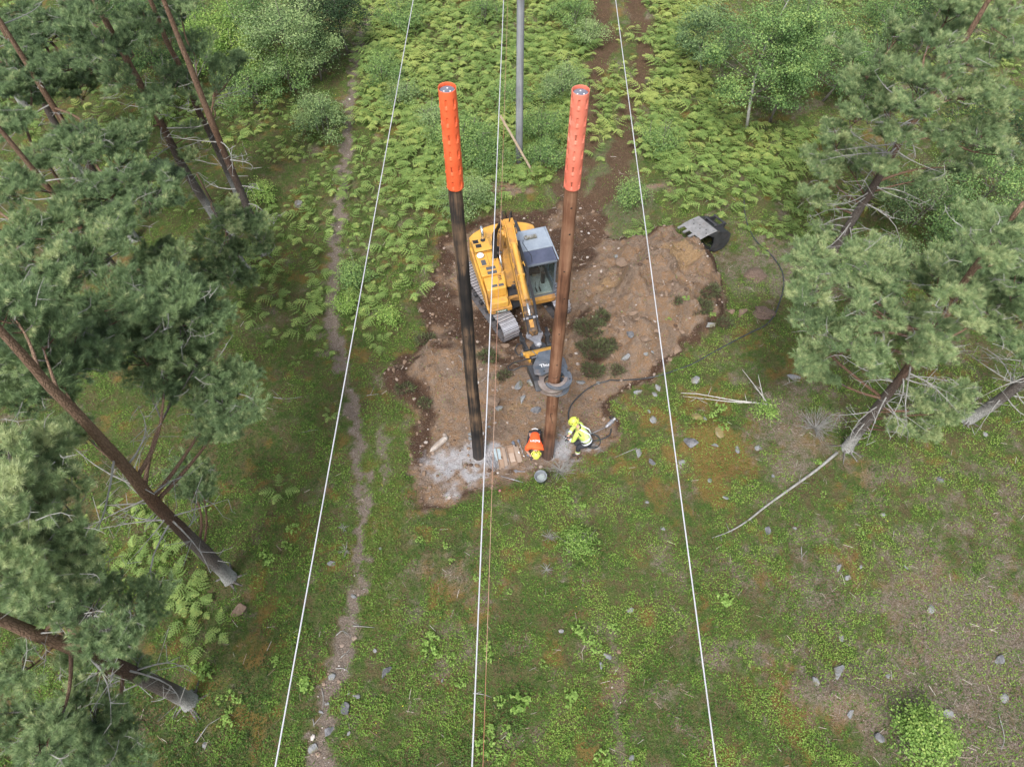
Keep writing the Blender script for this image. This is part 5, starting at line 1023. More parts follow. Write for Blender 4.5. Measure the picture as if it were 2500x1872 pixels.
for s in ('L','R'):
    gj = {k: (v[0], (v[1][0]*1.18, v[1][1]*1.25) if isinstance(v[1], tuple) else v[1]*1.22) for k, v in J.items() if k.startswith(s) and k[1:] in ('wrist','palm','k0','k1','k2','k3','f0','f1','f2','f3','t0','t1','t2','t3','th0','th1','th2')}
    ge_ = [e_ for e_ in Ed if e_[0] in gj and e_[1] in gj]; skin('glove', gj, ge_, M['glove'], E1, 1)
helmet(E1, head+Vector((0,0,.055)), basis((-1,-.25,-.35),(0,0,1)))
A = hand+o1+Vector((.0,0,-.02)); Bq = G(1352,1052,.62); d = (A-Bq); mb = MB(); mb.tube([Bq, A+d*.12], .014, 8); tag(mb.build('pry_bar', CH, smooth=True), 'steel bar held by the hi-vis worker, its tip at the brown pole', 'bar')
# ---- kneeling worker bent flat over, in orange shirt, head down to the lower edge
E2 = empty('person', G(1305, 1080), label='worker in orange shirt and yellow helmet kneeling bent double beside the brown pole', cat='person'); o2 = E2.location.copy()
def loc2(px, py, z): return G(px, py, z)-o2
hip = loc2(1306,1058,.58); chest = loc2(1306,1082,.66); neck = loc2(1308,1098,.58); head = loc2(1309,1109,.42)
shL = loc2(1322,1092,.62); shR = loc2(1288,1092,.60); 
J = {'hip':(hip,(.15,.12)),'waist':(hip.lerp(chest,.5),(.14,.115)),'chest':(chest,(.16,.12)),'neck0':(neck,.06),'head':(head,.09),'crown':(head+Vector((0,-.06,-.03)),.085),'nose':(head+Vector((0,-.02,-.12)),.018),'chin':(head+Vector((0,.03,-.11)),.04)}
Ed = [('hip','waist'),('waist','chest'),('chest','neck0'),('neck0','head'),('head','crown'),('head','nose'),('head','chin')]
hL = loc2(1332,1107,.14); hR = loc2(1296,1112,.12); eL = (shL+hL)/2+Vector((.07,.05,.0)); eR = (shR+hR)/2+Vector((-.09,.04,.0))
for s, sh, el, h_ in (('L',shL,eL,hL),('R',shR,eR,hR)):
    J[s+'sh'] = (sh,.07); J[s+'el'] = (el,.048); J[s+'wrist'] = (h_,.032); Ed += [('chest',s+'sh'),(s+'sh',s+'el'),(s+'el',s+'wrist')]; handchain(J, Ed, s, h_, (.1,-1,-.4), (0,.3,-1), .6)
for s, dx in (('L',.13),('R',-.15)):
    k = Vector((hip.x+dx*1.15, hip.y-.18, .1)); a = Vector((hip.x+dx, hip.y+.22, .08)); J[s+'hp'] = (hip+Vector((dx*.8,0,-.04)),.1); J[s+'k'] = (k,.075); J[s+'a'] = (a,.05); J[s+'t'] = (a+Vector((0,.14,-.02)),.04); Ed += [('hip',s+'hp'),(s+'hp',s+'k'),(s+'k',s+'a'),(s+'a',s+'t')]
skin('body', J, Ed, M['skin'], E2)
T_ = {'hip':(hip+Vector((0,.04,.02)),(.175,.12)),'waist':(hip.lerp(chest,.5)+Vector((0,0,.03)),(.165,.125)),'chest':(chest+Vector((0,0,.03)),(.19,.14)),'neck0':(neck+Vector((0,.03,0)),.09),'Lsh':(shL,.098),'Rsh':(shR,.098),'Lel':(shL.lerp(eL,.8),.072),'Rel':(shR.lerp(eR,.8),.072)}
skin('shirt', T_, [('hip','waist'),('waist','chest'),('chest','neck0'),('chest','Lsh'),('chest','Rsh'),('Lsh','Lel'),('Rsh','Rel')], M['shirt_orange'], E2)
skin('waist_band', {'a':(hip+Vector((-.11,.12,.05)),.015),'b':(hip+Vector((0,.15,.065)),.016),'c':(hip+Vector((.11,.12,.05)),.015)}, [('a','b'),('b','c')], M['reflect'], E2)
skin('trousers', {'hip':(hip+Vector((0,.07,-.06)),(.15,.13)),'Lhp':(J['Lhp'][0],.12),'Rhp':(J['Rhp'][0],.12),'Lk':(J['Lk'][0],.09),'Rk':(J['Rk'][0],.09),'La':(J['La'][0],.068),'Ra':(J['Ra'][0],.068)}, [('hip','Lhp'),('hip','Rhp'),('Lhp','Lk'),('Rhp','Rk'),('Lk','La'),('Rk','Ra')], M['trousers'], E2)
for s in ('L','R'): a = J[s+'a'][0]; skin('boot', {'a':(a,.062),'b':(a+Vector((0,.1,-.01)),.05),'c':(a+Vector((0,.18,-.02)),.04)}, [('a','b'),('b','c')], M['boot'], E2)
for s in ('L','R'):
    gj = {k: (v[0], (v[1][0]*1.18, v[1][1]*1.25) if isinstance(v[1], tuple) else v[1]*1.22) for k, v in J.items() if k.startswith(s) and k[1:] in ('wrist','palm','k0','k1','k2','k3','f0','f1','f2','f3','t0','t1','t2','t3','th0','th1','th2')}
    skin('glove', gj, [e_ for e_ in Ed if e_[0] in gj and e_[1] in gj], M['glove'], E2, 1)
helmet(E2, head+Vector((0,-.035,.035)), basis((0,-.5,-.85),(0,-.85,.5)))
bx = (chest-hip).normalized(); tz = Vector((0,0,1)); tx = Vector((-1,0,0)); up_ = tx.cross(Vector((0,0,1)))*1
c = chest+Vector((0,-.02,.185)); Mx = Matrix(((-1,0,0,c.x),(0,-1,0,c.y),(0,0,1,c.z),(0,0,0,1)))
lettering('Rejlers', .115, M['white'], 'lettering', E2, Mx, .004)
lying('pole_wedge', (1288,1114), (1292,1106), .05, M['capgrey'], 'dark grey kneeling pad by the bent worker', 'pad')
# ================================================================ ROCKS, STUMPS, BRANCHES
IVs = [ico(2) for _ in range(1)]
def rockmesh(seed):
    V, F = ico(3); s = seed*3.7; f = 1+.55*(fbm(V[:,0]*1.2+s, V[:,1]*1.2+V[:,2]*1.9, seed, 3)-.5)*2*.6; V = V*f[:,None]; rg = np.random.default_rng(seed)
    for _ in range(16):
        n = rg.normal(0,1,3); n /= np.linalg.norm(n); d = V@n; c = .45+.25*rg.random(); V = V-np.maximum(d-c, 0)[:,None]*n[None]
    return V*np.array([1,.75,.5]), F
RMS = {}
def rock(px, py, s, kind, lab, cat='rock', sink=.12, dz=0):
    k = len(RMS) % 9; p = GT(px, py); key = (len(RMS)); V, F = rockmesh(k+1); RMS[key] = 1; o = trimesh('rock', V*s*.6, F, M[kind], smooth=False); o.location = (p.x, p.y, p.z+s*.6*(.3-sink)+dz); o.rotation_euler = (random.uniform(-.2,.2), random.uniform(-.2,.2), random.random()*6.28)
    return tag(o, lab, cat)
ROCKS = [(807,1375,.3,'rock','pale grey rock in berry scrub left of the footpath'),(588,1488,.52,'rock_tan','rounded tan boulder lying below the big pine trunk foot'),(862,1455,.2,'rock','grey stone in the middle of the widening footpath'),
 (812,1649,.26,'rock','dark grey stone at the left edge of the stony path'),(842,1733,.42,'rock_dark','large dark slab on the stony path'),(803,1785,.3,'rock_dark','upright dark stone in the lower path'),(761,1830,.28,'rock','dark topped stone at the bottom of the path'),(872,1700,.2,'rock','flat pale stone just right of the path'),(942,1640,.32,'rock_dark','dark rock in heather right of the path'),
 (853,1690,.16,'rock','small bluish stone right of the path'),(800,1718,.15,'rock','small round pale stone on the path, beside the dark slab'),(785,1738,.14,'rock','round pale stone at the left side of the lower path'),(914,1588,.15,'rock','little blue grey stone at the right fringe of the path'),
 (1699,930,.45,'rock','flat pale grey rock on the knoll below the black cable'),(1606,947,.3,'rock','pale grey rock beside the right wire below the spoil heap'),(1600,965,.25,'rock','small grey rock just under another one near the right wire'),(1555,958,.28,'rock','white speckled rock at the pit corner by the cable'),(1937,924,.4,'rock','pale upright rock at the left edge of the right pine'),
 (1584,1004,.18,'rock','small white rock left of the mossy knoll'),(1699,1018,.5,'rock_moss','mossy boulder at the top of the rocky knoll'),(1720,1022,.2,'rock','grey stone beside the mossy boulder'),(1595,1028,.35,'rock','grey rock with moss left of the right wire'),(1754,1058,.55,'rock_moss','yellow mossy boulder in the middle of the rocky knoll'),(1686,1082,.55,'rock_dark','dark heathery rock in the orange moss'),
 (1849,1096,.3,'rock','smooth blue grey rock right of the knoll'),(1799,1100,.26,'rock','narrow blue grey rock at the lower right of the knoll'),(1745,1087,.2,'rock','small grey rock under the yellow mossy boulder'),(1665,1130,.3,'rock','angular blue grey rock beneath the right wire'),(1559,1104,.34,'rock','double grey rock at the lower left of the knoll'),(1590,1128,.3,'rock_dark','dark rock below the knoll by the right wire'),
 (1731,1172,.2,'rock','white rock in orange moss left of the fallen branch'),(1887,1163,.17,'rock','white rock right of the fallen branch'),(1579,1226,.16,'rock','blue grey stone standing alone below the knoll'),(1620,1290,.18,'rock','blue grey stone near the right wire, lower'),(1772,1216,.18,'rock','small stone beside the fallen branch'),(2046,1386,.22,'rock','pale upper stone of two in the right scrub'),
 (2066,1411,.26,'rock','darker lower stone of two in the right scrub'),(1874,1294,.32,'rock_dark','dark hollow rock under the fallen branch end'),(2297,1172,.24,'rock_dark','dark stone in the far right scrub'),(2406,1062,.22,'rock','blue stone under the rightmost pine trunk'),(2155,1257,.22,'rock','long grey stone at right'),(2101,1384,.15,'rock','tiny white stone at right of the pale pair'),
 (2271,1483,.28,'rock','split blue grey rock in the right moss'),(2212,1386,.15,'rock','small stone right of centre in the right scrub'),(2045,1640,.4,'rock','grey slab at the upper rim of the stony mound'),(1990,1660,.3,'rock','grey stone at the left rim of the stony mound'),(2166,1650,.24,'rock','pale stone at the right rim of the stony mound'),(2076,1740,.26,'rock','blue grey stone at the foot of the stony mound'),
 (2312,1744,.34,'rock','square blue grey rock right of the leafy bush'),(2143,1797,.36,'rock_dark','dark rock left of the leafy bush'),(2440,1610,.35,'rock_dark','dark rock at the far right litter patch'),(2450,1700,.3,'rock','grey rock low at the far right edge'),(1484,1603,.24,'rock','blue grey stone on the faint trail'),(1468,1623,.2,'rock','smaller blue stone beside the faint trail'),(1540,1490,.26,'rock','blue grey stone right of the middle wire'),
 (1541,1850,.25,'rock','grey stone at the bottom of the faint trail'),(1080,1660,.12,'rock','stone half hidden in brown heather'),(930,1339,.12,'rock','little grey stone right of the thin path end'),(1371,1541,.2,'rock','grey stone sunk in scrub near the sprouts'),(852,1790,.14,'rock','pale stone in the grass right of the lower path'),(500,1820,.16,'rock','grey stone in the scrub under the lower left pine'),
 (1543,770,.3,'rock_tan','brown boulder on the front slope of the spoil heap'),(1557,786,.26,'rock_tan','reddish boulder below the brown one on the spoil heap'),(1536,830,.38,'rock_dark','slate grey rock on the spoil heap'),(1568,850,.48,'rock_tan','largest tan boulder low on the spoil heap'),(1526,876,.36,'rock','pale flat rock at the foot of the spoil heap'),(1574,877,.26,'rock','grey stone right of the pale flat rock'),
 (1597,892,.3,'rock_tan','brown slab at the very foot of the spoil heap'),(1653,855,.42,'rock_tan','wedge shaped tan rock at the bottom of the spoil heap'),(1636,879,.24,'rock_tan','orange tinted stone below the wedge shaped rock'),(1730,793,.38,'rock','pale rock on the right slope of the spoil heap'),(1810,765,.42,'rock_tan','flat tan slab right of the spoil heap'),(1786,762,.32,'rock_tan','brown slab between heap and tan slab'),
 (1496,680,.3,'rock_tan','brown rock at the left side of the heap near the tracks'),(1550,640,.36,'rock_tan','red brown rock at the top of the spoil heap'),(1520,645,.6,'rock_tan','broad flat rock at the upper left of the spoil heap'),(1436,724,.3,'rock_tan','brown stone between pole and heap'),(1505,625,.3,'rock','grey slab in torn grass above the heap'),(1600,810,.25,'rock_tan','brown stone in the middle of the lower heap'),
 (1575,760,.22,'rock_tan','small brown stone near the heap centre'),(1625,725,.3,'rock_tan','rusty stone under the right wire on the heap'),(1660,820,.28,'rock_tan','earthy stone at the right lower heap'),(1590,860,.2,'rock','small pale stone among the boulders'),(1495,870,.26,'rock_tan','earthy stone left of the pale flat rock'),(1462,935,.2,'rock','grey stone beside the cable in the pit'),
 (1208,985,.62,'rock_tan','long tan slab leaning in the pit right of the black pole'),(1218,998,.34,'rock','grey tip stone at the foot of the long slab'),(1293,933,.36,'rock','white block beneath the grapple'),(1264,945,.44,'rock','pale rock column left of the grapple'),(1275,975,.3,'rock','grey rock in the middle of the pit floor'),(1310,1003,.42,'rock_dark','grey slab against the brown pole'),
 (1102,1029,.3,'rock_tan','round tan stone left of the black pole'),(1136,1024,.2,'rock_tan','smaller tan stone beside the round one'),(1193,1043,.15,'rock','white stone right of the black pole foot'),(1148,1072,.22,'rock','blue grey stone against the black pole'),(1147,1060,.18,'rock','white chips at the left of the black pole'),(1388,1057,.28,'rock','flat stone before the hi-vis worker'),(1420,935,.3,'rock','crumbling white stone right of the grapple'),
 (1351,1112,.2,'rock','pale stone at the brown pole foot'),(1940,1290,.15,'rock','stone in the scrub below the fallen branch'),(1330,870,.22,'rock_tan','stone between tracks and grapple'),(1232,845,.34,'rock_tan','red brown flat rock in front of the digger track'),(1256,850,.22,'rock_tan','smaller rock beside the red brown one in front of the track'),(1030,760,.26,'rock_tan','rusty clod left of the digger'),(1385,648,.34,'rock_tan','brown rock behind the brown pole beside the cab'),(2055,1560,.2,'rock','small grey stone above the stony mound')]
for i, (a, b, s, k, l) in enumerate(ROCKS): rock(a, b, s*1.0, k, l, sink=.16 if k != 'rock_moss' else .25)
M['mound'] = surf('needle_mound', (.08,.05,.035), (.2,.145,.11), 30, .95, bump=1, bscale=80)
# ant hills / litter mounds
for (a, b, s, l) in [(1845,672,.55,'greyish anthill mound of needles right of the spoil heap'),(1865,765,.5,'brown anthill mound beside the black cable'),(2050,625,.5,'reddish anthill mound behind the leaning pine foot')]:
    p = GT(a, b); V, F = ico(4); V = V*(.55+.9*fbm(V[:,0]*2.2+a, V[:,1]*2.2+V[:,2]*1.5, 9))[:,None]*np.array([s*.8,s*.6,.12]); o = trimesh('mound', V, F, M['mound'], smooth=True); o.location = p; tag(o, l, 'mound')
def stump(px, py, r, h, lab):
    p = GT(px, py); e = empty('tree_stump', p, label=lab, cat='stump'); mb = MB(); n = 18; rr = [r*(1+.15*math.sin(k*2.3)) for k in range(n)]
    mb.tube([(0,0,-.1),(0,0,h*.5),(0.02,0,h)], [r*1.3,r*1.05,r], 16); mb.build('bark', M['greybark'], e); c = MB(); c.cyl((.02,0,h-.002), (.02,0,h+.012), r*.93, 16); c.build('cut_face', M['rock'], e)
stump(492,862,.2,.5,'grey weathered stump with lichen at the edge of the pine shade'); stump(730,502,.16,.15,'low grey stump among ferns left of the footpath')
def branch(pts, r0, r1, name, mat, lab, cat, twigs=6, seed=0, z=.06, g=None):
    P = [GT(*q, z) for q in smoothpts(pts, 3)]; n = len(P); mb = MB(); mb.tube(P, [r0+(r1-r0)*i/(n-1) for i in range(n)], 8); rg = random.Random(seed)
    for k in range(twigs):
        i = rg.randrange(n//4, n-1); d = Vector((rg.uniform(-1,1), rg.uniform(-1,1), rg.uniform(0,.6))).normalized(); l = rg.uniform(.15,.45); mb.tube([P[i], P[i]+d*l*.5, P[i]+d*l+Vector((0,0,.03))], [.009,.007,.003], 4)
    return tag(mb.build(name, mat, smooth=True), lab, cat, g)
branch([(2042,1107),(1990,1150),(1930,1193),(1870,1236),(1830,1268),(1800,1288),(1770,1303),(1738,1314)], .05, .012, 'fallen_branch', M['twig'], 'long bare grey branch lying across the right scrub', 'branch', 8, 1)
br = branch([(1880,994),(1835,988),(1790,983),(1740,974),(1700,968),(1660,965)], .027, .008, 'birch_branch', M['birchbark'], 'cut white birch branch lying level on the knoll', 'branch', 5, 2, .15)
branch([(1868,990),(1850,965),(1830,938),(1808,910)], .024, .007, 'birch_branch', M['birchbark'], 'cut birch branch pointing up and left from the knoll', 'branch', 4, 3, .2)
branch([(1860,985),(1852,950),(1846,922)], .02, .007, 'birch_branch', M['birchbark'], 'short reddish birch stick beside the cut branches', 'branch', 2, 4, .22)
branch([(1835,988),(1780,985),(1720,978),(1665,972)], .02, .006, 'birch_branch', M['birchbark'], 'thinner birch stick alongside the level birch branch', 'branch', 3, 5, .12)
for i, (pts, l) in enumerate([([(668,971),(700,975),(738,970)], 'thin pale stick left of the footpath, upper one'),([(752,1053),(778,1050)], 'short pale stick left of the footpath'),([(862,1528),(890,1530),(915,1532)], 'grey root crossing the stony path'),([(822,1551),(838,1540),(858,1556)], 'curved pale root at the left side of the path'),([(785,1680),(790,1700),(789,1730)], 'long thin root lying in the lower path'),
    ([(765,1755),(768,1775)], 'white stick beside the lower path'),([(833,1605),(848,1592),(855,1585)], 'straight stick slanting on the path'),([(820,1632),(840,1632),(853,1642)], 'bent root across the path narrows'),([(1155,1692),(1180,1695),(1200,1702)], 'thin stick right of the middle wire'),([(2435,1740),(2450,1800),(2442,1830)], 'long pale stick at the lower right'),([(480,1812),(505,1775),(515,1765)], 'stick with pale end in the lower left scrub'),
    ([(388,1440),(400,1410),(410,1398)], 'thin stick under the big pine'),([(1555,1095),(1530,1105),(1500,1118)], 'reddish stick at the right of the pit'),([(896,967),(925,963)], 'pale broken stick poking out left of the pit'),([(1120,870),(1130,885),(1128,905)], 'thin pale root left of the black pole'),([(1955,1335),(1957,1370)], 'thin reddish stem in the right scrub'),([(1450,1090),(1475,1105)], 'thin root at the right pit edge')]):
    branch(pts, .016, .005, 'stick', M['twig'], l, 'stick', 1, 20+i, .04)
def drybush(px, py, r, lab, n=26, seed=0):
    p = GT(px, py); mb = MB(); rg = random.Random(seed)
    for k in range(n):
        a = rg.random()*6.28; e_ = rg.uniform(.2,1.2); d = Vector((math.cos(a)*math.cos(e_), math.sin(a)*math.cos(e_), math.sin(e_)*.7)); q = Vector((0,0,0)); pts = [q]
        for s in range(4): q = q+d*r*.28; d = (d+Vector((rg.uniform(-.4,.4), rg.uniform(-.4,.4), rg.uniform(-.2,.2)))).normalized(); pts.append(q)
        mb.tube(pts, [.009,.007,.006,.004,.002], 4)
    o = mb.build('dry_bush', M['twig']); o.location = p; return tag(o, lab, 'dry bush')
drybush(1366,1150,.55,'bleached dry twig bush at the pit edge beside the pail',60,1); drybush(1342,1312,.28,'small bleached twig tuft in the middle scrub',22,2); drybush(1335,1390,.22,'smaller bleached twig tuft below the first one',16,3); drybush(845,1343,.25,'dry grey twig tuft left of the footpath',18,4); drybush(1990,1045,.7,'grey leafless bush at the foot of the right pine',80,5); drybush(840,1290,.2,'faint dry twigs near the footpath bend',14,6); drybush(448,1060,.01,'tiny twig',1,7) if False else None
# small red can and trash
can((1219,1198),(1222,1201),.05,surf('red_can', (.35,.08,.08), (.45,.2,.2), 5, .4),'small red crushed can in grass below the pit')
# ================================================================ TREES
TUFT_V = []; TUFT_F = []
_rg = np.random.default_rng(3)
for i in range(20):   # one shoot: needles fanning out around a short axis
    t = .15+.85*i/19; a = i*2.4; el = .35+.9*(1-t)+.15*_rg.random(); d = np.array([math.cos(a)*math.sin(el), math.sin(a)*math.sin(el), math.cos(el)]); s = np.cross(d, [.3,.2,1]); s /= np.linalg.norm(s)
    b = np.array([0,0,t*.55]); n = len(TUFT_V); l = .6+.2*_rg.random(); TUFT_V += [b-s*.032, b+s*.032, b+d*l]; TUFT_F.append((n, n+1, n+2))
TUFT_V = np.array(TUFT_V); TUFT_F = np.array(TUFT_F)
def bend(a, b, k, rg, n=6, sag=0.0):
    a = Vector(a); b = Vector(b); d = b-a; s = Vector((rg.normal(), rg.normal(), rg.normal()*.4))*d.length*k
    return [a+d*(i/n)+s*math.sin(i/n*math.pi)+Vector((0,0,-sag*math.sin(i/n*math.pi))) for i in range(n+1)]
def trunkpts(base, pts, htop):
    """centre line of the trunk: base on the ground, then points seen on the photo's trunk taken at the base's distance"""
    P = [Vector(base)]
    for (x, y) in pts:
        q = onY(x, y, base[1]); P.append(Vector((q.x, base[1], q.z)))
    if P[-1].z < htop:
        d = (P[-1]-P[0]).normalized() if len(P) > 1 else Vector((0,0,1)); d = (d+Vector((0,0,.8))).normalized(); P.append(P[-1]+d*(htop-P[-1].z))
    return P
def at_z(P, z):
    for i in range(len(P)-1):
        if P[i+1].z >= z: t = (z-P[i].z)/max(1e-6, P[i+1].z-P[i].z); return P[i].lerp(P[i+1], t)
    return P[-1]
def pine(base_px, tpts, htop, r, pads, label, seed, dead=6, bark0=0.0, dens=1.0, deadz=(2,6), stubs=6, tint=0.0, group='pine trees', ts=.135):
    rg = np.random.default_rng(seed); b = GT(*base_px); e = empty('pine_tree', b, label=label, cat='pine tree', group=None); o = b
    P = trunkpts(b, tpts, htop); S_ = smoothpts([tuple(p) for p in P], 5); S_ = [Vector(q) for q in S_]; n = len(S_)
    mb = MB()
    pts = [q-o for q in S_]; pts.insert(0, Vector((0,0,-.25))); rr = [r*1.35]+[r*(1.12 if i == 0 else 1)*(1-.72*min(1, max(0, (q.z-b.z)/htop))**1.1) for i, q in enumerate(S_)]
    vs0 = len(mb.v); mb.tube(pts, rr, 14)
    for i in range(vs0, len(mb.v)): z = mb.v[i][2]; mb.t[i] = -.08+.30*min(1, max(0,z)/1.8)+.55*float(np.clip((z-3.0-bark0)/3.5, 0, 1))
    # radial roughness of plates
    for i in range(vs0, len(mb.v)): x, y, z = mb.v[i]; q = at_z(P, z+o.z)-o; th = math.atan2(y-q.y, x-q.x); k = 1+.10*(float(vn(x*9, y*9+z*3, 5))-.5)*2+(.34*math.exp(-max(0,z)/.12)*(.55+.45*math.sin(th*5+seed)) if z < .6 else 0); mb.v[i] = (q.x+(x-q.x)*k if z > 0 else x, q.y+(y-q.y)*k if z > 0 else y, z)
    for k in range(6):   # surface roots
        a = k*1.05+rg.random(); l = r*(1.6+1.6*rg.random()); k0 = len(mb.v); mb.tube([(r*.55*math.cos(a), r*.55*math.sin(a), .13), (r*1.25*math.cos(a), r*1.25*math.sin(a), .035), ((r+l)*math.cos(a+.2), (r+l)*math.sin(a+.2), -.03)], [r*.3, r*.2, r*.07], 6)
        for i in range(k0, len(mb.v)): mb.t[i] = .12
    mb.build('trunk', M['bark'], e, smooth=True)
    bb = MB(); tw = MB(); pos = []; dr = []; tt = []; limbs = []
    for (px, py, z, R) in pads:
        c = G(px, py, z); q0 = at_z(P, z); hd = math.hypot(c.x-q0.x, c.y-q0.y); zt = min(max(1.2, z-.2-.28*hd*(.6+.5*rg.random())), htop*.97)
        A = at_z(P, zt); near_ = [(w_, q_) for w_ in limbs for q_ in w_[3:7] if q_.z < z+.1 and (q_-c).length < .62*(A-c).length]
        if near_ and rg.random() < .8: A = min(near_, key=lambda t_: (t_[1]-c).length)[1]
        br_ = bend(A, c, .07, rg, 7, .12*hd*.5); limbs.append(br_); r0 = min(r*.3, .014+.013*(A-c).length+.012*R)
        k0 = len(bb.v); bb.tube([p-o for p in br_], [r0*(1-.75*i/7) for i in range(8)], 7)
        for i in range(k0, len(bb.v)): bb.t[i] = .55+.35*min(1, zt/9)
        # secondary limbs fan out from the limb's outer half; short shoots along them carry the needles
        ns = int((8+15*R*R)*(.75+.25*dens))
        for k in range(ns):
            a = rg.random()*6.283; rad = R*(.5+.6*rg.random())*(1+.25*math.sin(a*3+seed+px)); s0 = br_[4+int(rg.integers(0, 4))] if rg.random() < .6 else c+Vector((rg.normal(), rg.normal(), .2*rg.normal()))*R*.35
            en = c+Vector((rad*math.cos(a), rad*math.sin(a), R*.16*rg.normal()+.10)); w = bend(s0, en, .09, rg, 5, -.04); ll = (en-s0).length
            k0 = len(bb.v); bb.tube([p-o for p in w], [.014,.012,.010,.008,.006,.003], 4)
            gt = .12 if rg.random() < .6 else .55
            for i in range(k0, len(bb.v)): bb.t[i] = gt
            lt = rg.normal()*.09; nn_ = max(4, int(ll/.085))
            for j in range(nn_):
                f = .25+.75*(j+rg.random())/nn_; u = f*5; i0 = min(4, int(u)); s1 = w[i0].lerp(w[i0+1], u-i0); sd_ = 1 if j % 2 else -1; dirv = (en-s0).normalized(); side_ = Vector((-dirv.y, dirv.x, 0))*sd_
                dd = (dirv*.8+side_*(.7+.3*rg.random())+Vector((0,0,.35+.3*rg.normal()))).normalized(); lsh = (.12+.2*rg.random())*(1.25-.6*f); tip = s1+dd*lsh
                if j % 2 == 0: bb.tube([s1-o, tip-o], [.005,.003], 3, t=.12)
                m_ = int((4+5*lsh/.25)*dens); q_ = np.linspace(.25, 1.05, m_)[:, None]; pp = np.array(s1)[None]+np.array(tip-s1)[None]*q_+rg.normal(0,.022,(m_,3)); pos.append(pp)
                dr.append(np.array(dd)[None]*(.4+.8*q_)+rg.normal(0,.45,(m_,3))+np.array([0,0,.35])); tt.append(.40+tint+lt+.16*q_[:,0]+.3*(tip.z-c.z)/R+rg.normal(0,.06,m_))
        for k in range(int(3+5*R*(1 if dead > 5 else .4))):   # bleached twigs poking out of the needles
            q = c+Vector((rg.normal(), rg.normal(), 0))*R*.6; q.z = c.z+.12*R+.1*rg.normal(); a = rg.random()*6.283; l = .2+.45*rg.random(); e2 = q+Vector((math.cos(a)*l, math.sin(a)*l, .12+.1*rg.normal())); w = bend(q, e2, .13, rg, 4); tw.tube([p-o for p in w], [.009,.007,.006,.005,.002], 3)
            for j in range(4): s1 = w[1+int(rg.integers(0,3))]; tw.tube([s1-o, s1-o+Vector((rg.normal(), rg.normal(), .4*rg.normal()))*.11], [.005,.002], 3)
    for k in range(dead):
        z = deadz[0]+(deadz[1]-deadz[0])*rg.random(); A = at_z(P, z); a = rg.random()*6.283; l = .7+1.5*rg.random(); d = Vector((math.cos(a), math.sin(a), .15*rg.normal())); w = bend(A, A+d*l, .1, rg, 5); tw.tube([p-o for p in w], [.026,.02,.016,.012,.008,.003], 5)
        for j in range(7): s1 = w[2+int(rg.integers(0,4))]; q = s1+Vector((rg.normal(), rg.normal(), rg.normal()*.5))*.22; q2 = q+Vector((rg.normal(), rg.normal(), rg.normal()*.5))*.12; tw.tube([s1-o, q-o, q2-o], [.009,.006,.003], 3)
    for k in range(stubs):
        z = .8+(deadz[1])*rg.random(); A = at_z(P, z); a = rg.random()*6.283; l = .15+.4*rg.random(); d = Vector((math.cos(a), math.sin(a), .2*rg.normal())); tw.tube([A-o, A+d*l-o], [.018,.006], 5)
    bb.build('branches', M['bark'], e, smooth=True, recalc=False)
    if tw.v: tw.build('dead_twigs', M['twig'], e, recalc=False)
    if pos:
        pos = np.concatenate(pos)-np.array(o)[None]; dr = np.concatenate(dr); tt = np.concatenate(tt); new = rg.random(len(tt)) < .09; tt = np.where(new, tt+.28, tt)
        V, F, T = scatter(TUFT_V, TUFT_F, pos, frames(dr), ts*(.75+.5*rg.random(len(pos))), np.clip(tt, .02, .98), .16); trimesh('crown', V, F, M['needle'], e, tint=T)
    return e
def padgrid(poly, z0, z1, sp, R, seed, keep=1.0):
    """fill a photo-pixel region with foliage pads at heights between z0 and z1"""
    rg = np.random.default_rng(seed); xs = [p[0] for p in poly]; ys = [p[1] for p in poly]; out = []; y = min(ys)
    def ins(px, py):
        c = False; n = len(poly)
        for i in range(n):
            (x1, y1), (x2, y2) = poly[i], poly[(i+1) % n]
            if (y1 > py) != (y2 > py) and px < (x2-x1)*(py-y1)/(y2-y1+1e-9)+x1: c = not c
        return c
    row = 0
    while y <= max(ys):
        x = min(xs)+(row % 2)*sp/2
        while x <= max(xs):
            px = x+rg.normal()*sp*.16; py = y+rg.normal()*sp*.16
            if ins(px, py) and rg.random() < keep: out.append((px, py, z0+(z1-z0)*rg.random(), R*(.8+.4*rg.random())))
            x += sp
        y += sp*.8; row += 1
    return out
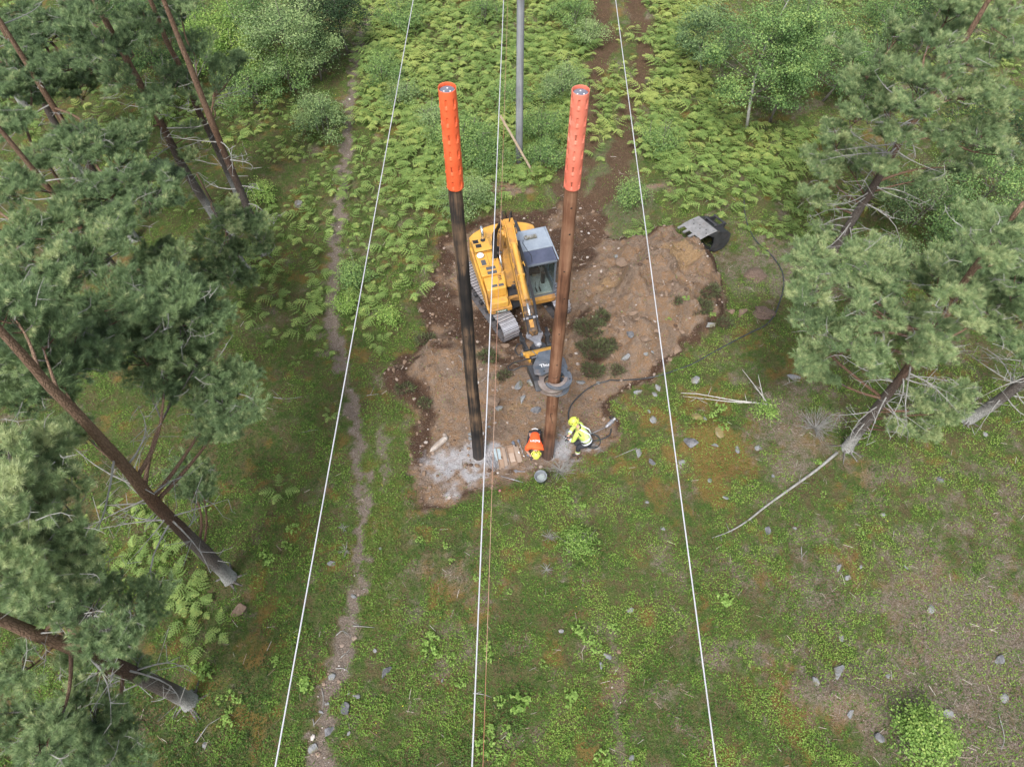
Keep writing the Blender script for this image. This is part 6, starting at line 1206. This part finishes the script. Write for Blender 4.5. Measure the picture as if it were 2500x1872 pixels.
# --- left side
pine((562,1411), [(471,1320),(380,1230),(317,1153),(249,1076),(195,1017),(118,940),(45,854)], 12.5, .19,
     [(575,985,6.3,.62),(505,960,6.6,.6),(545,1040,6.0,.5),(470,905,7,.7),(400,880,7.4,.75),(560,930,6.6,.5),(330,830,8.2,.8),(470,820,7.6,.8),(250,850,8.6,.7),(400,800,8,.7),(180,850,9,.6),(455,1165,3.2,.5),(490,1190,3.0,.35),(205,1058,7.6,.32),(160,1075,8,.3),(60,930,9.5,.8),(120,880,9.6,.6),(20,820,10,.8),(50,870,10,.45),(90,800,10.4,.55),(20,760,11,.6),(150,930,9,.35),(300,760,8.8,.8),(400,735,8.6,.8),(500,770,8,.7)],
     'great pine with bare lichen grey foot and orange upper trunk, left of the path', 11, dead=15, dens=1.25, deadz=(3.5,8.5), stubs=12)
pine((466,1712), [(376,1667),(244,1607),(131,1562),(56,1535)], 11, .2,
     padgrid([(0,1680),(120,1700),(210,1740),(310,1730),(330,1790),(260,1880),(0,1880)], 4.5, 7.2, 100, .55, 5)+padgrid([(0,1420),(200,1400),(330,1450),(385,1500),(360,1570),(270,1560),(150,1500),(0,1480)], 5, 7.6, 95, .52, 6)+[(330,1640,3.6,.3),(60,1640,7,.4),(180,1640,5.6,.3)],
     'pine at the lower left corner with a pale scaly trunk foot', 12, dead=10, dens=1.1, deadz=(2.5,6.5), stubs=6)
pine((300,1560), [], 11, .18, [(80,1150,9.3,.55),(140,1190,9,.5),(60,1230,9.6,.55),(150,1260,8.8,.5),(120,1320,8.6,.6),(40,1320,9.4,.5),(170,1350,8,.5),(60,1400,8.6,.6),(20,1120,9.8,.5),(180,1410,7.5,.5),(120,1095,9,.35),(20,1230,10,.5)],
     'pine with pale yellow tipped shoots at the left edge, below the great pine', 13, dead=4, dens=1.35, tint=.16, stubs=2)
pine((530,539), [(448,408),(390,294),(317,159),(254,45)], 12, .17, [(300,200,6.8,.6),(425,440,3.2,.22),(460,390,3.4,.2),(380,250,6,.7),(330,330,5.2,.7),(250,120,8,.8),(420,190,6,.6),(200,60,9,.8),(340,90,8,.6),(470,320,4.2,.3)],
     'pine trunk leftmost of the three tall bare trunks at upper left', 14, dead=10, dens=1.0, deadz=(2.5,6), tint=-.05)
pine((582,480), [(521,344),(480,263),(444,172),(408,104),(367,0)], 12, .135, [(350,60,8,.7),(420,60,7,.6),(300,-20,9.5,.8),(470,230,5.5,.3)], 'middle trunk of the upper left pines, its orange bark just touching the neighbour', 15, dead=5, deadz=(3,6), tint=-.08)
pine((648,618), [(593,480),(539,353),(503,263),(471,181),(435,91),(399,0)], 12.5, .15, [(480,110,7,.5),(540,160,6,.4),(590,150,5.6,.35),(440,20,8.4,.7),(505,250,5.2,.3)], 'right trunk of the upper left pines, slender with a long curved dead limb', 16, dead=7, deadz=(2.5,7), tint=-.08)
pine((611,668), [(590,632)], 4.9, .085, [(560,560,4.3,.42),(620,545,3.9,.5),(510,600,4,.45),(590,620,3.2,.55),(640,600,3.0,.4),(540,660,3.4,.6),(480,640,3.6,.5),(600,690,2.3,.45),(500,700,3.0,.55),(450,690,3.4,.5),(560,515,4.6,.3)],
     'short bushy young pine at the right rim of the left pines', 17, dead=3, dens=1.2, deadz=(1,3), tint=.05)
LM = 'tall pine in the left stand, '
pine((420,805), [(317,697)], 10, .15, padgrid([(240,520),(360,530),(420,620),(470,720),(540,780),(550,860),(470,860),(300,820),(220,700)], 5.5, 7.8, 100, .6, 21), LM+'its crown bulging towards the young pine', 21, dead=8, dens=1.15, deadz=(4,7))
pine((330,585), [(145,285)], 10.5, .16, padgrid([(120,250),(220,240),(300,340),(350,430),(400,530),(300,560),(150,480)], 5.5, 8.5, 100, .62, 22), LM+'crown directly left of the bare orange trunks', 22, dead=8, dens=1.1, deadz=(4,7), tint=-.03)
pine((215,820), [(100,690)], 11, .17, padgrid([(0,500),(120,480),(260,560),(260,780),(200,860),(60,900),(0,860)], 7, 9.5, 110, .7, 23), LM+'crown at the left edge above the great leaning pine', 23, dead=8, dens=1.15, deadz=(5,8), tint=.03)
pine((200,430), [(80,200)], 11, .16, padgrid([(0,260),(120,230),(180,330),(140,470),(0,500)], 7, 9.5, 100, .7, 24), LM+'crown halfway up the left edge', 24, dead=6, dens=1.1, deadz=(4,7), tint=.0)
pine((60,260), [], 11, .16, padgrid([(0,-20),(120,-20),(180,120),(120,240),(0,250)], 4.5, 7.5, 80, .78, 25)+padgrid([(0,150),(230,150),(210,260),(120,270),(0,290)], 5, 7, 85, .72, 27), LM+'crown filling the top left corner', 25, dead=4, dens=.95, deadz=(3,5), tint=-.06)
pine((250,180), [(200,90)], 9, .14, padgrid([(120,-20),(300,-20),(330,100),(260,220),(170,200)], 4, 6.5, 82, .75, 26), LM+'smaller one left of the first bare trunk', 26, dead=4, dens=.95, deadz=(3,5), tint=-.1)
# --- right side
pine((1991,679), [(2089,525),(2134,453),(2179,376),(2216,317),(2270,236),(2338,127)], 11.5, .17,
     [(2010,420,4.4,.55),(2060,390,4.6,.6),(1975,465,4,.45),(2000,510,3.6,.4),(2120,400,5.2,.5),(2040,330,5.4,.55),(2100,290,6,.65),(2170,250,6.6,.6),(2090,200,6.6,.55),(2150,150,7.4,.6),(2230,180,7.8,.7),(2060,120,7,.45),(2290,80,8.6,.7),(2200,80,8.2,.6),(2370,150,8.6,.7),(2340,230,8,.7),(2420,240,8,.7),(2400,330,7,.65),(2300,330,6.6,.5),(2460,380,6.6,.6),(2350,410,5.6,.5),(2260,440,4.8,.45),(2480,120,9,.7),(2420,50,9.4,.7),(2330,10,9.6,.7),(2235,255,8.6,.5),(2270,200,9,.5),(2190,330,7.6,.45),(2150,410,6.2,.35),(2300,130,9.6,.5),(2160,330,6,.4),(1990,380,4.6,.4),(2140,470,4,.35),(2010,570,2.6,.35)],
     'leaning pine on the right with reddish trunk and thin crown full of grey twigs', 31, dead=34, dens=1.15, deadz=(2.5,7.5), stubs=8, tint=.10, bark0=1.2)
pine((2066,1094), [(2130,1010),(2204,915),(2290,800),(2351,693)], 10.5, .165,
     padgrid([(1930,640),(2010,600),(2100,620),(2200,560),(2330,540),(2430,480),(2500,470),(2500,840),(2380,880),(2300,900),(2200,930),(2080,930),(1990,930),(1950,860),(1985,760),(1925,690)], 4.6, 7.2, 96, .58, 32, .92)+[(2240,990,3,.45),(2300,1010,2.6,.4),(2190,1040,2.4,.3),(2350,960,3.4,.4),(2330,750,8.6,.45),(2400,620,9.6,.5),(2280,820,7.6,.4),(2440,560,9.9,.5),(2500,620,9,.6),(2240,870,6.4,.4),(2260,1060,2,.3),(1945,700,4.4,.35),(2010,660,4.6,.4),(1980,900,4,.4)],
     'big dense pine at the right with a grey trunk foot beside the fallen branch', 32, dead=16, dens=1.15, deadz=(2,5), stubs=6, tint=.13)
pine((2360,1026), [(2451,967)], 9, .17, [(2490,760,6.5,.6),(2500,860,5,.5),(2480,690,7.4,.6),(2440,820,6,.5)], 'rightmost pine with lichen grey dead branches over its trunk', 33, dead=22, dens=1, deadz=(1.5,4), tint=.08)
# --- broadleaf
def leafy(base_px, h, blobs, mat, label, seed, r=.05, leaf=.055, n=90, bark='greybark', name='leafy_tree', cat='tree', lean=(0,0), stems=1, tint=0.0):
    """blobs: list of (dx,dy,z,R) clumps around the base (metres); trunk with limbs to each clump; leaves spread in lumpy shells"""
    rg = np.random.default_rng(seed); b = GT(*base_px); e = empty(name, b, label=label, cat=cat); mb = MB()
    tops = []
    for s in range(stems):
        top = Vector((lean[0]+rg.normal()*.1*stems, lean[1]+rg.normal()*.1*stems, h)); t = bend(Vector((rg.normal()*.06*(stems-1), rg.normal()*.06*(stems-1), -.1)), top, .04, rg, 8); mb.tube(t, [r*(1-.8*i/8) for i in range(9)], 8); tops.append(t)
    mb.build('trunk', M[bark], e, smooth=True)
    lb = MB(); pos = []; dr = []; tt = []
    for bi, (dx, dy, z, R) in enumerate(blobs):
        c = Vector((dx, dy, z)); t = tops[bi % stems]; A = min(t, key=lambda q: abs(q.z-max(.1, z-.5*R-.35*math.hypot(dx, dy)))); w = bend(A, c, .06, rg, 4); lb.tube(w, [r*.32, r*.25, r*.18, r*.12, .004], 5)
        m_ = int(26*R*R)+10
        for k in range(m_):
            d = rg.normal(0, 1, 3); d /= np.linalg.norm(d); d[2] = d[2]*.7+.12; q = R*(.25+.95*rg.random())*(1+.3*math.sin(3*math.atan2(d[1],d[0])+bi)); cc = np.array(c)+d*q; 
            if k % 5 == 0: lb.tube([c, c.lerp(Vector(cc), .6)+Vector((0,0,.03)), Vector(cc)], [.012,.008,.003], 3)
            if cc[2] < .08: continue
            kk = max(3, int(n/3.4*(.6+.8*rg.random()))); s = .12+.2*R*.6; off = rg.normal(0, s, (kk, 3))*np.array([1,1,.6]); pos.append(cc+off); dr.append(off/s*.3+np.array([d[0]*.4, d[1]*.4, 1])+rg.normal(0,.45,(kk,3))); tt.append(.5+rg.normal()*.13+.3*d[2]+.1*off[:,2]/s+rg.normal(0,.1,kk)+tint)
    lb.build('branches', M['greybark'], e, smooth=True, recalc=False)
    pos = np.concatenate(pos); dr = np.concatenate(dr); tt = np.clip(np.concatenate(tt), .02, .98); ok = pos[:,2] > .03; pos = pos[ok]; dr = dr[ok]; tt = tt[ok]
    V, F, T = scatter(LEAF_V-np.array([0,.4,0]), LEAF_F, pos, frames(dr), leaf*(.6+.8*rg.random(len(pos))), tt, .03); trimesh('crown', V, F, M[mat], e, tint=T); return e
def clumps(n, w, h0, h1, R, seed):
    rg = np.random.default_rng(seed); o = []
    for i in range(n):
        a = i*2.4; q = math.sqrt((i+.5)/n)*w; z = h0+(h1-h0)*(1-(q/w)**2*.7)*(.55+.45*rg.random()); a += rg.normal()*.3; q *= .75+.55*rg.random(); o.append((q*math.cos(a), q*math.sin(a), z*(.8+.35*rg.random()), R*(.5+.9*rg.random())))
    return o
def under(px, py, z):   # pixel of the ground point beneath a crown seen at height z
    c = G(px, py, z); q = PRn(c.x, c.y, 0); return (float(q[0]), float(q[1]))
leafy((1824,312), 6.2, clumps(34, 2.1, 1.8, 6.2, .62, 41)+[(-1.6,-.4,2.2,.5),(1.8,.3,2.6,.6),(-2.1,.5,3,.5),(1.0,-1.1,2,.5)], 'birch', 'large airy birch with white stem behind the bright ferns at right', 41, r=.075, leaf=.075, n=110, bark='birchbark', name='birch_tree', cat='birch tree', lean=(.35,.2))
leafy((1880,300), 5.2, clumps(16, 1.3, 1.8, 5.2, .55, 42), 'birch', 'slender birch with brownish stems right beside the large birch', 42, r=.045, leaf=.07, n=100, bark='greybark', name='birch_tree', cat='birch tree', lean=(.5,.3), stems=2, tint=-.05)
leafy((1712,175), 3.2, clumps(16, 1.25, 1.0, 3.2, .55, 43), 'blue_leaf', 'dark round birch at the top, left of the large birch', 43, r=.05, leaf=.075, n=110, name='birch_tree', cat='birch tree', tint=-.2)
T_SPEC = [ # px,py of crown centre, z, width, h, R, n, mat, tint, label, name, cat
 (2060,120,2.6,1.7,3.8,.65,20,'birch',-.08,'dense green alder behind the birches at upper right'),(2170,60,2.8,1.6,4,.65,18,'birch',-.12,'dark alder in the top row right of the dense alder'),(1970,20,3,1.5,4,.6,18,'birch',0,'birch at the top edge above the large birch'),(2290,20,3,1.7,4.2,.65,18,'dark_leaf',.1,'dark tree at the top edge near the right corner'),(2120,190,1.4,1.1,2,.5,12,'birch',-.05,'low alder bush under the dense alder'),
 (2260,480,1.4,1.5,2.2,.55,20,'blue_leaf',-.1,'bluish aspen thicket behind the leaning pine trunk'),(2370,560,1.5,1.6,2.4,.55,20,'birch',-.12,'green aspen bush above the big right pine'),(2180,610,1.0,1.1,1.6,.5,14,'blue_leaf',-.15,'shaded bush right of the leaning pine foot'),(2430,430,1.8,1.6,2.8,.55,18,'birch',-.05,'green bush at the right edge above the aspens'),(2140,690,.8,1.0,1.3,.45,12,'birch',-.12,'low dark bush at the left rim of the big right pine'),(2080,640,.6,.7,1.1,.4,8,'birch',-.1,'small bush by the leaning pine foot'),(2480,560,1.6,1.2,2.4,.5,12,'blue_leaf',-.1,'bluish bush at the right frame edge'),
 (2450,300,2.2,1.6,3.2,.6,16,'dark_leaf',.1,'dark spruce like bush at the right edge beneath the thin pine'),
 (690,70,2.8,1.7,4.2,.65,22,'blue_leaf',.02,'blue green birch standing tall at the top left of the clearing'),(630,20,2.8,1.5,4,.65,18,'birch',-.1,'darker birch behind the blue green one'),(765,120,1.6,.95,2.9,.42,18,'blue_leaf',.1,'pale silvery birch sapling beside the footpath top'),(775,275,1.1,.98,2.0,.4,20,'blue_leaf',.02,'round grey green bush left of the footpath'),(575,120,1.9,1.0,3,.45,14,'lime_leaf',.15,'yellowish young birch at the upper left'),
 (500,95,2.2,1.4,3.4,.6,18,'lime_leaf',-.05,'lime green maple behind the bare pine trunks'),(620,205,1.1,1.2,1.9,.5,16,'birch',.0,'green bush at the back of the left clearing'),(560,30,3,1.4,4,.6,16,'lime_leaf',-.1,'lime green tree at the top left'),(450,20,2.4,1.5,4,.65,16,'birch',-.2,'shaded tree behind the bare trunks at the top'),(330,40,2.2,1.5,3.6,.65,16,'birch',-.25,'shaded tree between the pines at the top left'),(380,150,1.6,1.2,2.8,.55,14,'birch',-.2,'shaded bush behind the first bare trunk'),
 (825,5,2.6,1.0,3.6,.5,18,'dark_leaf',-.1,'dark spruce at the top of the footpath'),(760,10,3,1.3,4.4,.6,18,'dark_leaf',.0,'second dark spruce left of the footpath top'),(700,170,1.1,.9,2,.45,12,'birch',.0,'green bush between the two pale birches'),
 (935,160,.8,.85,1.3,.4,14,'birch',.02,'rounded bush in ferns right of the footpath top'),(980,225,.6,.7,1.0,.35,10,'blue_leaf',0,'low grey green bush behind the orange sleeved pole'),(1130,330,1.0,1.2,1.7,.45,24,'birch',.04,'broad leafy bush right behind the orange sleeved pole'),(1185,370,.8,.9,1.4,.42,16,'birch',-.03,'dark green bush just left of the old grey pole'),(1060,290,.9,.8,1.4,.4,12,'blue_leaf',.05,'grey green bush behind the top of the black pole'),
 (1140,470,.8,.9,1.3,.42,16,'blue_leaf',.02,'grey green bush between black pole and digger boom'),(1320,300,.9,.95,1.5,.42,16,'birch',.02,'bush right of the old grey pole'),(1330,375,.6,.7,1.0,.38,12,'birch',-.05,'dark glossy bush at the foot of the grey pole, right side'),(1375,195,.9,.95,1.5,.42,16,'blue_leaf',.02,'bush behind the coral sleeve top'),(1440,70,.7,.7,1.2,.4,10,'blue_leaf',.12,'pale flowering bush between the ruts and the ferns'),
 (1400,10,1.2,1.0,1.8,.45,12,'birch',.05,'bush at the top edge left of the wheel ruts'),(1180,10,1,.9,1.5,.42,10,'birch',0,'low bush at the top edge near the wires'),(970,20,1.2,1,1.8,.45,12,'birch',0,'bush at the top edge right of the footpath'),(858,668,.45,.42,.8,.26,10,'birch',.05,'small dense green bush on the right side of the footpath'),(848,745,.3,.32,.6,.22,7,'lime_leaf',.0,'bright little bush just below the footpath bush'),
 (950,770,.3,.32,.55,.2,6,'lime_leaf',.1,'fresh green bush in thin ferns left of the digger'),(1540,470,.5,.5,.9,.35,8,'birch',.1,'leafy clump right of the wheel ruts end'),(1250,230,.7,.8,1.2,.4,10,'birch',.02,'bush behind the grey pole'),(1615,330,.7,.8,1.2,.4,10,'birch',.08,'bush in the bright ferns right of the ruts'),(640,470,.4,.4,.7,.25,7,'lime_leaf',.1,'bright green weeds by the right bare trunk'),
]
for i, (px, py, z, w_, h, R, n, mat, tn_, lab) in enumerate(T_SPEC):
    b = under(px, py, z); big = h > 2.4
    leafy(b, h*.95, clumps(n, w_, h*.22, h, R, 500+i), mat, lab, 500+i, r=.02+.012*h, leaf=.065 if h > 1.6 else .055, n=95 if big else 85, name='leafy_tree' if big else 'bush', cat='tree' if big else 'bush', stems=1 if big else 3, tint=tn_, bark='greybark')
leafy((1410,1335), .75, clumps(9, .38, .25, .75, .2, 600), 'lime_leaf', 'small leafy birch bush alone in the middle scrub below the pail', 600, r=.02, leaf=.05, n=70, name='bush', cat='bush', stems=3, tint=-.12)
leafy((2230,1800), 1.0, clumps(15, .6, .3, 1.0, .24, 601), 'lime_leaf', 'bright green leafy bush in the lower right corner', 601, r=.025, leaf=.062, n=80, name='bush', cat='bush', stems=4, tint=-.02)
leafy((1862,1010), .5, clumps(6, .3, .15, .5, .18, 602), 'lime_leaf', 'green birch sprig at the cut ends of the white branches', 602, r=.012, leaf=.05, n=55, name='sprig', cat='sprig', stems=2)
SPR = [(1025,1321,.13),(1090,1334,.13),(1162,1411,.12),(1177,1424,.1),(1053,1558,.2),(1051,1586,.24),(1106,1610,.18),(1072,1600,.12),(1124,1670,.16),(1218,1714,.17),(1192,1582,.15),(1196,1605,.16),(1184,1820,.26),(1195,1783,.18),(1239,1788,.17),(1226,1852,.17),(1412,1538,.2),(1432,1560,.2),(1451,1582,.2),(1492,1533,.15),(1505,1540,.12),(1327,1620,.13),(1391,1702,.24),(1268,1720,.3),
 (1470,1852,.22),(749,1675,.2),(507,1642,.24),(485,1628,.16),(554,1763,.2),(567,1698,.15),(540,1708,.13),(584,1709,.13),(560,1735,.12),(657,1368,.2),(643,1355,.12),(717,1292,.2),(702,1331,.16),(672,1614,.15),(745,1671,.18),(769,1465,.01),(1768,1466,.26),(1160,1650,.08),(1243,1445,.1),(1102,1370,.1),(1040,1500,.08),(1395,1230,.18),(1420,1238,.15),(1380,1195,.12),(1240,1065,.01),(505,1238,.2),(1735,770,.18),(1660,775,.14),(1625,800,.1),(2100,1300,.12),(2010,1208,.12),(1995,1130,.14),(1765,1045,.18),(1755,1000,.2),(1740,1020,.18)]
pr0 = []
for k in range(3):
    rg = np.random.default_rng(700+k); pp = []; dd = []; tt = []
    for j in range(7):
        a = j*2.4+rg.random(); q = .25+.75*rg.random(); c0 = np.array([q*math.cos(a), q*math.sin(a), .5+.5*rg.random()])
        for u in range(7): o_ = rg.normal(0,.16,3); pp.append(c0+o_); dd.append(np.array([o_[0]*3, o_[1]*3, 1])+rg.normal(0,.3,3)); tt.append(.6+rg.normal()*.12)
    V, F, T = scatter(LEAF_V-np.array([0,.3,0]), LEAF_F, np.array(pp), frames(np.array(dd)), .34+.12*rg.random(len(pp)), np.clip(np.array(tt), 0, 1)); o = trimesh('sapling', V, F, M['lime_leaf'], tint=T); pr0.append(o.data); bpy.data.objects.remove(o)
for i, (px, py, s) in enumerate(SPR):
    if s < .05: continue
    p = GT(px, py, .0); o = bpy.data.objects.new('sapling', pr0[i % 3]); COL.objects.link(o); o.location = p; o.scale = (s,)*3; o.rotation_euler = (0,0,i*1.3)
    where = ('left of the footpath' if px < 800 else 'between the footpath and the middle wire' if px < 1180 else 'between the middle and the right wire' if px < 1560 else 'right of the right wire')
    size = 'tiny' if s < .15 else 'small' if s < .2 else 'bigger'
    tag(o, f'{size} fresh green sapling in the berry scrub {where}', 'sapling', f'{size} saplings {where}')
